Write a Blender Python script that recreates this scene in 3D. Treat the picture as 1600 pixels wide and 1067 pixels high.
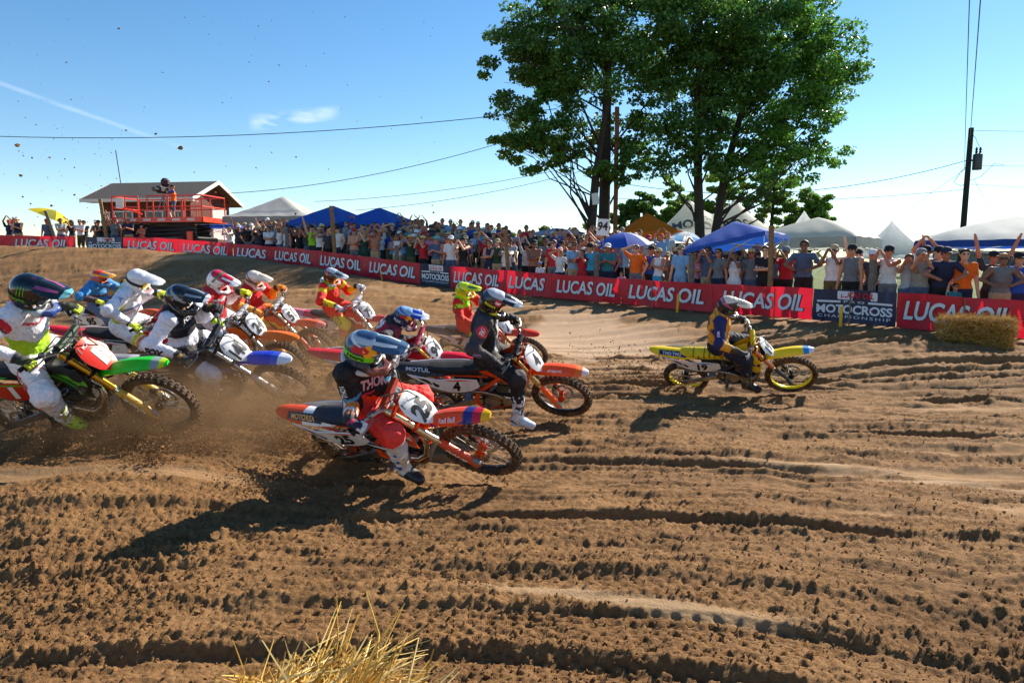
import bpy, bmesh, math, random
import numpy as np
from mathutils import Vector, Matrix, Quaternion
from mathutils.bvhtree import BVHTree
from mathutils.geometry import delaunay_2d_cdt

for o in list(bpy.data.objects):
    bpy.data.objects.remove(o)
S = bpy.context.scene
COL = S.collection
R = math.radians

# ---------------------------------------------------------------- camera, sky, sun, exposure
cam_d = bpy.data.cameras.new('camera')
cam = bpy.data.objects.new('camera', cam_d)
COL.objects.link(cam)
cam.location = (0, 0, 1.75)
cam.rotation_euler = (R(90 - 6.44), 0, 0)
cam_d.sensor_width = 36
cam_d.lens = 24
cam_d.clip_start = 0.05
cam_d.clip_end = 6000
S.camera = cam

SUN_AZ, SUN_EL = 46.0, 35.5          # azimuth from +Y towards +X
world = bpy.data.worlds.new('World')
S.world = world
world.use_nodes = True
wn, wl = world.node_tree.nodes, world.node_tree.links
wn.clear()
w_out = wn.new('ShaderNodeOutputWorld')
w_bg = wn.new('ShaderNodeBackground')
sky = wn.new('ShaderNodeTexSky')
sky.sky_type = 'NISHITA'
sky.sun_disc = False
sky.sun_elevation = R(SUN_EL)
sky.sun_rotation = R(SUN_AZ)
sky.altitude = 200
sky.air_density = 1.0
sky.dust_density = 0.05
sky.ozone_density = 1.8
w_bg.inputs['Strength'].default_value = 0.080
# thin cirrus: a short contrail and one small cloud, fixed in the sky by direction
geo = wn.new('ShaderNodeTexCoord')


def wmath(op, a, b=None, c=None):
    n = wn.new('ShaderNodeMath')
    n.operation = op
    for i, v in enumerate((a, b, c)):
        if v is None:
            continue
        if isinstance(v, (int, float)):
            n.inputs[i].default_value = v
        else:
            wl.new(v, n.inputs[i])
    return n.outputs[0]


sep = wn.new('ShaderNodeSeparateXYZ')
wl.new(geo.outputs['Generated'], sep.inputs[0])
az = wmath('ARCTAN2', sep.outputs[0], sep.outputs[1])
el = wmath('ARCSINE', sep.outputs[2])
cn = wn.new('ShaderNodeTexNoise')
cn.inputs['Scale'].default_value = 22
cn.inputs['Detail'].default_value = 6
mp = wn.new('ShaderNodeMapping')
mp.inputs['Scale'].default_value = (1, 1, 3.0)
wl.new(geo.outputs['Generated'], mp.inputs[0])
wl.new(mp.outputs[0], cn.inputs['Vector'])
noise_c = cn.outputs[0]


def streak(az0, el0, half, thick, slope, strength):
    u = wmath('SUBTRACT', az, az0)
    v = wmath('SUBTRACT', wmath('SUBTRACT', el, el0), wmath('MULTIPLY', u, slope))
    a = wmath('SUBTRACT', 1, wmath('POWER', wmath('ABSOLUTE', wmath('DIVIDE', u, half)), 2.0))
    b = wmath('SUBTRACT', 1, wmath('POWER', wmath('ABSOLUTE', wmath('DIVIDE', v, thick)), 2.0))
    m = wmath('MULTIPLY', wmath('MAXIMUM', a, 0), wmath('MAXIMUM', b, 0))
    nn = wmath('MAXIMUM', wmath('MULTIPLY', wmath('SUBTRACT', noise_c, 0.34), 2.6), 0)
    return wmath('MULTIPLY', wmath('MULTIPLY', m, nn), strength)


clouds = wmath('ADD', streak(-0.557, 0.183, 0.14, 0.0035, -0.29, 0.2), streak(-0.298, 0.196, 0.06, 0.011, 0.16, 0.6))
clouds = wmath('ADD', clouds, streak(-0.335, 0.188, 0.025, 0.012, 0.1, 0.5))
cmix = wn.new('ShaderNodeMixRGB')
wl.new(clouds, cmix.inputs[0])
sky_sat = wn.new('ShaderNodeHueSaturation')
sky_sat.inputs['Hue'].default_value = 0.498
sky_sat.inputs['Saturation'].default_value = 1.26
wl.new(sky.outputs[0], sky_sat.inputs['Color'])
wl.new(sky_sat.outputs[0], cmix.inputs[1])
cmix.inputs[2].default_value = (8.5, 8.8, 9.2, 1)
wl.new(cmix.outputs[0], w_bg.inputs['Color'])
wl.new(w_bg.outputs[0], w_out.inputs[0])

sun_d = bpy.data.lights.new('sun', 'SUN')
sun_d.energy = 5.0
sun_d.angle = R(0.53)
sun_d.color = (1.0, 0.90, 0.76)
sun = bpy.data.objects.new('sun', sun_d)
COL.objects.link(sun)
TO_SUN = Vector((math.sin(R(SUN_AZ)) * math.cos(R(SUN_EL)), math.cos(R(SUN_AZ)) * math.cos(R(SUN_EL)), math.sin(R(SUN_EL))))
sun.rotation_euler = (-TO_SUN).to_track_quat('-Z', 'Y').to_euler()
sun.location = (0, 0, 40)

S.view_settings.view_transform = 'Standard'
S.view_settings.look = 'None'
S.view_settings.exposure = 1.08
S.view_settings.gamma = 1
S.view_settings.use_curve_mapping = False

# ---------------------------------------------------------------- materials
MATS = {}


def lin(c):
    """sRGB hex or tuple -> linear rgba"""
    if isinstance(c, str):
        c = [int(c[i:i + 2], 16) / 255 for i in (0, 2, 4)]
    return tuple((x / 12.92 if x <= .04045 else ((x + .055) / 1.055) ** 2.4) for x in c[:3]) + (1,)


def mat(key, col=None, rough=.5, metal=0., vary=.12, scale=9., bump=0., bscale=60., dirt=0., spec=None, coat=0., trans=0., attr=None, sheen=0.):
    """Procedural material: base colour broken up by noise, optional dirt speckle, relief and vertex colour source."""
    if key in MATS:
        return MATS[key]
    m = bpy.data.materials.new(key)
    MATS[key] = m
    m.use_nodes = True
    n, l = m.node_tree.nodes, m.node_tree.links
    p = n['Principled BSDF']
    out = n['Material Output']
    tc = n.new('ShaderNodeTexCoord')
    nz = n.new('ShaderNodeTexNoise')
    nz.inputs['Scale'].default_value = scale
    nz.inputs['Detail'].default_value = 5
    l.new(tc.outputs['Object'], nz.inputs['Vector'])
    mr = n.new('ShaderNodeMapRange')
    mr.inputs['To Min'].default_value = 1 - vary
    mr.inputs['To Max'].default_value = 1 + vary
    mr.inputs['From Min'].default_value = .3
    mr.inputs['From Max'].default_value = .7
    l.new(nz.outputs[0], mr.inputs[0])
    mul = n.new('ShaderNodeVectorMath')
    mul.operation = 'SCALE'
    if attr:
        at = n.new('ShaderNodeAttribute')
        at.attribute_name = attr
        l.new(at.outputs['Color'], mul.inputs[0])
    else:
        c = lin(col)
        mul.inputs[0].default_value = c[:3]
    l.new(mr.outputs[0], mul.inputs['Scale'])
    src = mul.outputs[0]
    rough_src = None
    if dirt > 0:
        dn = n.new('ShaderNodeTexNoise')
        dn.inputs['Scale'].default_value = 14
        dn.inputs['Detail'].default_value = 9
        dn.inputs['Roughness'].default_value = .75
        l.new(tc.outputs['Object'], dn.inputs['Vector'])
        dr = n.new('ShaderNodeMapRange')
        dr.inputs['From Min'].default_value = .62 - .25 * dirt
        dr.inputs['From Max'].default_value = .80 - .2 * dirt
        dr.inputs['To Max'].default_value = min(1., .5 + dirt * .5)
        l.new(dn.outputs[0], dr.inputs[0])
        mx = n.new('ShaderNodeMixRGB')
        l.new(dr.outputs[0], mx.inputs[0])
        l.new(src, mx.inputs[1])
        mx.inputs[2].default_value = (.17, .095, .045, 1)
        src = mx.outputs[0]
        rr = n.new('ShaderNodeMapRange')
        rr.inputs['To Min'].default_value = rough
        rr.inputs['To Max'].default_value = .9
        l.new(dr.outputs[0], rr.inputs[0])
        rough_src = rr.outputs[0]
    l.new(src, p.inputs['Base Color'])
    if rough_src:
        l.new(rough_src, p.inputs['Roughness'])
    else:
        p.inputs['Roughness'].default_value = rough
    p.inputs['Metallic'].default_value = metal
    if spec is not None:
        p.inputs['Specular IOR Level'].default_value = spec
    if coat:
        p.inputs['Coat Weight'].default_value = coat
        p.inputs['Coat Roughness'].default_value = .08
    if sheen:
        p.inputs['Sheen Weight'].default_value = sheen
    if bump:
        bn = n.new('ShaderNodeTexNoise')
        bn.inputs['Scale'].default_value = bscale
        bn.inputs['Detail'].default_value = 6
        l.new(tc.outputs['Object'], bn.inputs['Vector'])
        b = n.new('ShaderNodeBump')
        b.inputs['Strength'].default_value = bump
        b.inputs['Distance'].default_value = .02
        l.new(bn.outputs[0], b.inputs['Height'])
        l.new(b.outputs[0], p.inputs['Normal'])
    if trans:
        t = n.new('ShaderNodeBsdfTranslucent')
        l.new(src, t.inputs['Color'])
        ms = n.new('ShaderNodeMixShader')
        ms.inputs[0].default_value = trans
        l.new(p.outputs[0], ms.inputs[1])
        l.new(t.outputs[0], ms.inputs[2])
        l.new(ms.outputs[0], out.inputs[0])
    return m


# ---------------------------------------------------------------- object helpers
def tag(o, label=None, cat=None, group=None, kind=None):
    for k, v in (('label', label), ('category', cat), ('group', group), ('kind', kind)):
        if v:
            o[k] = v
    return o


def empty(name, mtx=None, label=None, cat=None, group=None):
    o = bpy.data.objects.new(name, None)
    COL.objects.link(o)
    o.empty_display_size = .2
    if mtx is not None:
        o.matrix_world = mtx
    return tag(o, label, cat, group)


def link(name, me, parent=None, mtx=None):
    o = bpy.data.objects.new(name, me)
    COL.objects.link(o)
    if parent is not None:
        o.parent = parent
    if mtx is not None:
        o.matrix_local = mtx
    return o


def rigid(loc, yaw=0, roll=0, pitch=0):
    """yaw about z, then pitch about y (nose up positive), roll about x (top towards -y positive)"""
    return Matrix.Translation(Vector(loc)) @ Matrix.Rotation(yaw, 4, 'Z') @ Matrix.Rotation(-pitch, 4, 'Y') @ Matrix.Rotation(roll, 4, 'X')


def np_mesh(name, V, F, mats=(), midx=None, smooth=True, sharp=None, color=None, attrs=None):
    """F: (n,k) int array (all same k)"""
    V = np.asarray(V, np.float32)
    F = np.asarray(F, np.int32)
    me = bpy.data.meshes.new(name)
    k = F.shape[1]
    me.vertices.add(len(V))
    me.vertices.foreach_set('co', V.ravel())
    me.loops.add(F.size)
    me.loops.foreach_set('vertex_index', F.ravel())
    me.polygons.add(len(F))
    me.polygons.foreach_set('loop_start', np.arange(0, F.size, k, dtype=np.int32))
    if midx is not None:
        me.polygons.foreach_set('material_index', np.asarray(midx, np.int32))
    me.update(calc_edges=True)
    if smooth:
        me.polygons.foreach_set('use_smooth', np.ones(len(F), bool))
        if sharp:
            me.set_sharp_from_angle(angle=R(sharp))
    else:
        me.polygons.foreach_set('use_smooth', np.zeros(len(F), bool))
    for m in mats:
        me.materials.append(m)
    if color is not None:
        a = me.attributes.new('col', 'FLOAT_COLOR', 'POINT')
        c = np.ones((len(V), 4), np.float32)
        c[:, :3] = color
        a.data.foreach_set('color', c.ravel())
    for kx, vx in (attrs or {}).items():
        a = me.attributes.new(kx, 'FLOAT', 'POINT')
        a.data.foreach_set('value', np.asarray(vx, np.float32))
    return me


class MB:
    """collects shapes; build() links ONE mesh object"""

    def __init__(s):
        s.v, s.f, s.m = [], [], []

    def add(s, V, F, m=0):
        o = len(s.v)
        s.v += [tuple(map(float, p)) for p in V]
        for f in F:
            s.f.append([int(i) + o for i in f])
            s.m.append(m)
        return s

    def xform(s, M):
        s.v = [tuple(M @ Vector(p)) for p in s.v]
        return s

    def box(s, c, size, rot=None, m=0, taper=1.0, bev=0.):
        x, y, z = [d / 2 for d in size]
        if bev:
            # chamfered box : 24 verts
            b = min(bev, x * .9, y * .9, z * .9)
            P = []
            for sx in (-1, 1):
                for sy in (-1, 1):
                    for sz in (-1, 1):
                        P += [(sx * x, sy * (y - b), sz * (z - b)), (sx * (x - b), sy * y, sz * (z - b)), (sx * (x - b), sy * (y - b), sz * z)]
            bm = bmesh.new()
            for p in P:
                bm.verts.new(p)
            r = bmesh.ops.convex_hull(bm, input=bm.verts)
            bm.verts.index_update()
            V = [v.co.copy() for v in bm.verts]
            F = [[v.index for v in f.verts] for f in bm.faces]
            bm.free()
            V = [Vector((p.x * (1 if p.z < 0 else taper), p.y * (1 if p.z < 0 else taper), p.z)) for p in V]
        else:
            V = [Vector((sx * x * (taper if sz > 0 else 1), sy * y * (taper if sz > 0 else 1), sz * z)) for sz in (-1, 1) for sy in (-1, 1) for sx in (-1, 1)]
            F = [(0, 2, 3, 1), (4, 5, 7, 6), (0, 1, 5, 4), (2, 6, 7, 3), (0, 4, 6, 2), (1, 3, 7, 5)]
        if rot is not None:
            V = [rot @ p for p in V]
        c = Vector(c)
        return s.add([p + c for p in V], F, m)

    def tube(s, pts, r, n=8, m=0, caps=True, closed=False, flat=None):
        pts = [Vector(p) for p in pts]
        k = len(pts)
        rr = r if isinstance(r, (list, tuple)) else [r] * k
        V, F = [], []
        up = None
        for i, p in enumerate(pts):
            if closed:
                t = pts[(i + 1) % k] - pts[i - 1]
            else:
                t = pts[min(i + 1, k - 1)] - pts[max(i - 1, 0)]
            t = t.normalized() if t.length > 1e-9 else Vector((0, 0, 1))
            if up is None:
                up = t.orthogonal().normalized()
            up = (up - t * up.dot(t))
            up = up.normalized() if up.length > 1e-6 else t.orthogonal().normalized()
            sd = t.cross(up)
            for j in range(n):
                a = 2 * math.pi * (j + .5) / n
                V.append(p + (up * math.cos(a) + sd * math.sin(a)) * rr[i])
        for i in range(k if closed else k - 1):
            i2 = (i + 1) % k
            for j in range(n):
                F.append((i * n + j, i * n + (j + 1) % n, i2 * n + (j + 1) % n, i2 * n + j))
        if caps and not closed:
            F.append(tuple(range(n))[::-1])
            F.append(tuple(range((k - 1) * n, k * n)))
        return s.add(V, F, m)

    def lathe(s, prof, c=(0, 0, 0), axis=(0, 1, 0), n=24, m=0, closed=False):
        """prof: (radius, height along axis)"""
        ax = Vector(axis).normalized()
        u = ax.orthogonal().normalized()
        w = ax.cross(u)
        c = Vector(c)
        k = len(prof)
        V = [c + ax * h + (u * math.cos(2 * math.pi * j / n) + w * math.sin(2 * math.pi * j / n)) * r for (r, h) in prof for j in range(n)]
        F = []
        for i in range(k if closed else k - 1):
            i2 = (i + 1) % k
            for j in range(n):
                F.append((i * n + j, i * n + (j + 1) % n, i2 * n + (j + 1) % n, i2 * n + j))
        return s.add(V, F, m)

    def loft(s, rings, m=0, caps=True, closed_ring=True):
        k, n = len(rings), len(rings[0])
        V = [p for r in rings for p in r]
        F = []
        for i in range(k - 1):
            for j in range(n if closed_ring else n - 1):
                F.append((i * n + j, i * n + (j + 1) % n, (i + 1) * n + (j + 1) % n, (i + 1) * n + j))
        if caps and closed_ring:
            F.append(tuple(range(n))[::-1])
            F.append(tuple(range((k - 1) * n, k * n)))
        return s.add(V, F, m)

    def panel(s, outline, fn, thick=.006, grid=.05, m=0, back=None):
        """outline 2D polygon lifted to 3D by fn(u,v); shell of given thickness along the surface normal"""
        V2, T, loop = tri2d(outline, grid)
        e = 1e-3
        top, bot = [], []
        for (u, v) in V2:
            p = Vector(fn(u, v))
            nn = (Vector(fn(u + e, v)) - p).cross(Vector(fn(u, v + e)) - p).normalized()
            top.append(p + nn * thick / 2)
            bot.append(p - nn * thick / 2)
        k = len(V2)
        s.add(top + bot, [t for t in T] + [tuple(i + k for i in t[::-1]) for t in T], m)
        L = len(loop)
        V = [top[i] for i in loop] + [bot[i] for i in loop]
        s.add(V, [(j, j + L, (j + 1) % L + L, (j + 1) % L) for j in range(L)], m)
        return s

    def mesh(s, name, mats, sharp=35):
        me = bpy.data.meshes.new(name)
        me.from_pydata(s.v, [], s.f)
        for mm in (mats if isinstance(mats, (list, tuple)) else [mats]):
            me.materials.append(mm)
        me.polygons.foreach_set('material_index', s.m)
        me.polygons.foreach_set('use_smooth', [True] * len(s.f))
        me.update()
        me.set_sharp_from_angle(angle=R(sharp))
        return me

    def build(s, name, mats, parent=None, mtx=None, sharp=35):
        return link(name, s.mesh(name, mats, sharp), parent, mtx)


def tri2d(outline, grid):
    """triangulate a polygon with interior points"""
    pts = [Vector(p[:2]) for p in outline]
    k = len(pts)
    fine = []
    for i in range(k):
        a, b = pts[i], pts[(i + 1) % k]
        nseg = max(1, int((b - a).length / grid))
        for j in range(nseg):
            fine.append(a.lerp(b, j / nseg))
    xs = [p.x for p in fine]
    ys = [p.y for p in fine]
    inner = []
    y = min(ys) + grid * .5
    while y < max(ys):
        x = min(xs) + grid * .5
        while x < max(xs):
            q = Vector((x, y))
            ins = False
            dmin = 9
            for i in range(len(fine)):
                a, b = fine[i], fine[(i + 1) % len(fine)]
                if (a.y > y) != (b.y > y) and x < (b.x - a.x) * (y - a.y) / (b.y - a.y) + a.x:
                    ins = not ins
                dmin = min(dmin, (a - q).length)
            if ins and dmin > grid * .45:
                inner.append(q)
            x += grid
        y += grid
    n = len(fine)
    V, E, F, ov, oe, of = delaunay_2d_cdt(fine + inner, [(i, (i + 1) % n) for i in range(n)], [], 1, 1e-5)
    area = sum(fine[i].x * fine[(i + 1) % n].y - fine[(i + 1) % n].x * fine[i].y for i in range(n))
    T = []
    for f in F:
        a, b, c = (V[i] for i in f[:3])
        T.append(tuple(f) if (b - a).cross(c - a) > 0 else tuple(f[::-1]))
    # boundary loop in output indexing
    inv = {}
    for i, lst in enumerate(ov):
        for q in lst:
            inv[q] = i
    loop = [inv[i] for i in range(n)]
    if area < 0:
        loop = loop[::-1]
    return [(v.x, v.y) for v in V], T, loop


# ---------------------------------------------------------------- lettering
_TXT = {}


def text2d(s, bold=.02, shear=0., space=1.0, res=3):
    key = (s, bold, shear, space, res)
    if key in _TXT:
        return _TXT[key]
    cu = bpy.data.curves.new('lettering', 'FONT')
    cu.body = s
    cu.size = 1
    cu.offset = bold
    cu.shear = shear
    cu.space_character = space
    cu.resolution_u = res
    cu.fill_mode = 'FRONT'
    o = bpy.data.objects.new('lettering', cu)
    COL.objects.link(o)
    dg = bpy.context.evaluated_depsgraph_get()
    me = o.evaluated_get(dg).to_mesh()
    me.calc_loop_triangles()
    V = np.array([v.co[:2] for v in me.vertices])
    T = [tuple(t.vertices) for t in me.loop_triangles]
    o.evaluated_get(dg).to_mesh_clear()
    bpy.data.objects.remove(o)
    bpy.data.curves.remove(cu)
    lo, hi = V.min(0), V.max(0)
    V = (V - (lo + hi) / 2) / (hi[1] - lo[1])
    # orient all triangles counter-clockwise
    T = [t if np.cross(V[t[1]] - V[t[0]], V[t[2]] - V[t[0]]) > 0 else t[::-1] for t in T]
    _TXT[key] = (V, T, (hi[0] - lo[0]) / (hi[1] - lo[1]))
    return _TXT[key]


def put_text(mb, s, fn, h, w=None, cu=0, cv=0, m=0, rot=0, **kw):
    """lay text of height h (optionally squeezed to width w) at (cu,cv) in a surface's (u,v) and lift it by fn"""
    V, T, asp = text2d(s, **kw)
    sx = h if w is None else w / asp
    c, sn = math.cos(rot), math.sin(rot)
    P = []
    for (x, y) in V:
        x, y = x * sx, y * h
        P.append(fn(cu + x * c - y * sn, cv + x * sn + y * c))
    mb.add(P, T, m)


def put_shape(mb, pts, fn, m=0):
    """flat polygon laid on a surface"""
    V2, T, loop = tri2d(pts, 10)
    mb.add([fn(u, v) for u, v in V2], T, m)


# ---------------------------------------------------------------- noise
def _hash(ix, iy, seed):
    h = (ix.astype(np.uint32) * np.uint32(374761393) + iy.astype(np.uint32) * np.uint32(668265263) + np.uint32((seed * 974711 + 12345) & 0xffffffff))
    h = (h ^ (h >> np.uint32(13))) * np.uint32(1274126177)
    h = h ^ (h >> np.uint32(16))
    return (h & np.uint32(0xffffff)).astype(np.float32) / np.float32(0xffffff)


def vnoise(x, y, seed=0):
    ix, iy = np.floor(x).astype(np.int64), np.floor(y).astype(np.int64)
    fx, fy = (x - ix).astype(np.float32), (y - iy).astype(np.float32)
    ux, uy = fx * fx * fx * (fx * (fx * 6 - 15) + 10), fy * fy * fy * (fy * (fy * 6 - 15) + 10)
    a, b = _hash(ix, iy, seed), _hash(ix + 1, iy, seed)
    c, d = _hash(ix, iy + 1, seed), _hash(ix + 1, iy + 1, seed)
    return ((a + (b - a) * ux) * (1 - uy) + (c + (d - c) * ux) * uy) * 2 - 1


def fbm(x, y, o=4, seed=0, gain=.5):
    r, a = 0, 1.
    for i in range(o):
        r = r + a * vnoise(x * 2 ** i + i * 17.3, y * 2 ** i - i * 9.1, seed + i)
        a *= gain
    return r


def worley_bumps(x, y, cell, seed, rmin=.35, rmax=.75, keep=.7):
    """rounded lumps of random size in jittered cells; returns the lump height (0..1)"""
    X, Y = x / cell, y / cell
    ix, iy = np.floor(X).astype(np.int64), np.floor(Y).astype(np.int64)
    best = np.zeros(x.shape, np.float32)
    for dx in (-1, 0, 1):
        for dy in (-1, 0, 1):
            jx, jy = ix + dx, iy + dy
            px = jx + _hash(jx, jy, seed)
            py = jy + _hash(jx, jy, seed + 1)
            rr = rmin + (rmax - rmin) * _hash(jx, jy, seed + 2) ** 2
            ok = _hash(jx, jy, seed + 3) < keep
            d2 = ((X - px) ** 2 + (Y - py) ** 2) / (rr * rr)
            hh = np.where(ok, np.sqrt(np.maximum(1 - d2, 0)) * rr, 0)
            best = np.maximum(best, hh)
    return best.astype(np.float32)


def sstep(a, b, x):
    t = np.clip((x - a) / (b - a), 0, 1)
    return t * t * (3 - 2 * t)


# ---------------------------------------------------------------- signed-distance bodies
class Body:
    """smooth union of tapered capsules, meshed as one continuous surface"""

    def __init__(s):
        s.p = []

    def cap(s, a, b, ra, rb, part, k=.03, flat=None, cut=False):
        s.p.append(dict(a=np.array(a, float), b=np.array(b, float), ra=ra, rb=rb, part=part, k=k, flat=flat, cut=cut))
        return s

    def ell(s, c, w, sx, r, part, k=.03):
        return s.cap(c, c, r, r, part, k, (w, sx))

    @staticmethod
    def dist(P, pr):
        ba = pr['b'] - pr['a']
        L = float(ba @ ba)
        pa = P - pr['a']
        if L < 1e-10:
            t = np.zeros(P.shape[:-1])
            q = pa
        else:
            t = np.clip(pa @ ba / L, 0, 1)
            q = pa - t[..., None] * ba
        fl = pr['flat']
        if fl is not None:
            for (w, sc) in (fl if isinstance(fl, list) else [fl]):
                w = np.array(w, float)
                c = q @ w
                q = q + ((1 / sc - 1) * c)[..., None] * w
        return np.sqrt((q * q).sum(-1)) - (pr['ra'] + (pr['rb'] - pr['ra']) * t), t

    @staticmethod
    def blend(F, d, pr):
        k = pr['k']
        if pr['cut']:
            h = np.maximum(k - np.abs(F + d), 0) / k
            return np.maximum(F, -d) + h * h * k * .25
        h = np.maximum(k - np.abs(F - d), 0) / k
        return np.minimum(F, d) - h * h * k * .25

    def field(s, P):
        F = np.full(P.shape[:-1], 1.0)
        for pr in s.p:
            F = s.blend(F, s.dist(P, pr)[0], pr)
        return F

    def mesh(s, h, disp=None):
        lo, hi = [], []
        ext = []
        for pr in s.p:
            r = max(pr['ra'], pr['rb'])
            if pr['flat'] is not None:
                fl = pr['flat'] if isinstance(pr['flat'], list) else [pr['flat']]
                r *= max(1, max(x[1] for x in fl))
            l_, h_ = np.minimum(pr['a'], pr['b']) - r, np.maximum(pr['a'], pr['b']) + r
            ext.append((l_, h_))
            if not pr['cut']:
                lo.append(l_)
                hi.append(h_)
        lo = np.min(lo, 0) - 2.5 * h
        hi = np.max(hi, 0) + 2.5 * h
        n = np.ceil((hi - lo) / h).astype(int) + 1
        F = np.full(n, 1.0, np.float32)
        axs = [lo[i] + h * np.arange(n[i]) for i in range(3)]
        for pr, (l_, h_) in zip(s.p, ext):
            pad = pr['k'] + 2 * h
            i0 = np.maximum(np.floor((l_ - pad - lo) / h).astype(int), 0)
            i1 = np.minimum(np.ceil((h_ + pad - lo) / h).astype(int) + 1, n)
            if (i1 <= i0).any():
                continue
            sl = tuple(slice(i0[i], i1[i]) for i in range(3))
            P = np.stack(np.meshgrid(*[axs[i][sl[i]] for i in range(3)], indexing='ij'), -1)
            F[sl] = s.blend(F[sl], s.dist(P, pr)[0], pr)
        V, Q = surface_nets(F, lo, h)
        e = h * .25
        for it in range(2):
            f0 = s.field(V)
            g = np.stack([s.field(V + np.eye(3)[i] * e) - f0 for i in range(3)], -1) / e
            gl = np.maximum(np.sqrt((g * g).sum(-1)), .3)
            V = V - g / gl[:, None] * np.clip(f0 / gl, -h * .6, h * .6)[:, None]
        s.V, s.Q = V, Q
        s.N = g / np.maximum(np.sqrt((g * g).sum(-1)), 1e-6)[:, None]
        D = np.stack([s.dist(V, pr)[0] if not pr['cut'] else np.full(len(V), 9.) for pr in s.p])
        s.near = D.argmin(0)
        s.part = np.array([pr['part'] for pr in s.p])[s.near]
        s.t = np.stack([s.dist(V, pr)[1] for pr in s.p])[s.near, np.arange(len(V))]
        if disp is not None:
            s.V = s.V + s.N * disp(s)[:, None]
        return s


def surface_nets(F, lo, h):
    S_ = F < 0
    nx, ny, nz = F.shape
    cnt = np.zeros((nx - 1, ny - 1, nz - 1), np.int8)
    cor = [(i, j, k) for i in (0, 1) for j in (0, 1) for k in (0, 1)]
    for (i, j, k) in cor:
        cnt += S_[i:nx - 1 + i, j:ny - 1 + j, k:nz - 1 + k]
    act = np.argwhere((cnt > 0) & (cnt < 8))
    ids = np.full(cnt.shape, -1, np.int32)
    ids[tuple(act.T)] = np.arange(len(act))
    acc = np.zeros((len(act), 3))
    num = np.zeros(len(act))
    for a in range(8):
        for b in range(a + 1, 8):
            ca, cb = np.array(cor[a]), np.array(cor[b])
            if np.abs(ca - cb).sum() != 1:
                continue
            fa, fb = F[tuple((act + ca).T)], F[tuple((act + cb).T)]
            m = (fa < 0) != (fb < 0)
            t = np.where(m, fa / np.where(m, fa - fb, 1), 0)
            acc += np.where(m[:, None], ca + (cb - ca) * t[:, None], 0)
            num += m
    V = lo + h * (act + acc / num[:, None])
    Q = []
    for ax in range(3):
        b, c = (ax + 1) % 3, (ax + 2) % 3
        s0 = [slice(None)] * 3
        s1 = [slice(None)] * 3
        s0[ax] = slice(0, -1)
        s1[ax] = slice(1, None)
        A, B = S_[tuple(s0)], S_[tuple(s1)]
        e = np.argwhere(A != B)
        ok = (e[:, b] > 0) & (e[:, c] > 0) & (e[:, b] < F.shape[b] - 1) & (e[:, c] < F.shape[c] - 1)
        e = e[ok]
        eb, ec = np.eye(3, dtype=int)[b], np.eye(3, dtype=int)[c]
        q = np.stack([ids[tuple((e - eb - ec).T)], ids[tuple((e - ec).T)], ids[tuple(e.T)], ids[tuple((e - eb).T)]], 1)
        fl = A[tuple(e.T)]
        q[~fl] = q[~fl][:, ::-1]
        Q.append(q)
    return V, np.concatenate(Q)


def ik(a, b, l1, l2, pole):
    """middle joint of a two-bone chain from a to b, bent towards pole direction"""
    a, b, pole = Vector(a), Vector(b), Vector(pole)
    d = b - a
    L = min(d.length, (l1 + l2) * .999)
    dn = d.normalized()
    x = (l1 * l1 - l2 * l2 + L * L) / (2 * L)
    hgt = math.sqrt(max(l1 * l1 - x * x, 0))
    pp = pole - dn * pole.dot(dn)
    pp.normalize()
    return a + dn * x + pp * hgt
# ---------------------------------------------------------------- terrain
FENCE = np.array([(13.8, 9.0, .20), (10.0, 13.3, .25), (8.15, 14.0, .39), (6.75, 16.4, .42), (4.85, 17.9, .48), (3.4, 19.7, .55), (1.25, 20.9, .68), (-.1, 22.3, .76), (-3.5, 23.9, 1.04), (-7.6, 27, 1.50),
                  (-10, 29.2, 1.71), (-16.5, 32, 2.20), (-22, 33.5, 2.32), (-25.5, 34, 2.40), (-34, 35, 2.45)])
FSEG = np.hypot(*(FENCE[1:, :2] - FENCE[:-1, :2]).T)
FCUM = np.concatenate([[0], np.cumsum(FSEG)])


def fence_coords(x, y):
    """signed distance to the fence (positive on the track side), distance along it, ground height at it"""
    best = np.full(x.shape, 1e9)
    sg = np.zeros(x.shape)
    uu = np.zeros(x.shape)
    zz = np.zeros(x.shape)
    for i in range(len(FENCE) - 1):
        a, b = FENCE[i, :2], FENCE[i + 1, :2]
        d = b - a
        L2 = d @ d
        t = np.clip(((x - a[0]) * d[0] + (y - a[1]) * d[1]) / L2, 0, 1)
        if i == 0:
            t = np.minimum(((x - a[0]) * d[0] + (y - a[1]) * d[1]) / L2, 1)
        if i == len(FENCE) - 2:
            t = np.maximum(((x - a[0]) * d[0] + (y - a[1]) * d[1]) / L2, 0)
        dx, dy = x - a[0] - t * d[0], y - a[1] - t * d[1]
        ds = dx * dx + dy * dy
        m = ds < best
        best = np.where(m, ds, best)
        cr = d[0] * (y - a[1]) - d[1] * (x - a[0])
        sg = np.where(m, np.sign(cr), sg)
        uu = np.where(m, FCUM[i] + np.clip(t, 0, 1) * FSEG[i], uu)
        zz = np.where(m, FENCE[i, 2] + np.clip(t, 0, 1) * (FENCE[i + 1, 2] - FENCE[i, 2]), zz)
    return np.sqrt(best) * sg, uu, zz


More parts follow.
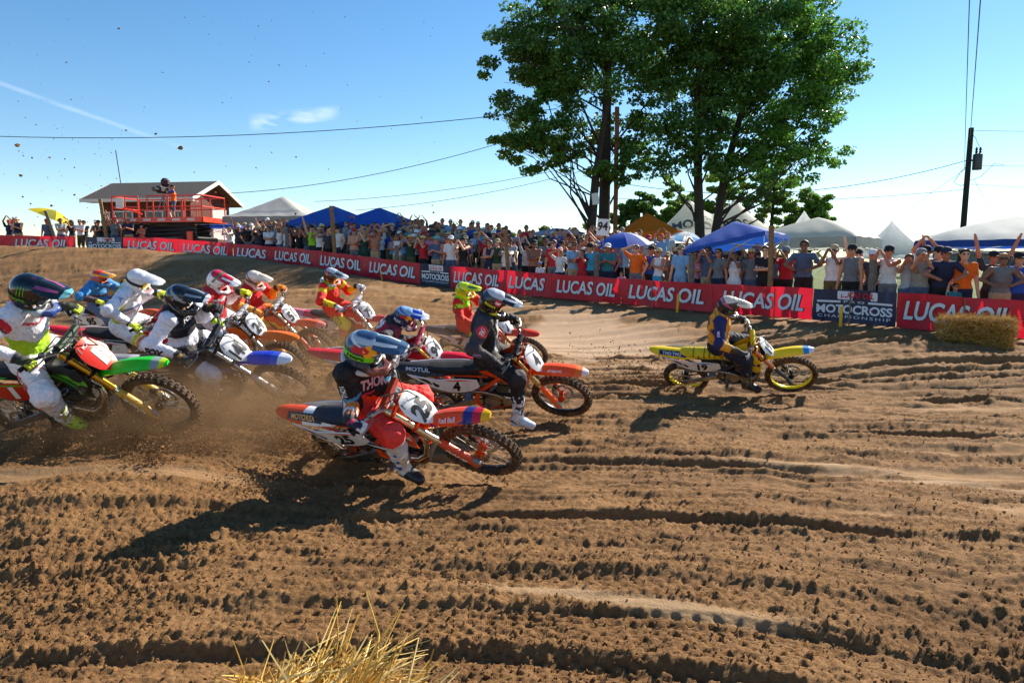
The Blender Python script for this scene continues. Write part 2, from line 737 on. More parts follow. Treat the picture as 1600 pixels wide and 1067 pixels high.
def base_height(x, y):
    x, y = np.asarray(x, float), np.asarray(y, float)
    s, u, zf = fence_coords(x, y)
    wd = 5.0 + 4.0 * sstep(1, -8, x)
    rise = np.where(s > 0, 1 - sstep(.2, 1, s / wd), 1)
    left = sstep(-1, -8, x)
    z = zf * rise
    z = z + left * (.26 * np.exp(-((s - 1.5) / 1.0) ** 2)) * (s > -3)
    back = np.maximum(-s, 0)
    z = z + .30 * sstep(1, 10, back) * (1 - sstep(-4, -10, x)) - 1.6 * sstep(40, 120, back)
    z = z + (.14 - .26 * sstep(-3.2, -1.3, x)) * sstep(3.4, 5.4, y) * sstep(18, 11, y) * (s > 0) * sstep(1, 4, s)
    z = z - left * .055 * np.clip(back - 3, 0, 16)
    z = z + .05 * vnoise(x * .35 + 3.3, y * .35, 5) * sstep(0, 2, s)
    return z


def h0(x, y):
    return float(base_height(np.array([float(x)]), np.array([float(y)]))[0])


rg = np.random.default_rng(11)


def rut_tables():
    n = 9000
    r = np.arange(n) * .005 - 2.0       # rho from -2 to 43 m
    H, T, Sm = np.zeros((3, n)), np.zeros((3, n)), np.zeros((3, n))
    for k in range(3):
        c = 1.4
        while c < 30:
            w = rg.uniform(.055, .12) * (1 + c * .02)
            d = rg.uniform(.018, .050) * rg.choice([.6, 1, 1, 1.45])
            q = (r - c) / w
            d *= .62
            H[k] += -d * np.exp(-q ** 4) + d * .62 * np.exp(-((np.abs(q) - 1.55) / .55) ** 2)
            kind = rg.random()
            if kind < .50:
                T[k] = np.maximum(T[k], np.exp(-(q / .95) ** 6))
            elif kind < .74:
                Sm[k] = np.maximum(Sm[k], np.exp(-(q / 1.3) ** 6))
            c += rg.uniform(.10, .42) * (1 + c * .03)
        for j in range(26):               # broad ridges
            c = rg.uniform(1, 30)
            w = rg.uniform(.2, .6)
            H[k] += rg.uniform(-.016, .026) * np.exp(-((r - c) / w) ** 2)
    return r, H, T, Sm


RT = rut_tables()


def track_rho(x, y):
    xc = np.clip(x + .5, -3.2, 3.2)
    rho = y + .085 * xc * xc * np.exp(-np.maximum(y - 3, 0) / 3.0) + .03 * x
    return rho + .16 * vnoise(x * .33, y * .45, 21) + .05 * vnoise(x * 1.1, y * 1.4, 22)


def detail_height(x, y, s):
    rho = track_rho(x, y)
    r, H, T, Sm = RT
    sel = vnoise(x * .16 + 7, rho * .22, 31) * .9 + vnoise(x * .5, rho * .9, 33) * .35
    w0, w1 = sstep(.05, -.25, sel), sstep(-.05, .3, sel)
    w = np.stack([w0, w1, np.clip(1 - w0 - w1, 0, 1)])
    w /= w.sum(0)
    L = lambda tab: sum(w[k] * np.interp(rho, r, tab[k]) for k in range(3))
    rut, tread, smooth = L(H), L(T), L(Sm)
    # pale hard-packed pan between the two lanes
    pan = np.exp(-(((x - 1.9 + .25 * (y - 14)) / 2.1) ** 2 + ((y - 15.3) / 3.6) ** 2) ** 2) * sstep(-.15, .25, fbm(x * .6, y * .9, 3, 41) + .35)
    strip = np.exp(-((y - (6.05 - .27 * (x - 3.0))) / .13) ** 4) * np.exp(-((x - 3.4) / 1.3) ** 4) * sstep(-.4, .2, fbm(x * 2, y * 5, 3, 43))
    strip2 = np.exp(-((y - (3.42 - .30 * (x - .5))) / .07) ** 4) * np.exp(-((x - .6) / .75) ** 4)
    smooth = np.clip(np.maximum(smooth * sstep(-.25, .35, fbm(x * .7, y * .7, 2, 47)), np.maximum(pan, np.maximum(strip, strip2))), 0, 1)
    fade = sstep(36, 8, y) * .4 + .6
    act = sstep(0.1, 1.2, s)
    knob = (np.maximum(-np.sin(x * 2 * math.pi / .10 + 1.2 * np.sign(np.sin(rho * 52)) + 2.5 * vnoise(x * .5, y * .5, 51)), -.25)) * -.021
    knob = knob * (np.sin(rho * 2 * math.pi / .060) > -.35)
    tr = tread * sstep(.0, .35, vnoise(x * .4, y * .6, 53) + .20)
    rough = (1 - smooth) * (1 - .7 * tr)
    amp = .55 + .45 * fbm(x * .8, y * 1.6, 3, 61)
    amp = np.clip(amp + .35 * np.exp(-np.abs(rut - .02) / .015), .12, 1.4) * rough
    wx, wy = x + .010 * vnoise(x * 38, y * 38, 91), y + .010 * vnoise(x * 38, y * 38, 92)
    c1 = worley_bumps(wx, wy, .058, 71, .20, .55, .24) * .024
    c2 = worley_bumps(wx, wy, .030, 75, .25, .70, .50) * .027
    c3 = worley_bumps(wx, wy, .018, 79, .30, .85, .72) * .023
    c0 = fbm(x * 3.2, y * 4.5, 5, 83, .58) * .017 + fbm(x * 31, y * 34, 2, 95) * .0035
    farb = sstep(5, 9, y) * sstep(48, 26, y)
    c4 = worley_bumps(wx + 3, y, .17, 97, .2, .6, .35) * .075 * farb
    line = np.abs(np.sin(rho * 5.1 + 2.2 * vnoise(x * .25, y * .4, 99))) ** 6 * .05 * farb * sstep(-.2, .3, fbm(x * .35, y * .8, 2, 98))
    groove = fbm(x * .9, rho * 15, 3, 101) * .011 + fbm(x * 2.0, rho * 34, 2, 103) * .006
    z = groove * (1 - pan) + (rut * (1 + 1.1 * farb) - line) * (1 - .6 * pan) * fade + amp * c4 * (1 - pan) + knob * tr * (1 - pan) + amp * (c1 + c2 + c3) + c0 * (.35 + .65 * rough)
    return z * act, np.clip(smooth, 0, 1), pan * act, np.clip(np.maximum(strip, strip2), 0, 1), rough


def ground_all(x, y):
    s, u, zf = fence_coords(x, y)
    z, sm, pan, st, rough = detail_height(x, y, s)
    grass = sstep(-1.2, -3.5, s) * sstep(2, 9, x)
    return base_height(x, y) + z * sstep(60, 30, y), sm, pan, st, grass


def ground_z(x, y):
    return float(ground_all(np.array([float(x)]), np.array([float(y)]))[0][0])


# rows get denser towards the riders and the near ground; columns fan out with distance
ys = [-60, -25, -10, -4, -1.5, 0, .8, 1.3, 1.7]
y_ = 2.0
while y_ < 46:
    ys.append(y_)
    y_ += max(.0095, .0033 * y_) if y_ < 15 else .0075 * y_
while y_ < 3000:
    ys.append(y_)
    y_ *= 1.18
ys = np.array(ys)
uf = np.linspace(-.92, .92, 740)
ex = .93 * 1.22 ** np.arange(1, 18)
us = np.concatenate([-ex[::-1], uf, ex])
Yg = np.repeat(ys[:, None], len(us), 1)
Xg = us[None, :] * np.maximum(ys[:, None] + 1.0, 2.6)
Zg, smg, pang, stg, grg = ground_all(Xg.ravel(), Yg.ravel())
ny_, nx_ = len(ys), len(us)
ii = (np.arange(ny_ - 1)[:, None] * nx_ + np.arange(nx_ - 1)[None, :]).ravel()
Fg = np.stack([ii, ii + 1, ii + nx_ + 1, ii + nx_], 1)


def dirt_material():
    m = bpy.data.materials.new('churned_dirt')
    m.use_nodes = True
    n, l = m.node_tree.nodes, m.node_tree.links
    p = n['Principled BSDF']
    tc = n.new('ShaderNodeTexCoord')

    def noise(sc, det, ro=.6, vec=None):
        t = n.new('ShaderNodeTexNoise')
        t.inputs['Scale'].default_value = sc
        t.inputs['Detail'].default_value = det
        t.inputs['Roughness'].default_value = ro
        l.new(vec or tc.outputs['Object'], t.inputs['Vector'])
        return t.outputs[0]

    def ramp(fac, stops):
        r = n.new('ShaderNodeValToRGB')
        el = r.color_ramp.elements
        el[0].position, el[0].color = stops[0][0], stops[0][1] + (1,)
        el[1].position, el[1].color = stops[-1][0], stops[-1][1] + (1,)
        for pos, c in stops[1:-1]:
            e = el.new(pos)
            e.color = c + (1,)
        l.new(fac, r.inputs[0])
        return r.outputs[0]

    def mix(f, a, b):
        x = n.new('ShaderNodeMixRGB')
        for i, v in enumerate((f, a, b)):
            if isinstance(v, tuple):
                x.inputs[i].default_value = v + (1,)
            elif isinstance(v, float):
                x.inputs[i].default_value = v
            else:
                l.new(v, x.inputs[i])
        return x.outputs[0]

    def attr(nm):
        a = n.new('ShaderNodeAttribute')
        a.attribute_name = nm
        return a.outputs['Fac']
    c = ramp(noise(1.1, 8, .62), [(.32, (.135, .066, .023)), (.5, (.235, .122, .046)), (.68, (.34, .190, .078))])
    c2 = ramp(noise(28, 6, .7), [(.3, (.062, .030, .012)), (.55, (.27, .142, .053)), (.8, (.43, .255, .110))])
    c = mix(.5, c, c2)
    c = mix(attr('smooth'), c, ramp(noise(5, 6), [(.3, (.31, .178, .080)), (.7, (.40, .24, .115))]))
    c = mix(attr('pan'), c, ramp(noise(2.5, 7), [(.3, (.46, .31, .19)), (.7, (.46, .31, .19))]))
    c = mix(attr('strip'), c, (.38, .25, .135))
    g = ramp(noise(9, 6), [(.3, (.035, .06, .010)), (.6, (.085, .125, .02)), (.8, (.14, .16, .035))])
    c = mix(attr('grass'), c, g)
    l.new(c, p.inputs['Base Color'])
    p.inputs['Roughness'].default_value = .92
    p.inputs['Specular IOR Level'].default_value = .25
    b1 = n.new('ShaderNodeBump')
    b1.inputs['Strength'].default_value = 1.0
    b1.inputs['Distance'].default_value = .02
    l.new(noise(70, 8, .72), b1.inputs['Height'])
    l.new(b1.outputs[0], p.inputs['Normal'])
    return m


DIRT = dirt_material()
gme = np_mesh('ground', np.stack([Xg.ravel(), Yg.ravel(), Zg], 1), Fg, [DIRT], smooth=True, attrs=dict(smooth=smg * (1 - pang), pan=pang, strip=stg, grass=grg))
ground = link('ground', gme)
tag(ground, kind='structure')

# loose clods of earth lying on the track and thrown up by the wheels
_ico = bmesh.new()
bmesh.ops.create_icosphere(_ico, subdivisions=1, radius=1)
ICO_V = np.array([v.co for v in _ico.verts])
ICO_F = np.array([[v.index for v in f.verts] for f in _ico.faces])
_ico.free()
OCT_V = np.array([(1, 0, 0), (-1, 0, 0), (0, 1, 0), (0, -1, 0), (0, 0, 1), (0, 0, -1)], float)
OCT_F = np.array([(0, 2, 4), (2, 1, 4), (1, 3, 4), (3, 0, 4), (2, 0, 5), (1, 2, 5), (3, 1, 5), (0, 3, 5)])
TET_V = np.array([(1, 1, 1), (-1, -1, 1), (-1, 1, -1), (1, -1, -1)]) * .6
TET_F = np.array([(0, 1, 3), (0, 2, 1), (0, 3, 2), (1, 2, 3)])


def scatter(name, pos, size, baseV, baseF, material, seed):
    r = np.random.default_rng(seed)
    n, k = len(pos), len(baseV)
    V = np.repeat(baseV[None], n, 0) * (1 + r.uniform(-.38, .38, (n, k, 1)))
    V = V * r.uniform(.6, 1.2, (n, 1, 3))
    q = r.normal(size=(n, 4))
    q /= np.linalg.norm(q, axis=1)[:, None]
    a, b, c, d = q.T
    M = np.stack([np.stack([1 - 2 * (c * c + d * d), 2 * (b * c - a * d), 2 * (b * d + a * c)], -1), np.stack([2 * (b * c + a * d), 1 - 2 * (b * b + d * d), 2 * (c * d - a * b)], -1), np.stack([2 * (b * d - a * c), 2 * (c * d + a * b), 1 - 2 * (b * b + c * c)], -1)], 1)
    V = np.einsum('nij,nkj->nki', M, V) * size[:, None, None] + pos[:, None, :]
    F = baseF[None] + (np.arange(n) * k)[:, None, None]
    o = link(name, np_mesh(name, V.reshape(-1, 3), F.reshape(-1, 3), [material], smooth=False))
    return tag(o, kind='stuff')


def clod_field():
    r = np.random.default_rng(5)
    n = 150000
    y = 2.2 + 9.5 * r.random(n) ** 1.5
    x = r.uniform(-.95, .95, n) * (y + .6)
    dens = .5 + .5 * fbm(x * .9, y * 1.8, 3, 61) - .6 * detail_height(x, y, np.full(n, 5.))[1]
    keep = r.random(n) < np.clip(dens, .0, 1) ** 1.5 * .36
    x, y = x[keep], y[keep]
    sz = .0032 + .008 * r.random(len(x)) ** 3 + (r.random(len(x)) < .006) * .012
    z = ground_all(x, y)[0] + sz * .35
    scatter('dirt_crumbs', np.stack([x, y, z], 1), sz * 1.15, OCT_V, OCT_F, DIRT, 6)


clod_field()
# ---------------------------------------------------------------- motocross bike (local: x forward, y rider's left, z up, tyres on z=0)
FRONT_AX, REAR_AX = Vector((.745, 0, .35)), Vector((-.74, 0, .335))
ST_DIR = Vector((-.446, 0, .895)).normalized()
ST_PT = Vector((.36, 0, .98))
RAW = {}


def raw(key, fn):
    if key not in RAW:
        mb = MB()
        fn(mb)
        RAW[key] = mb
    return RAW[key]


def tyre_mb(mb, rim, ro, w, nk):
    h = ro - rim
    prof = [(rim, -w * .30), (rim + h * .25, -w * .46), (rim + h * .55, -w * .5), (rim + h * .78, -w * .40), (ro - .014, -w * .20), (ro - .012, 0),
            (ro - .014, w * .20), (rim + h * .78, w * .40), (rim + h * .55, w * .5), (rim + h * .25, w * .46), (rim, w * .30)]
    mb.lathe(prof, n=56, m=0)
    for i in range(nk):
        for (yy, da, tilt, rr) in ((-.13, 0, -.25, ro - .012), (.13, 0, .25, ro - .012), (-.36, .5, -.95, ro - .024), (.36, .5, .95, ro - .024)):
            a = 2 * math.pi * (i + da) / nk
            rot = Matrix.Rotation(a, 3, 'Y') @ Matrix.Rotation(-tilt, 3, 'X')
            c = Matrix.Rotation(a, 3, 'Y') @ Vector((0, yy * w, rr))
            mb.box(c, (.024, w * .21, .026), rot, m=1, taper=.8)


def rim_mb(mb, r, w):
    mb.lathe([(r - .004, -w), (r + .012, -w), (r + .012, w), (r - .004, w), (r - .012, w * .45), (r - .016, 0), (r - .012, -w * .45)], n=56, closed=True)


def spoke_mb(mb, r, hub):
    for i in range(32):
        a = 2 * math.pi * i / 32
        sgn = 1 if i % 2 else -1
        a2 = a + (0.42 if (i // 2) % 2 else -0.42)
        p = Vector((math.cos(a2) * hub, sgn * .030, math.sin(a2) * hub))
        q = Vector((math.cos(a) * r, sgn * .004, math.sin(a) * r))
        mb.tube([p, q], .0024, n=4)


def hub_mb(mb, hub, front):
    mb.lathe([(.012, -.065), (.028, -.06), (.026, -.04), (hub + .006, -.036), (hub + .006, -.026), (.03, -.02), (.03, .02), (hub + .006, .026), (hub + .006, .036), (.026, .04), (.028, .06), (.012, .065)], n=20)
    if not front:
        for k in range(12):      # sprocket carrier arms
            a = 2 * math.pi * k / 12
            mb.box((math.cos(a) * .07, .05, math.sin(a) * .07), (.03, .006, .012), Matrix.Rotation(-a, 3, 'Y'))


def disc_mb(mb, r, y):
    prof = [(r * .74, y - .002), (r, y - .002), (r, y + .002), (r * .74, y + .002)]
    mb.lathe(prof, n=36, closed=True)
    for k in range(6):
        a = 2 * math.pi * k / 6
        mb.tube([(math.cos(a) * .04, y, math.sin(a) * .04), (math.cos(a + .3) * r * .76, y, math.sin(a + .3) * r * .76)], .005, n=5)


def arch_loft(mb, st, thick, zone=None, n=11):
    """curved mudguard: stations (x, z, half width, side drop, ridge)"""
    rings = []
    for (x, z, hw, drop, ridge) in st:
        top, bot = [], []
        for i in range(n):
            q = -1 + 2 * i / (n - 1)
            zz = z - drop * abs(q) ** 2.6 + ridge * max(0, 1 - abs(q) * 2.6)
            top.append(Vector((x, q * hw, zz)))
            bot.append(Vector((x, q * hw * .97, zz - thick)))
        rings.append(top + bot[::-1])
    k = len(rings[0])
    for i in range(len(rings) - 1):
        mb.loft([rings[i], rings[i + 1]], m=0 if zone is None else zone(i), caps=False)
    mb.add(rings[0], [tuple(range(k))[::-1]], 0 if zone is None else zone(0))
    mb.add(rings[-1], [tuple(range(k))], 0 if zone is None else zone(len(rings) - 2))


def fork_pt(s, y):
    return Vector((FRONT_AX.x - .035, y, FRONT_AX.z - .01)) + ST_DIR * s


def plate_fn(off=0.):
    b, t = Vector((.60, 0, .845)), Vector((.445, 0, 1.165))
    d = (t - b).normalized()
    nrm = Vector((d.z, 0, -d.x))

    def f(u, v):
        return b + d * (v + .166) * 1.0 + Vector((0, u, 0)) + nrm * (off - 1.6 * u * u)
    return f


PLATE = [(-.055, -.165), (-.10, -.10), (-.118, -.01), (-.112, .07), (-.085, .135), (-.05, .165), (.05, .165), (.085, .135), (.112, .07), (.118, -.01), (.10, -.10), (.055, -.165)]
SHROUD = [(.385, 1.0), (.45, .90), (.445, .80), (.40, .70), (.335, .605), (.285, .60), (.21, .72), (.10, .80), (-.03, .86), (-.10, .915), (.05, .945), (.16, 1.0), (.30, 1.04)]
SIDE = [(-.13, .845), (-.30, .885), (-.55, .905), (-.78, .945), (-.90, .965), (-.86, .925), (-.72, .845), (-.60, .765), (-.47, .70), (-.34, .675), (-.22, .685), (-.12, .735)]


def shroud_y(x, z):
    return .095 + .085 * max(0, min(1, (x + .02) / .36)) ** 1.3 - .05 * max(0, (.72 - z) / .12) ** 1.5 - .25 * max(0, z - .98)


def side_y(x, z):
    return .150 + .012 * math.sin((x + .9) * 4) - .05 * max(0, (-.62 - x) / .3) - .10 * max(0, .72 - z)


def make_bike(mtx, cfg, label):
    """cfg: colours and number of this bike"""
    g = cfg.get
    root = empty('motocross_bike', mtx, label, 'motorcycle', 'motocross bikes racing out of the corner')
    d = cfg.get('dirt', .25)
    dk = '%.2f' % d

    def P(c, rough=.32, **k):
        return mat('plastic_%s_%s' % (c, dk), c, rough + .06, vary=.06, dirt=d, coat=.08, spec=.35, **k)
    rubber = mat('tyre_rubber', '1b1917', .85, vary=.3, dirt=.75)
    knob_m = mat('tyre_knob', '2a241d', .9, vary=.4, dirt=1.0)
    steel = mat('brushed_steel', 'a8a8a6', .28, 1., vary=.1, dirt=.25)
    alloy = mat('cast_alloy', '8d8d8b', .42, .9, vary=.15, dirt=.35)
    black = mat('black_composite', '121212', .5, vary=.2, dirt=.3)
    dark = mat('engine_black', '1d1c1b', .55, .4, vary=.2, dirt=.4)
    chrome = mat('polished_chrome', 'd8d6d0', .15, 1., vary=.05, dirt=.2)
    frame_m = mat('frame_%s' % g('frame'), g('frame'), .38, .3, vary=.08, dirt=.3)
    num_m = mat('number_%s' % g('numcol', '0c0c0c'), g('numcol', '0c0c0c'), .5, vary=.02)
    rim_m = mat('rim_%s' % g('rim', '202020'), g('rim', '202020'), .35, .5, vary=.1, dirt=.35)
    hub_m = mat('hub_%s' % g('hub', 'd04a10'), g('hub', 'd04a10'), .35, .6, vary=.1, dirt=.3)
    MS = Matrix.Translation(ST_PT) @ Matrix.Rotation(g('steer', 0), 4, ST_DIR) @ Matrix.Translation(-ST_PT)

    def part(name, key, fn, mats, parent=root, m=None, sharp=35):
        return raw(key, fn).build(name, mats, parent, m, sharp)

    # wheels : rim > tyre, hub, spokes, disc
    for front in (True, False):
        ax = FRONT_AX if front else REAR_AX
        M = (MS if front else Matrix()) @ Matrix.Translation(ax) @ Matrix.Rotation(g('spin', .3) + (0 if front else .2), 4, 'Y')
        r, ro, w, nk = (.272, .35, .088, 38) if front else (.250, .335, .112, 34)
        sfx = 'f' if front else 'r'
        wh = part('front_wheel' if front else 'rear_wheel', 'rim' + sfx, lambda mb: rim_mb(mb, r, .026 if front else .032), [rim_m], m=M)
        part('tyre', 'tyre' + sfx, lambda mb: tyre_mb(mb, r, ro, w, nk), [rubber, knob_m], wh)
        part('hub', 'hub' + sfx, lambda mb: hub_mb(mb, .036 if front else .05, front), [hub_m], wh)
        part('spoke', 'spk' + sfx, lambda mb: spoke_mb(mb, r - .008, .040 if front else .054), [steel], wh)
        part('brake_disc', 'dsc' + sfx, lambda mb: disc_mb(mb, .13 if front else .115, .062 if front else -.062), [steel], wh)

    # fork, each leg its own part with a guard
    for s in (-1, 1):
        y = s * .105
        leg = part('fork_leg', 'leg%d' % s, lambda mb: (
            mb.tube([fork_pt(-.03, y), fork_pt(.42, y)], .0245, 10, 0),
            mb.box(fork_pt(-.005, y), (.07, .05, .10), Matrix.Rotation(-R(26.5), 3, 'Y'), 1, bev=.012),
            mb.tube([fork_pt(0, y - .03), fork_pt(0, y + .03)], .02, 10, 1)), [chrome, alloy], m=MS)
        part('fork_tube', 'ftube%d' % s, lambda mb: mb.tube([fork_pt(.37, y), fork_pt(.385, y), fork_pt(.40, y), fork_pt(.60, y), fork_pt(.86, y), fork_pt(.875, y)], [.027, .032, .029, .0295, .0295, .02], 12),
             [mat('fork_%s' % g('fork'), g('fork'), .25, .85, vary=.06, dirt=.15)], leg)
        part('fork_guard', 'fguard%d' % s, lambda mb: mb.loft([[fork_pt(q, y) + Vector((.036 * math.cos(a) * wd, .036 * math.sin(a) * wd, 0)) * 1.0 for a in [R(-100 + 25 * i) for i in range(9)]] +
                                                            [fork_pt(q, y) + Vector((.032 * math.cos(a) * wd, .032 * math.sin(a) * wd, 0)) for a in [R(100 - 25 * i) for i in range(9)]]
                                                            for (q, wd) in ((-.05, .7), (-.02, 1.0), (.10, 1.05), (.28, 1.0), (.33, .95), (.35, .8))]), [P(g('guard', g('fender')))], leg)
        if g('guardtxt') and s < 0:
            mb = MB()

            def gf(u, v):
                p = fork_pt(.17 - u, y)
                a = -math.pi / 2 + v / .038
                return p + Vector((.040 * math.cos(a), .040 * math.sin(a), 0))
            put_text(mb, g('guardtxt'), gf, .032, w=.2, bold=.03, shear=.15)
            mb.build('lettering', [mat('decal_white', 'e8e8e8', .4)], leg)
    part('triple_clamp', 'clamp', lambda mb: [mb.box(fork_pt(s_, 0) + Vector((.012 * 0, 0, 0)), (.085, .27, .035), Matrix.Rotation(-R(26.5), 3, 'Y'), 0, bev=.012) for s_ in (.585, .80)] +
         [mb.tube([fork_pt(.5, 0) - Vector((.03, 0, 0)), fork_pt(.84, 0) - Vector((.03, 0, 0))], .025, 10)], [mat('clamp_%s' % g('clamp', '2a2a2a'), g('clamp', '2a2a2a'), .35, .7, dirt=.2)], m=MS)
    part('brake_caliper', 'calip', lambda mb: mb.box((.67, .072, .42), (.10, .035, .07), Matrix.Rotation(-.9, 3, 'Y'), bev=.012), [dark], m=MS)

    # handlebar
    bar = [(.225, -.40, 1.225), (.285, -.28, 1.225), (.355, -.19, 1.205), (.362, -.12, 1.15), (.362, -.06, 1.135), (.362, .06, 1.135), (.362, .12, 1.15), (.355, .19, 1.205), (.285, .28, 1.225), (.225, .40, 1.225)]
    hb = part('handlebar', 'bar', lambda mb: (mb.tube(bar, .0135, 8), mb.tube([(.357, -.185, 1.2), (.357, .185, 1.2)], .009, 6), mb.box((.362, -.05, 1.115), (.05, .035, .05), bev=.01), mb.box((.362, .05, 1.115), (.05, .035, .05), bev=.01)),
              [mat('bar_%s' % g('bar', '6a6a6a'), g('bar', '6a6a6a'), .35, .7)], m=MS)
    part('bar_pad', 'pad', lambda mb: mb.loft([[Vector((.372 + .034 * math.cos(a), yy, 1.192 + .030 * math.sin(a))) * 1.0 for a in [2 * math.pi * i / 10 for i in range(10)]] for yy in (-.135, -.125, .125, .135)]), [P(g('pad', g('shroud')))], hb)
    for s in (-1, 1):
        part('grip', 'grip%d' % s, lambda mb: mb.tube([(.285, s * .28, 1.225), (.28, s * .285, 1.225), (.23, s * .39, 1.225), (.224, s * .402, 1.225)], [.022, .0185, .0175, .021], 10), [mat('grip_%s' % g('grip', '1a1a1a'), g('grip', '1a1a1a'), .8)], hb)
        part('lever', 'lever%d' % s, lambda mb: (mb.tube([(.33, s * .235, 1.215), (.345, s * .27, 1.205), (.325, s * .34, 1.20), (.295, s * .40, 1.195)], [.009, .008, .006, .007], 6),
                                                mb.box((.325, s * .235, 1.228), (.05, .045, .04), bev=.01)), [alloy], hb)
    part('brake_hose', 'hose', lambda mb: mb.tube([(.34, -.22, 1.24), (.43, -.12, 1.30), (.52, .03, 1.16), (.50, .10, .95), (.555, .12, .75), (.63, .125, .58), (.68, .10, .45)], .0055, 6), [black], m=MS)
    part('throttle_cable', 'cable', lambda mb: (mb.tube([(.30, -.25, 1.23), (.42, -.20, 1.27), (.47, -.06, 1.19), (.36, .06, 1.06), (.22, .06, .98)], .005, 6), mb.tube([(.31, .25, 1.22), (.42, .17, 1.25), (.46, .05, 1.15), (.34, -.06, 1.0)], .005, 6)), [black], m=MS)
    # front number plate
    pl = part('number_plate', 'plate', lambda mb: mb.panel(PLATE, plate_fn(), .006, .04), [P(g('plate', 'f0f0ee'))], m=MS)
    mb = MB()
    put_text(mb, g('num'), plate_fn(.006), .165, w=g('numw', .17), cv=-.03, bold=.05, shear=.1, res=4)
    if g('platebar'):
        put_shape(mb, [(-.085, .085), (.085, .085), (.072, .135), (-.072, .135)], plate_fn(.0055), 1)
        put_text(mb, g('platetxt', 'PRO'), plate_fn(.0085), .028, w=.08, cv=.108, m=2)
    mb.build('plate_number', [num_m, mat('decal_%s' % g('platebar', '222222'), g('platebar', '222222'), .5), mat('decal_white', 'e8e8e8', .4)], pl)
    # front mudguard
    FZ = [(.40, .800, .045, .012, 0), (.50, .838, .070, .030, .004), (.60, .862, .083, .038, .010), (.70, .872, .088, .040, .012), (.80, .872, .088, .038, .012), (.88, .865, .085, .032, .010), (.96, .852, .078, .024, .008), (1.03, .836, .064, .016, .004), (1.075, .824, .042, .010, 0), (1.095, .818, .02, .006, 0)]
    tips = g('tip', {})
    fm = [P(g('fender'))]
    zi = [0] * 9
    for (i0, c) in sorted(tips.items()):
        fm.append(P(c))
        for i in range(i0, 9):
            zi[i] = len(fm) - 1
    mb = MB()
    arch_loft(mb, FZ, .014, lambda i: zi[i])
    ff = mb.build('front_mudguard', fm, root, MS, 50)
    if g('fendtxt'):
        mb = MB()

        def ffn(u, v):
            x = .74 + u
            q = .95 - v / .05
            j = min(max(i for i in range(9) if FZ[i][0] <= x), 8)
            t = (x - FZ[j][0]) / (FZ[j + 1][0] - FZ[j][0])
            z, hw, dr = (FZ[j][k] + (FZ[j + 1][k] - FZ[j][k]) * t for k in (1, 2, 3))
            return Vector((x, -hw * q - .004, z - dr * abs(q) ** 2.6 + .006))
        if g('fendpatch'):
            put_shape(mb, [(-.17, -.001), (.16, -.001), (.16, .034), (-.17, .034)], ffn, 1)
        put_text(mb, g('fendtxt'), lambda u, v: ffn(u, v + .017) + Vector((0, -.003, .002)), .022, w=.16, bold=.03, shear=.1)
        mb.build('lettering', [mat('decal_%s' % g('fendtxtcol', 'e8e8e8'), g('fendtxtcol', 'e8e8e8'), .4), P(g('fendpatch', '222222'))], ff)

    # bodywork
    for s in (-1, 1):
        fl = (lambda u, v: (u, -shroud_y(u, v), v)) if s < 0 else (lambda u, v: (-u, shroud_y(-u, v), v))
        ol = SHROUD if s < 0 else [(-u, v) for u, v in SHROUD]
        sh = part('radiator_shroud', 'shr%d' % s, lambda mb: mb.panel(ol, fl, .008, .05), [P(g('shroud'))])
        fs = (lambda u, v: (u, -side_y(u, v), v)) if s < 0 else (lambda u, v: (-u, side_y(-u, v), v))
        os_ = SIDE if s < 0 else [(-u, v) for u, v in SIDE]
        sp = part('side_panel', 'side%d' % s, lambda mb: mb.panel(os_, fs, .008, .06), [P(g('side', 'f0f0ee'))])
        if s < 0:
            mb = MB()

            def so(e):
                return lambda u, v: (u, -shroud_y(u, v) - e, v)
            gc = g('graphic', ['202020', 'e8e8e8'])
            put_shape(mb, [(.43, .86), (.42, .80), (.30, .66), (.26, .70), (.33, .84), (.16, .93), (.30, .93)], so(.0055), 0)
            put_shape(mb, [(.05, .895), (.20, .83), (.27, .76), (.29, .79), (.22, .87), (.10, .92)], so(.0058), 1)
            if g('shrtxt'):
                put_text(mb, g('shrtxt'), so(.0085), .05, w=g('shrw', .16), cu=.22, cv=.86, m=2, bold=.04, shear=.2, rot=-.25)
            if g('shrdisc'):
                put_shape(mb, [(.335 + .06 * math.cos(a), .72 + .06 * math.sin(a)) for a in [2 * math.pi * i / 20 for i in range(20)]], so(.007), 3)
                put_shape(mb, [(.335 + .052 * math.cos(a), .72 + .052 * math.sin(a)) for a in [2 * math.pi * i / 20 for i in range(20)]], so(.0085), 4)
                put_text(mb, 'FMF', so(.0105), .045, w=.075, cu=.335, cv=.72, m=3, bold=.03)
            mb.build('shroud_graphic', [P(gc[0]), P(gc[1]), mat('decal_%s' % g('shrcol', 'e8e8e8'), g('shrcol', 'e8e8e8'), .4), mat('decal_white', 'e8e8e8', .4), mat('decal_red', 'c01822', .4)], sh)
            mb = MB()

            def sd(e):
                return lambda u, v: (u, -side_y(u, v) - e, v)
            put_text(mb, g('sidenum', g('num')), sd(.0065), .145, w=g('sidew', .17), cu=-.37, cv=.782, bold=.05, shear=.08, rot=-.03, res=4)
            sg = g('sidegraphic', ['e05010', '202020'])
            put_shape(mb, [(-.16, .83), (-.30, .872), (-.50, .885), (-.42, .865), (-.28, .85)], sd(.0055), 1)
            put_shape(mb, [(-.58, .79), (-.66, .84), (-.80, .93), (-.70, .915), (-.60, .86), (-.55, .81)], sd(.0055), 2)
            if g('sidetxt'):
                put_text(mb, g('sidetxt'), sd(.0085), .026, w=.13, cu=-.70, cv=.895, m=2, bold=.03, rot=-.35)
            mb.build('side_number', [num_m, P(sg[0]), P(sg[1])], sp)
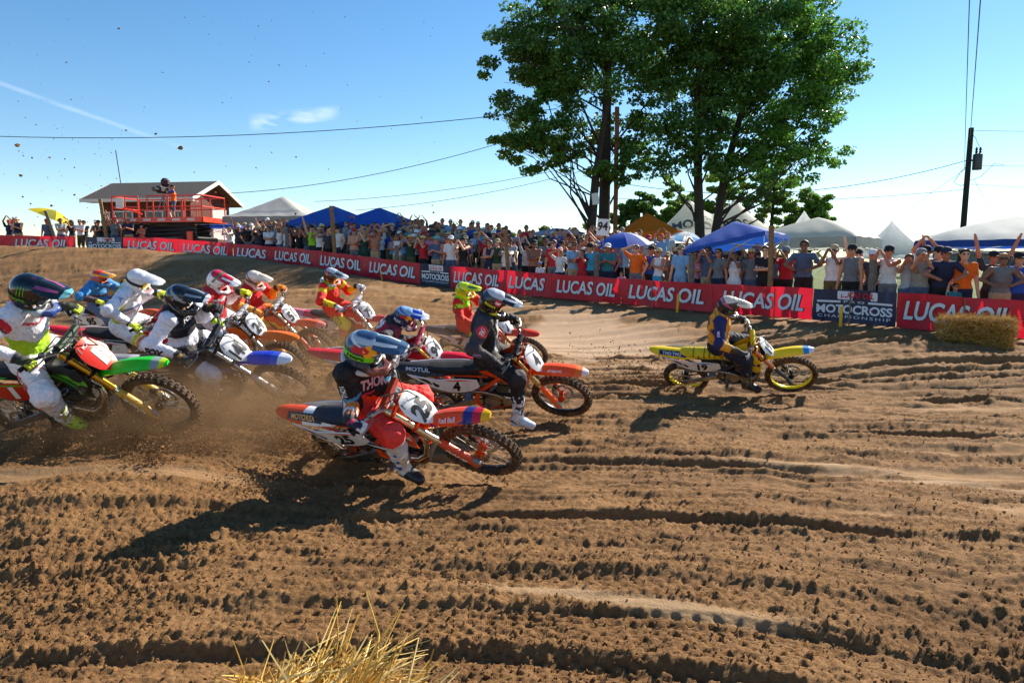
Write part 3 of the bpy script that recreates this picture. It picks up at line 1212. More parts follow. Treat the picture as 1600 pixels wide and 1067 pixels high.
    RZ = [(-.42, .915, .090, .02, 0), (-.52, .932, .100, .035, 0), (-.66, .955, .103, .045, .004), (-.80, .985, .100, .045, .006), (-.92, 1.01, .092, .038, .006), (-1.02, 1.032, .075, .025, .004), (-1.08, 1.045, .052, .014, 0), (-1.105, 1.05, .025, .006, 0)]
    rz = g('reartip', {})
    rm, zr = [P(g('rear'))], [0] * 7
    for (i0, c) in sorted(rz.items()):
        rm.append(P(c))
        for i in range(i0, 7):
            zr[i] = len(rm) - 1
    mb = MB()
    arch_loft(mb, RZ, .012, lambda i: zr[i])
    rf = mb.build('rear_mudguard', rm, root, None, 50)
    if g('reartxt'):
        mb = MB()

        def rfn(u, v):
            x = -.80 + u
            j = max(i for i in range(7) if RZ[i][0] >= x)
            t = (x - RZ[j][0]) / (RZ[j + 1][0] - RZ[j][0])
            z, hw, dr = (RZ[j][k] + (RZ[j + 1][k] - RZ[j][k]) * t for k in (1, 2, 3))
            q = .78 - v / .075
            return Vector((x, -hw * q - .002, z - dr * abs(q) ** 2.6 + .006))
        if g('rearpatch'):
            put_shape(mb, [(-.16, -.008), (.22, -.008), (.22, .05), (-.16, .05)], rfn, 1)
        put_text(mb, g('reartxt'), lambda u, v: rfn(u, v + .02) + Vector((0, -.003, .003)), .036, w=g('rearw', .26), cu=.02, bold=.03)
        mb.build('lettering', [mat('decal_%s' % g('reartxtcol', 'e8e8e8'), g('reartxtcol', 'e8e8e8'), .4), P(g('rearpatch', '222222'))], rf)
    # seat, tank
    SZ = [(.30, 1.03, .045, .06), (.22, 1.005, .070, .09), (.10, .975, .085, .10), (-.08, .955, .092, .105), (-.28, .95, .096, .10), (-.46, .965, .092, .085), (-.60, .985, .078, .06), (-.66, .992, .05, .03)]
    zs = g('seatzone', [0] * 7)

    def seat(mb):
        rings = []
        for (x, z, hw, dp) in SZ:
            rings.append([Vector((x, hw * c, z - dp * .5 + dp * .5 * s_)) for c, s_ in [(math.copysign(abs(math.cos(a)) ** .6, math.cos(a)), math.copysign(abs(math.sin(a)) ** .6, math.sin(a))) for a in [2 * math.pi * i / 14 for i in range(14)]]])
        for i in range(7):
            mb.loft([rings[i], rings[i + 1]], m=zs[i], caps=False)
        mb.add(rings[0], [tuple(range(14))[::-1]])
        mb.add(rings[-1], [tuple(range(14))])
    mb = MB()
    seat(mb)
    so_ = mb.build('seat', [mat('seat_%s' % g('seat', '161616'), g('seat', '161616'), .75, vary=.2, bump=.3, bscale=300, dirt=.3), mat('seat_%s' % g('seat2', g('seat', '161616')), g('seat2', g('seat', '161616')), .7, bump=.3, bscale=300, dirt=.3)], root)
    if g('seatribs'):
        mb = MB()
        for k in range(6):
            x = -.10 - k * .075
            j = max(i for i in range(8) if SZ[i][0] >= x)
            hw, zt, dp = SZ[j][2] + .002, SZ[j][1] + .003, SZ[j][3]
            pts = [(x, hw * math.copysign(abs(math.cos(a)) ** .6, math.cos(a)), zt - dp * .5 + dp * .5 * abs(math.sin(a)) ** .6) for a in [math.pi * i / 10 for i in range(11)]]
            mb.tube(pts, .006, 5)
        mb.build('seat_rib', [mat('seat_%s' % g('seatribs'), g('seatribs'), .7)], so_)
    tk = part('fuel_tank', 'tank', lambda mb: (mb.loft([[Vector((x, hw * math.cos(a), z + hh * math.sin(a))) for a in [2 * math.pi * i / 14 for i in range(14)]] for (x, hw, z, hh) in
                                                     ((.05, .06, .90, .06), (.12, .11, .91, .09), (.24, .13, .92, .105), (.34, .11, .93, .10), (.40, .05, .93, .06))])), [P(g('tank', '1a1a1a'))])
    part('filler_cap', 'cap', lambda mb: mb.lathe([(.0, 1.05), (.034, 1.05), (.036, 1.015), (.03, 1.0)], (.31, 0, 0), (0, 0, 1), 14), [mat('cap_%s' % g('hub', 'd04a10'), g('hub', 'd04a10'), .4, .5)], tk)

    # frame, swingarm, engine
    def frame(mb):
        mb.tube([(.385, 0, .86), (.33, 0, 1.02)], .032, 10)
        mb.tube([(.385, 0, .90), (.40, 0, .80), (.33, 0, .52)], [.03, .026, .022], 8)
        for s in (-1, 1):
            mb.tube([(.36, s * .02, .94), (.27, s * .09, .90), (.06, s * .115, .77), (-.16, s * .115, .62), (-.22, s * .105, .46), (-.16, s * .10, .37), (-.0, s * .10, .335), (.22, s * .085, .345), (.33, s * .02, .52)], [.024, .026, .026, .028, .028, .02, .017, .017, .018], 8)
            mb.tube([(-.02, s * .09, .82), (-.30, s * .085, .86), (-.66, s * .075, .91)], .013, 6)
            mb.tube([(-.18, s * .105, .62), (-.42, s * .09, .75), (-.66, s * .075, .90)], .012, 6)
    part('frame', 'frame', frame, [frame_m])

    def swing(mb):
        for s in (-1, 1):
            rings = []
            for (x, z, h, w) in ((-.14, .455, .07, .03), (-.26, .45, .085, .03), (-.45, .40, .075, .026), (-.68, .345, .055, .024), (-.80, .33, .05, .024)):
                rings.append([Vector((x, s * .092 + dy * w, z + dz * h)) for dy, dz in ((-.5, -.5), (.5, -.5), (.5, .5), (-.5, .5))])
            mb.loft(rings)
        mb.box((-.32, 0, .43), (.09, .17, .06), bev=.01)
    sw = part('swingarm', 'swing', swing, [alloy])
    part('chain', 'chain', lambda mb: mb.tube([(-.20, .075, .50), (-.74, .075, .415), (-.815, .075, .335), (-.74, .075, .255), (-.20, .075, .405), (-.15, .075, .45)], .011, 5, closed=True), [dark], sw)

    def engine(mb):
        mb.box((.02, 0, .44), (.36, .17, .20), Matrix.Rotation(.12, 3, 'Y'), 0, bev=.035)
        mb.box((.17, 0, .43), (.17, .14, .15), Matrix.Rotation(.2, 3, 'Y'), 0, bev=.03)
        rot = Matrix.Rotation(.22, 3, 'Y')
        mb.box((.115, 0, .60), (.15, .15, .14), rot, 0, bev=.02)
        for k in range(4):
            mb.box(Vector((.115, 0, .56 + .026 * k)) + Vector((.006 * k, 0, 0)), (.168, .165, .008), rot, 1)
        mb.box((.135, 0, .71), (.17, .17, .09), rot, 1, bev=.02)
        mb.box((.145, 0, .775), (.13, .13, .05), rot, 0, bev=.018)
        for (x, z, r, y0, y1) in ((-.02, .46, .095, -.085, -.128), (.135, .415, .060, -.07, -.115), (.10, .43, .075, .085, .115)):
            mb.lathe([(r * .98, y0), (r, y1 * .96), (r * .9, y1), (0, y1)] if y1 < 0 else [(r * .98, y0), (r, y1 * .96), (r * .9, y1), (0, y1)], (x, 0, z), n=22, m=1)
            for k in range(6):
                a = k * math.pi / 3
                mb.lathe([(.008, y1 * .9), (.008, y1 * 1.03), (0, y1 * 1.03)], (x + r * .88 * math.cos(a), 0, z + r * .88 * math.sin(a)), n=6, m=1)
        mb.box((-.02, 0, .72), (.14, .10, .10), None, 0, bev=.02)
        mb.box((-.26, 0, .77), (.30, .15, .17), None, 0, bev=.04)
        mb.tube([(-.16, 0, .50), (-.13, 0, .82)], .045, 10, 1)
        for k in range(7):
            mb.lathe([(.052, .52 + .04 * k), (.060, .535 + .04 * k), (.052, .55 + .04 * k)], (-.145, 0, 0), (0, 0, 1), 12, 1)
    part('engine', 'engine', engine, [dark, alloy])
    part('skid_plate', 'skid', lambda mb: mb.loft([[Vector((x, y, z + (.03 if abs(y) > .1 else 0))) for y in (-.125, -.09, .09, .125)] + [Vector((x, y, z - .008)) for y in (.12, .09, -.09, -.12)] for (x, z) in ((.34, .50), (.27, .37), (.18, .325), (-.05, .315), (-.17, .345))]), [black])
    for s in (-1, 1):
        rd = part('radiator', 'rad%d' % s, lambda mb: [mb.box((.30, s * .115, .82), (.055, .11, .25), Matrix.Rotation(.15, 3, 'Y'), 0, bev=.01)] + [mb.box((.331, s * .115, .72 + .022 * k), (.012, .115, .006), Matrix.Rotation(.5, 3, 'Y'), 1) for k in range(10)], [alloy, black])
        part('footpeg', 'peg%d' % s, lambda mb: (mb.box((-.10, s * .185, .385), (.045, .11, .02), None, 0), mb.tube([(-.12, s * .10, .40), (-.10, s * .14, .385)], .014, 6)), [alloy])

    def header(mb):
        mb.tube([(.20, -.02, .69), (.28, -.035, .685), (.345, -.05, .64), (.355, -.085, .56), (.315, -.125, .49), (.24, -.155, .475), (.14, -.165, .53), (.04, -.16, .60), (-.10, -.145, .64), (-.26, -.115, .645), (-.38, -.097, .66)],
                [.020, .021, .022, .025, .028, .029, .025, .022, .021, .021, .023], 12)
    ex = part('exhaust_header', 'header', header, [mat('header_steel', '9a8f80', .25, 1., vary=.2, dirt=.3)])

    def muffler(mb):
        a, b = Vector((-.36, -.095, .655)), Vector((-.83, -.10, .775))
        dd = (b - a).normalized()
        for (q0, q1, r0, r1, mm) in ((0, .03, .025, .046, 1), (.03, .40, .046, .056, 0), (.40, .455, .056, .045, 1), (.455, .47, .028, .026, 1)):
            mb.tube([a + dd * q0, a + dd * q1], [r0, r1], 14, mm)
    part('silencer', 'muffler', muffler, [mat('silencer_alloy', '9c9a96', .4, .9, vary=.12, dirt=.25), dark], ex)
    part('brake_pedal', 'pedal', lambda mb: mb.tube([(-.16, -.135, .40), (-.02, -.15, .36), (.08, -.155, .37), (.10, -.18, .37)], .008, 6), [alloy])
    return root, MS


def grip_points(MS):
    return {s: MS @ Vector((.258, s * .335, 1.225)) for s in (-1, 1)}
# ---------------------------------------------------------------- riders
def hexc(c):
    return np.array(lin(c)[:3])


def wob(V, f, seed=0):
    """smooth 3-D wobble"""
    a = V * f + seed * 3.7
    return (np.sin(a[:, 0] * 1.3 + np.sin(a[:, 1] * 1.7)) + np.sin(a[:, 1] * 1.1 + 1.3 * np.sin(a[:, 2] * 1.5)) + np.sin(a[:, 2] * 1.2 + 1.1 * np.sin(a[:, 0] * 1.9))) / 3


CLOTH = None


def decal(bvh, parent, name, text, c, xd, nd, h, w=None, colour='f0f0f0', bold=.04, shear=0., shape=None, shape_col=None, off=.005, curve=0.):
    """print text (and an optional backing shape) on a body surface by projecting it along nd"""
    xd, nd = Vector(xd).normalized(), Vector(nd).normalized()
    yd = nd.cross(xd).normalized()
    xd = yd.cross(nd).normalized()
    c = Vector(c)

    def fn(e):
        def f(u, v):
            v = v - curve * u * u
            o = c + xd * u + yd * v + nd * .4
            hit = bvh.ray_cast(o, -nd, .8)
            if hit[0] is None or (hit[0] - c).length > .25:
                return c + xd * u + yd * v
            n = hit[1] if hit[1].dot(nd) > 0 else -hit[1]
            return hit[0] + n * e
        return f
    mb = MB()
    if shape:
        V2, T, _ = tri2d(shape, .03)
        f = fn(off * .7)
        mb.add([f(u, v) for u, v in V2], T, 1)
    if text:
        put_text(mb, text, fn(off), h, w=w, m=0, bold=bold, shear=shear)
    return mb.build(name, [mat('print_%s' % colour, colour, .6), mat('print_%s' % (shape_col or '202020'), shape_col or '202020', .6)], parent)


def helmet_body():
    b = Body()
    X, Y, Z = (1, 0, 0), (0, 1, 0), (0, 0, 1)
    b.cap((-.025, 0, .02), (.03, 0, .03), .128, .120, 'shell', .03, [(Y, .97), (Z, 1.02)])
    b.cap((-.045, 0, -.05), (-.02, 0, -.03), .112, .118, 'shell', .04)
    for s in (-1, 1):
        b.cap((-.02, s * .088, -.080), (.09, s * .084, -.118), .036, .030, 'jaw', .035)
        b.cap((.09, s * .084, -.118), (.158, s * .036, -.120), .030, .028, 'jaw', .025)
    b.cap((.158, -.036, -.120), (.158, .036, -.120), .028, .028, 'jaw', .025)
    b.cap((.172, -.018, -.104), (.172, .018, -.104), .017, .017, 'jaw', .015)
    # eye port and the hollow inside
    b.cap((.16, -.075, -.022), (.16, .075, -.022), .066, .066, 'port', .012, (X, 1.55), cut=True)
    b.cap((.02, 0, -.26), (.02, 0, -.02), .088, .095, 'hollow', .015, cut=True)
    b.mesh(.0095)
    return b


HELM = {}


def make_helmet(parent, M, cfg, hid):
    if 'b' not in HELM:
        HELM['b'] = helmet_body()
        HELM['bvh'] = BVHTree.FromPolygons([tuple(v) for v in HELM['b'].V], [tuple(q) for q in HELM['b'].Q])
    b = HELM['b']
    V = b.V
    x, y, z = V.T
    col = np.tile(hexc(cfg.get('base', '202020')), (len(V), 1))
    for cond, c in cfg.get('zones', []):
        w = np.clip(cond(x, y, z) * 120, 0, 1)[:, None]
        col = col * (1 - w) + hexc(c) * w
    ins = (np.sqrt((x - .02) ** 2 + y * y) < .097) & (z < .05) & (b.N[:, 0] * (x - .02) + b.N[:, 1] * y < 0)
    col[ins] = (.015, .015, .015)
    me = np_mesh('helmet', V, b.Q, [mat('helmet_paint', None, .22, vary=.03, dirt=.12, coat=.5, attr='col')], color=col)
    h = link('helmet', me, parent, M)
    # visor peak
    mb = MB()
    st = [(.030, .134, .080, .032), (.08, .139, .098, .044), (.15, .136, .106, .044), (.21, .128, .102, .034), (.268, .118, .084, .020), (.300, .111, .056, .008), (.310, .108, .03, .004)]
    vm = [mat('visor_%s' % c, c, .25, vary=.05, dirt=.12, coat=.4) for c in cfg.get('visor', ['202020', 'e0e0e0'])]
    vz = cfg.get('visorzone', [0, 0, 0, 0, 1, 1])
    rings = []
    for (sx, sz, hw, dr) in st:
        top = [Vector((sx, q * hw, sz - dr * abs(q) ** 2.2 + .012 * max(0, 1 - abs(q) * 2.5))) for q in [-1 + i / 5 for i in range(11)]]
        rings.append(top + [p - Vector((0, 0, .007)) for p in top[::-1]])
    for i in range(len(rings) - 1):
        mb.loft([rings[i], rings[i + 1]], m=vz[i], caps=False)
    mb.add(rings[0], [tuple(range(22))[::-1]])
    mb.add(rings[-1], [tuple(range(22))], vz[-1])
    vis = mb.build('visor', vm, h, None, 50)
    if cfg.get('visorstripe'):
        mb = MB()

        def vf(u, v):
            i = max(k for k in range(len(st)) if st[k][0] <= u + 1e-6)
            i = min(i, len(st) - 2)
            t = (u - st[i][0]) / (st[i + 1][0] - st[i][0])
            zz, hw, dr = (st[i][k] + (st[i + 1][k] - st[i][k]) * t for k in (1, 2, 3))
            q = v / hw
            return Vector((u, v, zz - dr * abs(q) ** 2.2 + .012 * max(0, 1 - abs(q) * 2.5) + .004))
        for s in (-1, 1):
            put_shape(mb, [(.06, s * .05), (.15, s * .045), (.24, s * .03), (.24, s * .05), (.15, s * .075), (.06, s * .075)][::s], vf)
        mb.build('visor_graphic', [mat('print_%s' % cfg['visorstripe'], cfg['visorstripe'], .4)], vis)
    # goggles : frame > lens ; strap round the shell
    mb = MB()
    gx = lambda yy: .108 - 3.2 * yy * yy
    ring = [(math.cos(a), math.sin(a)) for a in [2 * math.pi * i / 20 for i in range(20)]]
    sup = lambda c: math.copysign(abs(c) ** .6, c)
    pts = [Vector((gx(.078 * sup(c)), .078 * sup(c), -.016 + .046 * sup(s) + .010 * (abs(c) < .25 and s < 0))) for c, s in ring]
    mb.tube(pts, .0095, 6, closed=True)
    gog = mb.build('goggle_frame', [mat('goggle_%s' % cfg.get('goggle', '181818'), cfg.get('goggle', '181818'), .4)], h)
    mb = MB()
    mb.add([Vector((gx(0) + .004, 0, -.016))] + pts, [(0, 1 + i, 1 + (i + 1) % 20) for i in range(20)])
    mb.build('goggle_lens', [mat('lens_%s' % cfg.get('lens', '101418'), cfg.get('lens', '101418'), .08, .15, vary=.02)], gog)
    mb = MB()
    bvh = HELM['bvh']
    zc = lambda t: -.010 + .012 * math.sin(t)
    N = 40
    rows = []
    for dz in (-.021, .021):
        row = []
        for i in range(N + 1):
            a = R(38 + (360 - 76) * i / N)
            dirv = Vector((math.cos(a), math.sin(a), 0))
            o = Vector((0, 0, dz + .005 - .10 * dirv.x * .15))
            hit = bvh.ray_cast(o + dirv * .4, -dirv, .4)
            p = hit[0] if hit[0] is not None else o + dirv * .12
            row.append(p + dirv * .004)
        rows.append(row)
    mb.add(rows[0] + rows[1], [(i, i + 1, N + 1 + i + 1, N + 1 + i) for i in range(N)])
    strap = mb.build('goggle_strap', [mat('strap_%s' % cfg.get('strap', '181818'), cfg.get('strap', '181818'), .7, vary=.05)], gog)
    if cfg.get('straptxt'):
        mb = MB()

        def sf(u, v):     # right-hand side of the head, read from -y
            a = -math.pi / 2 + u / .12
            dirv = Vector((math.cos(a), math.sin(a), 0))
            o = Vector((0, 0, v + .005 - .10 * dirv.x * .15))
            hit = bvh.ray_cast(o + dirv * .4, -dirv, .4)
            return (hit[0] if hit[0] is not None else o + dirv * .12) + dirv * .0075
        put_text(mb, cfg['straptxt'], sf, .026, w=.12, cu=-.03, bold=.05)
        mb.build('lettering', [mat('print_%s' % cfg.get('strapcol', '101010'), cfg.get('strapcol', '101010'), .6)], strap)
    for (kind, arg, c, sc, nrm) in cfg.get('marks', []):
        if kind == 'text':
            decal(bvh, h, 'helmet_print', arg, c, (1, 0, 0), nrm, sc, colour=cfg['markcol'].get(arg, 'f0f0f0'), shear=.15, off=.004)
        else:
            decal(bvh, h, 'helmet_print', None, c, (1, 0, 0), nrm, sc, shape=[(u * sc, v * sc) for u, v in arg], shape_col=kind, off=.005)
    return h


def make_glove(parent, grip, axis, fwd, up, side, cfg):
    """closed hand round a handlebar grip; returns the wrist point"""
    a, f, u = (np.array(v, float) for v in (axis, fwd, up))
    g = np.array(grip, float)
    P = lambda fa, fu, aa=0: g + f * fa + u * fu + a * aa
    b = Body()
    wr = P(-.085, .022, -.008)
    b.cap(P(-.055, .030, .004), P(.012, .034, .002), .024, .020, 'palm', .02, (a, 1.75))
    b.cap(wr, P(-.05, .028), .031, .030, 'cuff', .02)
    for i in range(4):
        aa = (-.034, -.012, .011, .033)[i]
        l = (.92, 1.05, 1.0, .84)[i]
        k0, k1, k2, k3 = P(.012, .036, aa), P(.012 + .036 * l, .022, aa), P(.012 + .030 * l, -.014, aa), P(.006, -.029, aa)
        b.cap(k0, k1, .0125, .0112, 'finger%d' % i, .006)
        b.cap(k1, k2, .0112, .0105, 'finger%d' % i, .006)
        b.cap(k2, k3, .0105, .0095, 'tip', .006)
    b.cap(P(-.045, .018, -.040), P(-.020, -.018, -.048), .0145, .0125, 'thumb', .012)
    b.cap(P(-.020, -.018, -.048), P(.012, -.030, -.040), .0125, .0105, 'thumb', .008)
    b.mesh(.0075)
    col = np.tile(hexc(cfg.get('glove', '181818')), (len(b.V), 1))
    c2 = hexc(cfg.get('glove2', cfg.get('glove', '303030')))
    col[np.char.startswith(b.part.astype(str), 'finger')] = c2
    col[b.part == 'cuff'] = hexc(cfg.get('cuff', cfg.get('glove', '181818')))
    me = np_mesh('glove', b.V, b.Q, [mat('glove_cloth', None, .75, vary=.12, scale=40, dirt=.2, attr='col', bump=.15, bscale=220)], color=col)
    link('glove', me, parent)
    return Vector(wr)


def make_boot(parent, knee, ankle, toe_dir, side, cfg):
    k, an, td = (np.array(v, float) for v in (knee, ankle, Vector(toe_dir).normalized()))
    sh = (an - k) / np.linalg.norm(an - k)
    dn = sh - td * (sh @ td)
    dn /= np.linalg.norm(dn)
    lat = np.cross(td, dn)
    b = Body()
    top = k + (an - k) * .22
    b.cap(top, k + (an - k) * .55, .070, .066, 'shaft', .03)
    b.cap(k + (an - k) * .55, an, .064, .056, 'shaft', .03)
    b.cap(an + dn * .035 - td * .045, an + dn * .045 + td * .06, .044, .042, 'foot', .04)
    b.cap(an + dn * .045 + td * .06, an + dn * .062 + td * .17, .042, .030, 'toe', .03, (lat, 1.35))
    b.cap(an + dn * .090 - td * .065, an + dn * .090 + td * .17, .020, .018, 'sole', .012, (lat, 2.1))
    b.cap(top - td * .01, k + (an - k) * .5 + td * .022, .055, .05, 'plate', .02)
    for q in (.42, .62, .82):
        b.cap(k + (an - k) * q + lat * .05 - td * .03, k + (an - k) * q + lat * .055 + td * .035, .017, .017, 'buckle', .01)
        b.cap(k + (an - k) * q - lat * .05 - td * .03, k + (an - k) * q - lat * .055 + td * .035, .017, .017, 'buckle', .01)
    b.mesh(.0118)
    col = np.tile(hexc(cfg.get('boot', 'e0e0e0')), (len(b.V), 1))
    q = wob(b.V, 38, 2) + .35 * wob(b.V, 90, 5)
    w = np.clip((q - .28) * 6, 0, 1)[:, None]
    col = col * (1 - w) + hexc(cfg.get('boot2', '303030')) * w
    for p_, c_ in (('sole', cfg.get('sole', '151515')), ('toe', cfg.get('toe', '202020')), ('plate', cfg.get('bootplate', cfg.get('boot', 'e0e0e0'))), ('buckle', cfg.get('buckle', 'c0c0c0'))):
        col[b.part == p_] = hexc(c_)
    me = np_mesh('boot', b.V, b.Q, [mat('boot_leather', None, .5, vary=.15, scale=30, dirt=.45, attr='col')], color=col)
    link('boot', me, parent)


def make_rider(mtx, MS, pose, cfg, label):
    root = empty('person', mtx, label, 'rider', 'riders on the motocross bikes')
    g = pose.get
    hip, neck = Vector(g('hip', (-.04, 0, 1.07))), Vector(g('neck', (.20, 0, 1.50)))
    fw = Vector((1, 0, 0))
    up = (neck - hip).normalized()
    tw = g('twist', .16)
    lat = Vector((math.sin(tw), math.cos(tw), 0))
    lat = (lat - up * lat.dot(up)).normalized()
    frt = lat.cross(up).normalized()
    hl = Vector((0, 1, 0))
    chest = hip.lerp(neck, .62) - frt * .02
    b = Body()
    L, F_ = tuple(lat), tuple(frt)
    b.cap(hip - hl * .06 + Vector((0, 0, -.0)), hip + hl * .06, .115, .115, 'pelvis', .05, None)
    b.cap(hip + up * .06, chest - up * .06, .112, .122, 'torso', .06, (L, 1.28))
    b.cap(chest - up * .04, chest + up * .10, .120, .108, 'torso', .06, (L, 1.36))
    b.cap(chest - frt * .045 - up * .02, neck - frt * .03 - up * .04, .085, .07, 'torso', .05, (L, 1.6))
    sh = {s: neck - up * .055 + lat * s * .185 + frt * .015 for s in (-1, 1)}
    b.cap(sh[-1], sh[1], .066, .066, 'shoulder', .06)
    head = neck + up * .10 + frt * .055 + Vector(g('headoff', (0, 0, 0)))
    b.cap(neck - up * .04, head, .058, .055, 'neck', .03)
    b.cap(head, head, .088, .088, 'head', .02)
    grips = grip_points(MS)
    for s in (-1, 1):
        ba = (MS.to_3x3() @ Vector((-.14, s, 0))).normalized()
        # hand frame: fingers run over the bar, forearm arrives from the shoulder side
        tosh = (sh[s] + Vector((0, s * .18, 0)) - grips[s])
        tosh = tosh - ba * tosh.dot(ba)
        d = (-tosh.normalized() * .72 + (MS.to_3x3() @ Vector((.7, 0, 0))))
        d = (d - ba * d.dot(ba)).normalized()
        upv = ba.cross(d) if s < 0 else d.cross(ba)
        if upv.z < 0:
            upv = -upv
        if pose.get('off_hand') == s:
            continue
        wr = make_glove(root, grips[s], ba, d, upv, s, cfg)
        el = ik(sh[s], wr, .30, .27, g('elbow', {}).get(s, (-.25, -1, .25) if s < 0 else (-.5, .25, -.7)))
        n_ = 'r' if s < 0 else 'l'
        b.cap(sh[s], el, .070, .060, 'uarm_' + n_, .045)
        b.cap(el, el, .060, .060, 'elbow_' + n_, .03)
        b.cap(el, el.lerp(wr, .95), .056, .040, 'farm_' + n_, .03)
        pose.setdefault('el', {})[s] = (sh[s].copy(), el.copy(), wr.copy())
    for s in (-1, 1):
        n_ = 'r' if s < 0 else 'l'
        hp = hip + hl * s * .085
        an, toe = g('foot', {}).get(s, ((-.13, s * .185, .475), (1, s * .12, -.10)))
        an = Vector(an)
        kn = ik(hp, an, .44, .45, g('knee', {}).get(s, (1, s * .35, .5)))
        b.cap(hp, kn, .104, .080, 'thigh_' + n_, .06)
        b.cap(kn, kn, .084, .084, 'knee_' + n_, .04)
        b.cap(kn, kn.lerp(an, .55), .080, .066, 'shin_' + n_, .04)
        make_boot(root, kn, an, toe, s, cfg)
        pose.setdefault('kn', {})[s] = (hp.copy(), kn.copy(), an.copy())
    seed = len(label)

    def folds(bb):
        V = bb.V
        w1 = .6 * np.abs(wob(V * np.array([1, 1, .6]), 24, seed)) ** .7 + .5 * np.abs(wob(V * np.array([.8, 1, 1.2]), 41, seed + 3)) ** .8
        w2 = wob(V, 60, seed + 1)
        amp = np.where(np.isin(bb.part, ['head', 'neck']), 0, 1.)
        return amp * (.019 * w1 + .0035 * w2 - .001)
    b.mesh(g('res', .0165), folds)
    V = b.V
    # torso coordinates for the colour patterns
    rel = V - np.array(hip)
    ax = dict(s=rel @ np.array(up) / (neck - hip).length, l=rel @ np.array(lat), f=rel @ np.array(frt), t=b.t, V=V)
    J, Pn = hexc(cfg.get('jersey', 'd02020')), hexc(cfg.get('pants', 'd02020'))
    col = np.tile(J, (len(V), 1))
    pt = b.part
    pants = np.isin(pt, ['pelvis', 'thigh_r', 'thigh_l', 'knee_r', 'knee_l', 'shin_r', 'shin_l'])
    col[pants & ~((pt == 'pelvis') & (ax['s'] > .16))] = Pn
    col[np.isin(pt, ['head', 'neck'])] = hexc(cfg.get('skin', 'b07050'))
    if cfg.get('sleeve'):
        col[np.isin(pt, ['uarm_r', 'uarm_l', 'elbow_r', 'elbow_l', 'farm_r', 'farm_l'])] = hexc(cfg['sleeve'])
    acc = cfg.get('seam', '2a2a2e')
    seams = [(['torso', 'pelvis'], lambda a: .011 - np.abs(a['s'] - .17), acc), (['farm_r', 'farm_l'], lambda a: a['t'] - .93, acc), (['thigh_r', 'thigh_l'], lambda a: .006 - np.abs(a['t'] - .72) * .4, acc),
             (['shoulder', 'torso'], lambda a: .012 - np.abs(a['s'] - .985), acc), (['knee_r', 'knee_l'], lambda a: .02 - np.abs(a['t'] - .5) * .1 - .03, acc), (['uarm_r', 'uarm_l'], lambda a: .005 - np.abs(a['t'] - .16) * .3, acc)]
    for parts, cond, c in list(cfg.get('zones', [])) + seams:
        m = np.isin(pt, parts) if parts else np.ones(len(V), bool)
        w = (np.clip(cond(ax) * 90, 0, 1) * m)[:, None]
        col = col * (1 - w) + hexc(c) * w
    me = np_mesh('body', V, b.Q, [mat('rider_cloth', None, .78, vary=.12, scale=30, bump=.55, bscale=34, attr='col', dirt=.22)], color=col)
    body = link('body', me, root)
    bvh = BVHTree.FromPolygons([tuple(v) for v in V], [tuple(q) for q in b.Q])
    for dcl in cfg.get('prints', []):
        where, text, h, w, c = dcl[:5]
        kw = dcl[5] if len(dcl) > 5 else {}
        try:
            if where == 'back':
                c0 = hip.lerp(neck, kw.pop('at', .72)) - frt * .1 - lat * kw.pop('lat', 0.)
                decal(bvh, body, 'jersey_print', text, c0, -lat, -frt, h, w, c, **kw)
            elif where == 'chest':
                c0 = hip.lerp(neck, kw.pop('at', .62)) + frt * .1 - lat * kw.pop('lat', 0.)
                decal(bvh, body, 'jersey_print', text, c0, lat, frt, h, w, c, **kw)
            elif where in ('uarm', 'farm', 'thigh', 'knee'):
                A = (pose['el'] if where in ('uarm', 'farm') else pose['kn'])[-1]
                p, q = (A[0], A[1]) if where in ('uarm', 'thigh') else (A[1], A[2])
                tt = kw.pop('at', .5)
                nn = Vector(kw.pop('n', (0, -1, .1)))
                xd = (q - p).normalized() * kw.pop('dir', 1)
                nn = (nn - xd * nn.dot(xd)).normalized()
                if kw.pop('across', False):
                    xd = nn.cross(xd) * -1
                decal(bvh, body, 'sleeve_print' if where[1:] == 'arm' else 'trouser_print', text, p.lerp(q, tt), xd, nn, h, w, c, **kw)
        except Exception as e:
            print('print failed', where, text, e)
    # helmet
    hy, hp_, hr = g('head', (0, -.25, 0))
    HM = Matrix.Translation(head) @ Matrix.Rotation(hy, 4, 'Z') @ Matrix.Rotation(-hp_, 4, 'Y') @ Matrix.Rotation(hr, 4, 'X')
    make_helmet(root, HM @ Matrix.Scale(g('helmet_scale', .92), 4), cfg.get('helmet', {}), label)
    if cfg.get('brace'):
        mb = MB()
        ctr = neck - up * .015
        for (rr, hh, wd) in ((.135, 0, .024),):
            mb.tube([ctr + lat * (math.cos(a) * .145) + frt * (math.sin(a) * .15 + .01) - up * (.03 * math.sin(a)) for a in [2 * math.pi * i / 24 for i in range(24)]], wd, 8, closed=True)
        mb.tube([ctr - frt * .13 + up * .01, ctr - frt * .15 - up * .10, ctr - frt * .14 - up * .18], [.03, .028, .02], 8)
        mb.build('neck_brace', [mat('brace_%s' % cfg['brace'], cfg['brace'], .4, dirt=.15)], root)
    return root, (hip, neck, head)
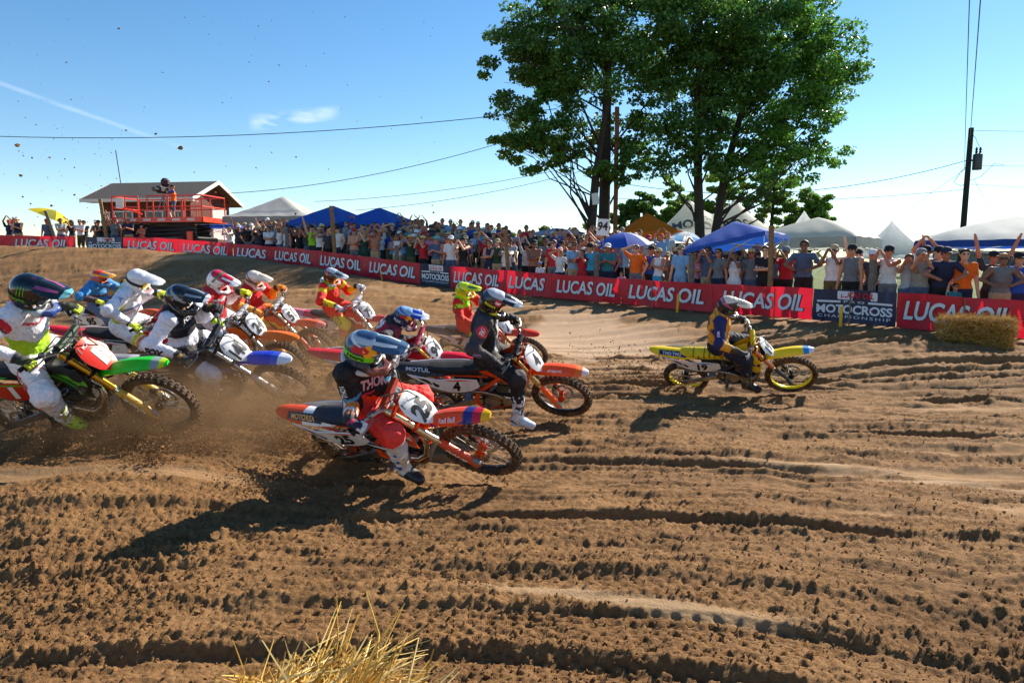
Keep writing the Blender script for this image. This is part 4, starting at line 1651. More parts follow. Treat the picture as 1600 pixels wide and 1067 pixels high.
# ---------------------------------------------------------------- fence banners
def fence_at(u):
    i = int(np.clip(np.searchsorted(FCUM, u) - 1, 0, len(FSEG) - 1))
    # rounded corners: average over a short span
    def raw_p(q):
        j = int(np.clip(np.searchsorted(FCUM, q) - 1, 0, len(FSEG) - 1))
        t = (q - FCUM[j]) / FSEG[j]
        return FENCE[j] + (FENCE[j + 1] - FENCE[j]) * t
    P = sum(raw_p(u + d) for d in (-.9, -.45, 0, .45, .9)) / 5
    Q = sum(raw_p(u + .2 + d) for d in (-.9, -.45, 0, .45, .9)) / 5
    t = Q - P
    t = t[:2] / np.hypot(*t[:2])
    n = np.array([t[1], -t[0]])
    if n[1] > 0:
        n = -n
    return Vector(P), Vector((t[0], t[1], 0)), Vector((n[0], n[1], 0))


BAN_H = .74


def banner_fn(uc, off=0.):
    cache = {}

    def f(a, v):
        """a runs to the reader's right from the banner's middle, v up from its lower edge"""
        u = uc - a
        k = round(u, 3)
        if k not in cache:
            cache[k] = fence_at(u)
        p, t, n = cache[k]
        wave = .024 * math.sin(u * 2.3) * math.sin(v * 4 + u) + .012 * math.sin(u * 7.1 + v * 3) + .004 * math.sin(u * 12 - v * 6)
        sag = .020 * math.sin(u * 2.1) ** 2 * (v / BAN_H)
        return Vector((p.x, p.y, p.z + .05 + v - sag)) + n * (off + wave)
    return f


RED = mat('banner_red', 'd41230', .42, vary=.14, scale=3, bump=.25, bscale=5, dirt=.2, trans=.30)
NAVY = mat('banner_navy', '0f1f45', .42, vary=.14, scale=3, bump=.25, bscale=5, dirt=.2, trans=.18)
B_WHITE = mat('banner_white', 'e4e8ee', .45, vary=.04, trans=.12)
B_BLACK = mat('banner_outline', '14141c', .5)
B_BLUE = mat('banner_blue', '2a55b0', .5)


def banner(u0, u1, kind, texts, label):
    uc, w = (u0 + u1) / 2, u1 - u0
    f = banner_fn(uc)
    mb = MB()
    nu, nv = max(4, int(w / .09)), 6
    P = [f(-w / 2 + w * i / nu, BAN_H * j / nv) for j in range(nv + 1) for i in range(nu + 1)]
    mb.add(P, [(j * (nu + 1) + i, j * (nu + 1) + i + 1, (j + 1) * (nu + 1) + i + 1, (j + 1) * (nu + 1) + i) for j in range(nv) for i in range(nu)])
    root = mb.build('banner', [RED if kind == 'red' else NAVY])
    tag(root, label, 'banner', 'sponsor banners along the fence')
    if kind == 'red':
        for (tx, a0, a1) in texts:
            # each word group: dark shadow outline and white face
            mb = MB()
            c, tw = uc - (a0 + a1) / 2, abs(a0 - a1)
            put_text(mb, tx, banner_fn(uc, .012), .42, w=tw + .05, cu=c, cv=.375, m=0, bold=.050, shear=.22, res=3)
            put_text(mb, tx, banner_fn(uc, .018), .40, w=tw, cu=c - .008, cv=.38, m=1, bold=.026, shear=.22, res=3)
            mb.build('lettering', [B_BLACK, B_WHITE], root)
        if w > 2.5 and u0 < 6:
            mb = MB()
            for k in range(10):
                a0, a1 = w / 2 - .75 + k * .075, w / 2 - .75 + (k + 1) * .075
                g = lambda a: .10 + .05 * (a - w / 2 + .75) ** 2
                mb.add([banner_fn(uc, .024)(a0, g(a0)), banner_fn(uc, .024)(a1, g(a1)), banner_fn(uc, .024)(a1, g(a1) + .07), banner_fn(uc, .024)(a0, g(a0) + .07)], [(0, 1, 2, 3)])
            mb.build('swoosh', [B_BLUE], root)
    else:
        mb = MB()
        s = w / 1.95
        f1, f2 = banner_fn(uc, .012), banner_fn(uc, .018)
        rr = [(-.36, .52), (.54, .52), (.56, .54), (.56, .69), (.54, .71), (-.36, .71), (-.38, .69), (-.38, .54)]
        put_shape(mb, [(x * s, y) for x, y in rr], f1, 1)
        put_text(mb, 'LUCAS OIL', f2, .125, w=.78 * s, cu=.09 * s, cv=.615, m=2, bold=.03, shear=.22, res=3)
        put_shape(mb, [(-.86 * s, .445), (-.30 * s, .445), (-.30 * s, .49), (-.86 * s, .49)], f1, 1)
        put_shape(mb, [(.36 * s, .445), (.90 * s, .445), (.90 * s, .49), (.36 * s, .49)], f1, 1)
        put_text(mb, 'P R O', f1, .05, w=.5 * s, cu=.03 * s, cv=.468, m=1, bold=.01)
        put_text(mb, 'MOTOCROSS', f1, .20, w=1.78 * s, cu=.02 * s, cv=.30, m=1, bold=.035, res=3)
        put_text(mb, 'CHAMPIONSHIP', f1, .065, w=1.72 * s, cu=.02 * s, cv=.135, m=1, bold=.0, space=1.3)
        star = [(.455 * s + .035 * (1 if i % 2 == 0 else .42) * math.sin(i * math.pi / 5), .30 + .035 * (1 if i % 2 == 0 else .42) * math.cos(i * math.pi / 5)) for i in range(10)]
        put_shape(mb, star[::-1], f2, 2)
        mb.build('lettering', [B_BLACK, B_WHITE, RED], root)
    return root


RED_L = 'red banner lettered LUCAS OIL on the fence '
banner(4.200, 7.98, 'red', [('LUCAS OIL', 7.85, 5.95)], RED_L + 'behind the straw bale')
banner(8.000, 9.93, 'navy', [], 'navy MOTOCROSS banner on the fence beside the straw bale')
banner(9.940, 12.50, 'red', [('LUCAS OIL', 12.25, 10.15)], RED_L + 'behind the yellow bike\'s rider')
banner(12.510, 15.45, 'red', [('LUCAS OIL', 15.2, 12.75)], RED_L + 'behind the yellow marker stake')
banner(15.460, 17.80, 'red', [('LUCAS OIL', 17.6, 15.65)], RED_L + 'below the blue and white umbrella')
banner(17.810, 19.75, 'red', [('LUCAS', 19.55, 18.05)], 'red fence banner lettered LUCAS only, below the bare-chested spectator')
banner(19.760, 21.84, 'red', [('LUCAS OIL', 21.7, 19.95)], RED_L + 'behind the rider with the lime helmet')
banner(21.850, 23.05, 'navy', [], 'navy MOTOCROSS banner in the middle of the fence, below the orange shirt')
banner(23.060, 25.80, 'red', [('LUCAS OIL', 25.55, 23.25)], RED_L + 'next to the middle navy banner')
banner(25.810, 28.66, 'red', [('LUCAS OIL', 28.45, 26.05)], RED_L + 'below the second blue canopy')
banner(28.680, 32.00, 'red', [('LUCAS OIL', 31.8, 29.05)], RED_L + 'above the bronze helmeted rider')
banner(32.010, 34.20, 'red', [('LUCAS', 34.0, 32.3)], 'red fence banner lettered LUCAS only, below the grey canopy')
banner(34.210, 37.50, 'red', [('LUCAS OIL', 37.2, 34.5)], RED_L + 'half sunk behind the bank')
banner(37.510, 40.75, 'red', [('LUCAS OIL', 40.5, 37.75)], RED_L + 'below the scissor lift')
banner(40.800, 42.9, 'navy', [], 'navy MOTOCROSS banner on top of the bank near the building')
banner(43.600, 48.2, 'red', [('LUCAS OIL', 47.0, 44.0)], RED_L + 'below the yellow umbrella')

WOOD = mat('weathered_wood', '8a6a45', .85, vary=.3, scale=14, bump=.5, bscale=40)
WOODG = mat('grey_wood', '6e6860', .9, vary=.3, scale=14, bump=.5, bscale=40)
YEL = mat('yellow_stake', 'e8b400', .6, vary=.1, dirt=.15)


def post(x, y, z, h, wd, lean, m, label, grp='wooden fence posts', name='wooden_post'):
    mb = MB()
    n = 6
    rings = []
    for i in range(n + 1):
        q = i / n
        c = Vector((lean[0] * q * h, lean[1] * q * h, q * h - .3 * (i == 0)))
        rings.append([c + Vector((math.cos(a) * wd * (1 + .08 * math.sin(i * 3 + k)), math.sin(a) * wd * .6, 0)) for k, a in enumerate([2 * math.pi * (k + .5) / 6 for k in range(6)])])
    mb.loft(rings)
    o = mb.build(name, [m])
    o.location = (x, y, z)
    return tag(o, label, 'post', grp)


for (u, off, h, wd, lean, m, lb) in ((44.65, -.12, 2.0, .085, (-.28, 0), WOODG, 'leaning grey wooden post beside the yellow umbrella'), (41.75, -.12, 2.55, .085, (-.10, 0), WOOD, 'tan wooden post in front of the scissor lift'),
                                 (27.65, -.15, 2.55, .085, (-.05, 0), WOOD, 'tall tan post before the two blue canopies'), (19.64, -.12, 2.05, .075, (-.05, 0), WOOD, 'tan post beside the bare-chested spectator'),
                                 (16.30, -.10, 1.45, .085, (-.01, 0), WOODG, 'short grey post between spectators under the umbrella'), (13.2, -.10, 1.5, .085, (0, 0), WOODG, 'short grey post below the end of the tilted blue canopy'),
                                 (11.06, -.10, 2.25, .070, (-.02, 0), WOOD, 'tall yellow-brown post at the tilted blue canopy'), (8.63, -.14, 1.45, .085, (0, 0), WOODG, 'grey post behind the navy banner by the photographer'),
                                 (24.3, -.14, 1.3, .085, (.02, 0), WOODG, 'grey post in front of the white shirt, near the middle navy banner'), (31.1, -.14, 1.5, .085, (.0, 0), WOODG, 'short grey post among spectators below the white canopy')):
    p, t, n = fence_at(u)
    q = p + n * off
    post(q.x, q.y, p.z, h, wd, lean, m, lb)
for (u, off, h, lean, lb) in ((13.2, .55, .52, (.05, 0), 'yellow marker stake at the fence before the red banner'), (8.72, .75, .50, (.03, .05), 'yellow marker stake before the navy banner'), (24.5, .35, .45, (-.2, .1), 'thin yellow stake leaning before the red banner on the bank')):
    p, t, n = fence_at(u)
    q = p + n * off
    post(q.x, q.y, h0(q.x, q.y) - .03, h, .035 if u < 20 else .02, lean, YEL, lb, 'yellow course markers', 'marker_stake')
# little wooden pegs under the banners
for k, u in enumerate((5.2, 6.75, 9.0, 10.9, 14.4)):
    p, t, n = fence_at(u)
    post(p.x + n.x * .03, p.y + n.y * .03, p.z - .1, .85, .018, (0, 0), WOOD, 'thin wooden peg ' + ['in front of the red banner behind the bale', 'beside the straw bale', 'in front of the navy banner', 'in front of the red banner next to the navy one', 'in front of the banner with the yellow stake'][k], 'banner pegs', 'banner_peg')


# ---------------------------------------------------------------- canopies
def fabric(key, c, tr=.35):
    return mat(key, c, .7, vary=.06, scale=2.5, bump=.15, bscale=6, trans=tr)


POLE = mat('white_tube', 'd8d8d8', .35, .2, vary=.05)


def canopy(loc, yaw, w, d, eave, peak, col, label, sag=.35, val=.22, valcol=None, drop=(0, 0, 0, 0), legs=True, truss=True, tr=.35, name='canopy_tent', flat=.0, cat='canopy'):
    """pop-up shelter: roof > , valance, four legs, folding truss. drop lowers single corners (-x-y, +x-y, +x+y, -x+y)"""
    root = empty(name, rigid(loc, yaw), label, cat, 'canopies over the spectators')
    fm = fabric('canopy_%s_%d' % (col, int(tr * 100)), col, tr)
    vm = fabric('canopy_%s_%d' % (valcol or col, int(tr * 100)), valcol or col, tr)
    cz = lambda a, b: -(drop[0] * (1 - a) * (1 - b) + drop[1] * a * (1 - b) + drop[2] * a * b + drop[3] * (1 - a) * b)
    n = 18

    def top(a, b):
        x, y = (a - .5) * w, (b - .5) * d
        q = max(abs(a - .5), abs(b - .5)) * 2
        r = 1 - q
        r = max(0, (r - flat) / (1 - flat)) if flat else r
        hgt = r ** (1 + sag) if sag >= 0 else r ** (1 / (1 - sag))
        diag = abs(abs(a - .5) - abs(b - .5)) * 2
        wr = .012 * math.sin(a * 31 + b * 17) * q
        return Vector((x, y, eave + (peak - eave) * hgt + cz(a, b) - .05 * diag * r * (w / 3) + wr))
    mb = MB()
    P = [top(i / n, j / n) for j in range(n + 1) for i in range(n + 1)]
    T = []
    for j in range(n):
        for i in range(n):
            a_, b_, c_, d_ = j * (n + 1) + i, j * (n + 1) + i + 1, (j + 1) * (n + 1) + i + 1, (j + 1) * (n + 1) + i
            T += [(a_, b_, c_), (a_, c_, d_)] if (i < n / 2) == (j < n / 2) else [(a_, b_, d_), (b_, c_, d_)]
    mb.add(P, T)
    mb.build('roof', [fm], root, sharp=60)
    mb = MB()
    ring = [(i / n, 0) for i in range(n)] + [(1, i / n) for i in range(n)] + [(1 - i / n, 1) for i in range(n)] + [(0, 1 - i / n) for i in range(n)]
    rp = [top(a, b) for a, b in ring]
    k = len(rp)
    out = [Vector((p.x * (1 + .012), p.y * (1 + .012), p.z - val * (1 + .07 * math.sin(i * 1.7)))) for i, p in enumerate(rp)]
    mb.add(rp + out, [(i, i + k, (i + 1) % k + k, (i + 1) % k) for i in range(k)])
    mb.build('valance', [vm], root, sharp=60)
    if legs:
        for (sx, sy, q) in ((0, 0, 0), (1, 0, 1), (1, 1, 2), (0, 1, 3)):
            x, y = (sx - .5) * w * .985, (sy - .5) * d * .985
            mb = MB()
            mb.tube([(x, y, -.05), (x, y, (eave - drop[q]) * .55)], .021, 4)
            mb.tube([(x, y, (eave - drop[q]) * .5), (x, y, eave - drop[q] - .02)], .016, 4)
            mb.box((x, y, (eave - drop[q]) * .55), (.06, .06, .07))
            mb.build('leg', [POLE], root)
    if truss:
        mb = MB()
        C4 = [(0, 0), (1, 0), (1, 1), (0, 1)]
        for e in range(4):
            (a0, b0), (a1, b1) = C4[e], C4[(e + 1) % 4]
            for h_ in range(2):
                q0, q1 = h_ * .5, h_ * .5 + .5
                pt = lambda q, dz: (lambda a, b: Vector(((a - .5) * w * .97, (b - .5) * d * .97, eave + cz(a, b) + dz)))(a0 + (a1 - a0) * q, b0 + (b1 - b0) * q)
                mb.tube([pt(q0, -.05), pt(q1, -.38)], .011, 4)
                mb.tube([pt(q0, -.38), pt(q1, -.05)], .011, 4)
        mb.build('truss', [POLE], root)
    return root


def at(x, y, dz=0):
    return (x, y, h0(x, y) + dz)


canopy((-11.9, 36, 1.9), R(-8), 4.4, 4.0, 2.20, 3.35, 'b9bcb8', 'big grey-white canopy tent next to the scissor lift', sag=.15, val=.3, valcol='8d9290', tr=.3)
canopy((-8.3, 32.2, 1.50), R(-25), 3.0, 3.0, 2.12, 2.95, '1f55b4', 'blue canopy beside the white tent, behind the tall post', sag=-.1, tr=.25)
canopy((-6.0, 31.4, 1.35), R(-22), 3.2, 3.0, 2.12, 2.95, '1f55b4', 'second blue canopy, farther from the white tent', sag=-.1, tr=.25)
canopy((6.05, 31, 1.0), R(8), 2.6, 2.6, 2.15, 3.05, 'f88a0c', 'orange canopy tent beside the tree trunks', sag=.25, val=.35, tr=.6)
canopy((9.25, 20.9, .8), R(-42), 2.9, 2.6, 1.72, 2.36, 'cfd2d0', 'grey-white pop-up canopy beside the tall post', sag=-.35, val=.30, valcol='a0a6a4', tr=.55)
canopy((6.25, 19.4, .66), R(-36), 2.35, 2.4, 1.95, 2.56, '2258b8', 'tilted blue canopy with white folding frame', sag=-.1, val=.12, drop=(.50, .0, .05, .55), tr=.3)
canopy((13.3, 18.2, .54), R(-36), 4.3, 3.4, 1.82, 2.52, 'e0e4e8', 'wide white-topped canopy with blue border by the utility pole', sag=-.2, val=.17, valcol='1d4290', tr=.5)
canopy((2.2, 34.5, 1.0), R(10), 2.4, 2.0, 2.30, 2.55, '8fb0d8', 'small pale blue canopy just above the crowd', sag=-.1, val=.1, tr=.4)
canopy((-15.6, 37.5, 1.8), R(10), 2.0, 2.0, 2.0, 2.4, '2a60c0', 'little blue canopy squeezed between lift and white tent', sag=-.1, val=.1, tr=.4)
canopy((19.2, 45.5, .4), R(5), 3.2, 3.2, 2.6, 4.85, 'eceef0', 'pointed white tent nearest the big marquee', sag=.55, val=.2, tr=.65, name='peaked_tent', truss=False)
canopy((25.0, 45.5, .0), R(-5), 4.4, 4.0, 2.3, 4.6, 'eceef0', 'pointed white tent behind the crowd near the utility pole', sag=.55, val=.2, tr=.65, name='peaked_tent', truss=False)
canopy((27.5, 50, .3), R(0), 5, 4.0, 2.7, 3.3, 'cfc3a4', 'low tan tent beyond the utility pole crowd', sag=-.2, val=.3, tr=.3, truss=False)


def marquee(loc, yaw, w, d, eave, peak, col, label):
    """two-masted white marquee with lettering on its roof"""
    root = empty('marquee', rigid(loc, yaw), label, 'marquee', 'canopies over the spectators')
    fm = fabric('canopy_%s_60' % col, col, .6)
    n, m_ = 48, 20
    peaks = [(-.165, 0), (.165, 0)]

    def top(x, y):
        z = eave
        ed = min((w / 2 - abs(x)) / (w * .31), (d / 2 - abs(y)) / (d * .5))
        ed = max(0, min(1, ed))
        pk = max(math.exp(-(((x / w - a) / .135) ** 2 + ((y / d - b) / .30) ** 2) ** .62) for a, b in peaks)
        return z + (peak - eave) * (.45 * ed ** 1.3 + .55 * pk * min(1, ed * 1.6))
    mb = MB()
    P = [Vector((-w / 2 + w * i / n, -d / 2 + d * j / m_, top(-w / 2 + w * i / n, -d / 2 + d * j / m_))) for j in range(m_ + 1) for i in range(n + 1)]
    mb.add(P, [(j * (n + 1) + i, j * (n + 1) + i + 1, (j + 1) * (n + 1) + i + 1, (j + 1) * (n + 1) + i) for j in range(m_) for i in range(n)])
    rf = mb.build('roof', [fm], root, sharp=60)
    mb = MB()
    fn = lambda u, v: Vector((u, -d * .27 + v * 1.1, top(u, -d * .27 + v * 1.1) + .03))
    put_text(mb, 'MOTOCROSS', fn, .62, w=5.2, cu=-.2, cv=-.1, bold=.03)
    put_text(mb, 'PRO', fn, .28, w=1.3, cu=-.2, cv=.62, bold=.02)
    mb.build('lettering', [mat('tent_print', '55595e', .7)], rf)
    mb = MB()
    ring = [(-w / 2 + w * i / 12, -d / 2) for i in range(12)] + [(w / 2, -d / 2 + d * i / 6) for i in range(6)] + [(w / 2 - w * i / 12, d / 2) for i in range(12)] + [(-w / 2, d / 2 - d * i / 6) for i in range(6)]
    k = len(ring)
    mb.add([Vector((x, y, eave)) for x, y in ring] + [Vector((x * 1.01, y * 1.01, eave - .35)) for x, y in ring], [(i, i + k, (i + 1) % k + k, (i + 1) % k) for i in range(k)])
    mb.build('valance', [fm], root)
    for (x, y) in ((-.5, -.5), (-.17, -.5), (.17, -.5), (.5, -.5), (-.5, .5), (.5, .5), (-.17, .5), (.17, .5)):
        mb = MB()
        mb.tube([(x * w * .99, y * d * .99, -.1), (x * w * .99, y * d * .99, eave)], .03, 6)
        mb.build('leg', [POLE], root)
    return root


marquee((13.3, 46, .7), R(-6), 9.0, 6, 2.9, 5.3, 'e8e9ea', 'large white two-peaked marquee behind the tree trunks')


def umbrella(loc, r, h, tilt, cols, label):
    root = empty('umbrella', rigid(loc) @ Matrix.Rotation(tilt[0], 4, 'X') @ Matrix.Rotation(tilt[1], 4, 'Y'), label, 'umbrella', 'umbrellas in the crowd')
    ms = [fabric('umbrella_%s' % c, c, .4) for c in cols]
    n = 8
    for k in range(n):
        mb = MB()
        a0, a1 = 2 * math.pi * k / n, 2 * math.pi * (k + 1) / n
        P = []
        for i in range(7):
            q = i / 6
            for j in range(5):
                a = a0 + (a1 - a0) * j / 4
                sc = math.cos((j / 4 - .5) * 2 * math.pi / n) / math.cos(math.pi / n) * (.965 if j in (1, 2, 3) else 1.0)
                rr = r * q * (1 if j in (0, 4) else .97 + .03 * (1 - q))
                P.append(Vector((math.cos(a) * rr, math.sin(a) * rr, h - .42 * r * q * q - (.02 * q if j in (1, 2, 3) else 0))))
        mb.add(P, [(i * 5 + j, i * 5 + j + 1, (i + 1) * 5 + j + 1, (i + 1) * 5 + j) for i in range(6) for j in range(4)])
        mb.build('canopy_panel', [ms[k % len(ms)]], root, sharp=60)
    mb = MB()
    mb.tube([(0, 0, h - 1.25 if h < 1.6 else 0), (0, 0, h + .06)], .012, 6)
    mb.build('pole', [POLE], root)
    return root


umbrella((3.55, 21.6, 1.12), .88, 1.62, (R(6), R(-4)), ['2458c0', '2458c0', 'b8c6e0', '2458c0', '2458c0', '2458c0', '2458c0', 'b8c6e0'], 'blue umbrella with pale panels over the front of the crowd')
umbrella((6.35, 26.0, 1.25), .62, 1.75, (R(-8), R(10)), ['6a9ad0', 'e6e8ea'], 'small pale blue and white umbrella below the orange canopy')
umbrella((-23.9, 34.5, 2.3), 1.05, 2.35, (R(-12), R(22)), ['d8c800', 'd8c800', '8a8a10', 'd8c800'], 'yellow patterned umbrella tilted over spectators on the bank')


# ---------------------------------------------------------------- building with shingled roof
def building():
    root = empty('building', rigid((-23.6, 47.0, 2.2), R(-9)), 'brown building with grey shingled roof behind the scissor lift', 'building')
    L, D, E, Rg = 7.6, 4.4, 4.05, 5.05
    wall = mat('brown_siding', '5a2a1e', .8, vary=.2, scale=4, bump=.2, bscale=30)
    trim = mat('white_trim', 'd8d4cc', .6, vary=.06)
    mb = MB()
    x0, x1, y0, y1 = -L / 2 + .9, L / 2 - .35, -D / 2, D / 2
    for (a, b) in (((x0, y0), (x1, y0)), ((x1, y0), (x1, y1)), ((x1, y1), (x0, y1)), ((x0, y1), (x0, y0))):
        mb.add([(a[0], a[1], -.5), (b[0], b[1], -.5), (b[0], b[1], E), (a[0], a[1], E)], [(0, 1, 2, 3)])
    for x in (x0, x1):
        mb.add([(x, y0, E), (x, y1, E), (x, 0, Rg - .15)], [(0, 1, 2)])
    wl_ = mb.build('wall', [wall], root)
    mb = MB()
    for k in range(14):         # clapboard courses
        z = .2 + k * .25
        mb.box(((x0 + x1) / 2, y0 - .012, z), (x1 - x0, .025, .03))
    mb.build('clapboard', [wall], wl_)
    # roof: two slopes with shingle courses
    rm = mat('roof_shingle', '55504c', .9, vary=.25, scale=20, bump=.4, bscale=50)
    rf = None
    mb = MB()
    ov = .75
    for s in (-1, 1):
        yo, zo = s * (D / 2 + ov), E - ov * (Rg - E) / (D / 2)
        a, b = Vector((-L / 2, yo, zo)), Vector((L / 2 + .3, yo, zo))
        c, d = Vector((L / 2 + .3, 0, Rg)), Vector((-L / 2, 0, Rg))
        nrm = (b - a).cross(d - a).normalized() * s * -1
        mb.add([a, b, c, d, a - Vector((0, 0, .16)), b - Vector((0, 0, .16)), c - Vector((0, 0, .16)), d - Vector((0, 0, .16))], [(0, 1, 2, 3), (4, 7, 6, 5), (0, 4, 5, 1), (1, 5, 6, 2), (3, 2, 6, 7), (0, 3, 7, 4)])
    rf = mb.build('roof', [rm], root)
    mb = MB()
    for k in range(15):
        q0 = k / 15
        yo, zo = -(D / 2 + ov), E - ov * (Rg - E) / (D / 2)
        a = Vector((-L / 2, yo, zo)).lerp(Vector((-L / 2, 0, Rg)), q0)
        b = Vector((-L / 2, yo, zo)).lerp(Vector((-L / 2, 0, Rg)), q0 + .062)
        mb.loft([[Vector((x, a.y, a.z + .02)), Vector((x, b.y, b.z + .006)), Vector((x, a.y, a.z))] for x in (-L / 2, L / 2 + .3)])
    mb.build('shingle_course', [rm], rf)
    mb = MB()
    yo, zo = -(D / 2 + ov), E - ov * (Rg - E) / (D / 2)
    mb.box((.15, yo - .02, zo - .10), (L + .3, .04, .20))
    for s in (-1, 1):
        for x in (-L / 2 - .02, L / 2 + .32):
            mb.loft([[Vector((x + dx, s * (D / 2 + ov), zo + dz)) for dx, dz in ((-.03, .03), (.03, .03), (.03, -.22), (-.03, -.22))], [Vector((x + dx, 0, Rg + dz)) for dx, dz in ((-.03, .03), (.03, .03), (.03, -.22), (-.03, -.22))]])
    mb.build('trim_board', [trim], rf)
    mb = MB()
    mb.box((.15, yo + .45, zo - .17), (L, .85, .03))
    mb.build('soffit', [trim], rf)
    glass = mat('dark_glass', '1a2026', .08, .2, vary=.03)
    for (x, w_, h_) in ((-2.6, .55, 1.1), (-1.3, 1.3, 1.2), (.9, 1.2, 1.2), (2.6, .9, 1.2)):
        mb = MB()
        for (dx, dz, sx, sz) in ((0, h_ / 2, w_ + .16, .09), (0, -h_ / 2, w_ + .16, .09), (-w_ / 2, 0, .08, h_), (w_ / 2, 0, .08, h_), (0, 0, .04, h_)):
            mb.box((x + dx, y0 - .04, 2.35 + dz), (sx, .07, sz))
        wf = mb.build('window', [trim], root)
        mb = MB()
        mb.box((x, y0 - .02, 2.35), (w_, .02, h_))
        mb.build('pane', [glass], wf)
    mb = MB()
    mb.box((3.9 + .16, 0, 2.2), (.04, 1.6, 2.0))
    mb.build('side_door', [mat('pale_panel', 'c8b8b4', .7)], root)
    mb = MB()
    mb.tube([(-3.35, .3, 4.9), (-3.6, .3, 7.3)], .03, 5)
    mb.build('antenna', [mat('dark_pole', '2a2a2a', .6)], root)


building()


# ---------------------------------------------------------------- red scissor lift
def scissor_lift():
    root = empty('scissor_lift', rigid((-17.3, 35.0, 2.45), R(-10)), 'orange-red scissor lift with railed work platform on the bank', 'lift')
    red = mat('lift_orange', 'e03a10', .45, vary=.08, dirt=.2, coat=.2)
    blk = mat('lift_dark', '1c1c1e', .6, vary=.2, dirt=.25)
    gry = mat('lift_grey', '55585c', .55, .4, vary=.15, dirt=.2)
    w, d, zf = 5.0, 2.0, 1.42
    mb = MB()
    mb.box((0, 0, .42), (4.2, 1.7, .45), None, 0, bev=.06)
    mb.box((-1.2, -.86, .46), (1.2, .06, .34), None, 1)
    mb.box((.5, -.86, .46), (1.4, .06, .34), None, 1)
    ch = mb.build('chassis', [blk, gry], root)
    mb = MB()
    mb.box((1.72, -.93, .48), (.30, .10, .85), None, 0, bev=.02)
    mb.build('warning_post', [red], root)
    for (x, y) in ((-1.5, -.8), (1.2, -.8), (-1.5, .8), (1.2, .8)):
        mb = MB()
        mb.lathe([(0, -.14), (.2, -.14), (.36, -.12), (.38, 0), (.36, .12), (.2, .14), (0, .14)], (x, y, .28), (0, 1, 0), 18)
        mb.build('wheel', [mat('tyre_rubber', '1b1917', .85, vary=.3, dirt=.75)], root)
    for k in range(3):
        mb = MB()
        z0, z1 = .72 + k * .20, .86 + k * .20
        for y in (-.62, .62):
            mb.tube([(-1.8, y, z0), (1.8, y, z1)], .055, 4)
            mb.tube([(-1.8, y + .1, z1), (1.8, y + .1, z0)], .055, 4)
        mb.build('scissor_arm', [gry], root)
    mb = MB()
    mb.box((0, 0, zf), (w, d, .16), None, 0)
    mb.box((0, -d / 2 - .02, zf + .05), (w * .99, .04, .24), None, 1)
    mb.box((w / 2 + .02, 0, zf + .05), (.04, d, .24), None, 1)
    for k in range(6):
        mb.box((-2.1 + k * .8, -d / 2 - .045, zf + .05), (.42, .012, .12), None, 2)
    mb.build('platform', [gry, red, mat('sticker_pale', 'd8c8c0', .6)], root)
    # guard rails, each panel its own part
    zt, zm = zf + 1.22, zf + .68

    def rail(pts, uprights):
        mb = MB()
        a, b = Vector(pts[0]), Vector(pts[1])
        for z in (zt, zm):
            mb.tube([(a.x, a.y, z), (b.x, b.y, z)], .032, 6)
        for i in range(uprights + 1):
            p = a.lerp(b, i / uprights)
            mb.tube([(p.x, p.y, zf), (p.x, p.y, zt)], .032, 6)
        mb.build('guard_rail', [red], root)
    y0, y1, x0, x1 = -d / 2 + .04, d / 2 - .04, -w / 2 + .05, w / 2 - .05
    rail(((x0, y0, 0), (-1.0, y0, 0)), 2)
    rail(((-.5, y0, 0), (.6, y0, 0)), 1)
    rail(((.65, y0, 0), (x1, y0, 0)), 2)
    rail(((x0, y1, 0), (0, y1, 0)), 3)
    rail(((.05, y1, 0), (x1, y1, 0)), 3)
    rail(((x0, y0, 0), (x0, y1, 0)), 1)
    rail(((x1, y0, 0), (x1, y1, 0)), 1)
    mb = MB()
    mb.tube([(x0 + .2, y0 + .1, zf + .75), (-.9, y0 + .1, zf + .35)], .05, 5)
    mb.build('entry_bar', [red], root)
    mb = MB()
    mb.box((x0 + .45, y0 - .03, zt - .32), (.42, .02, .5))
    mb.build('instruction_sheet', [mat('sheet_white', 'e0dcd4', .6)], root)
    return root


scissor_lift()
LIFT_M = rigid((-17.3, 35.0, 2.45), R(-10))
# television camera on a tripod, on the platform
tv = empty('television_camera', LIFT_M @ Matrix.Translation((-.05, -.35, 1.50)), 'covered television camera on a tripod on the lift', 'camera')
mb = MB()
for a in (0, 2.1, 4.2):
    mb.tube([(math.cos(a) * .45, math.sin(a) * .45, 0), (0, 0, 1.25)], .028, 6)
mb.build('tripod', [mat('tripod_grey', '8a8c90', .4, .6)], tv)
mb = MB()
mb.box((0, -.05, 1.48), (.34, .70, .34), None, 0, bev=.08)
mb.tube([(0, -.40, 1.47), (0, -.68, 1.46)], .11, 10, 1)
mb.box((.05, .15, 1.86), (.40, .40, .42), None, 2, bev=.12)
mb.build('camera_body', [mat('rain_cover', '1e1a22', .6, vary=.3), mat('lens_dark', '101012', .3), mat('camera_hood', '3a2030', .7, vary=.3)], tv)


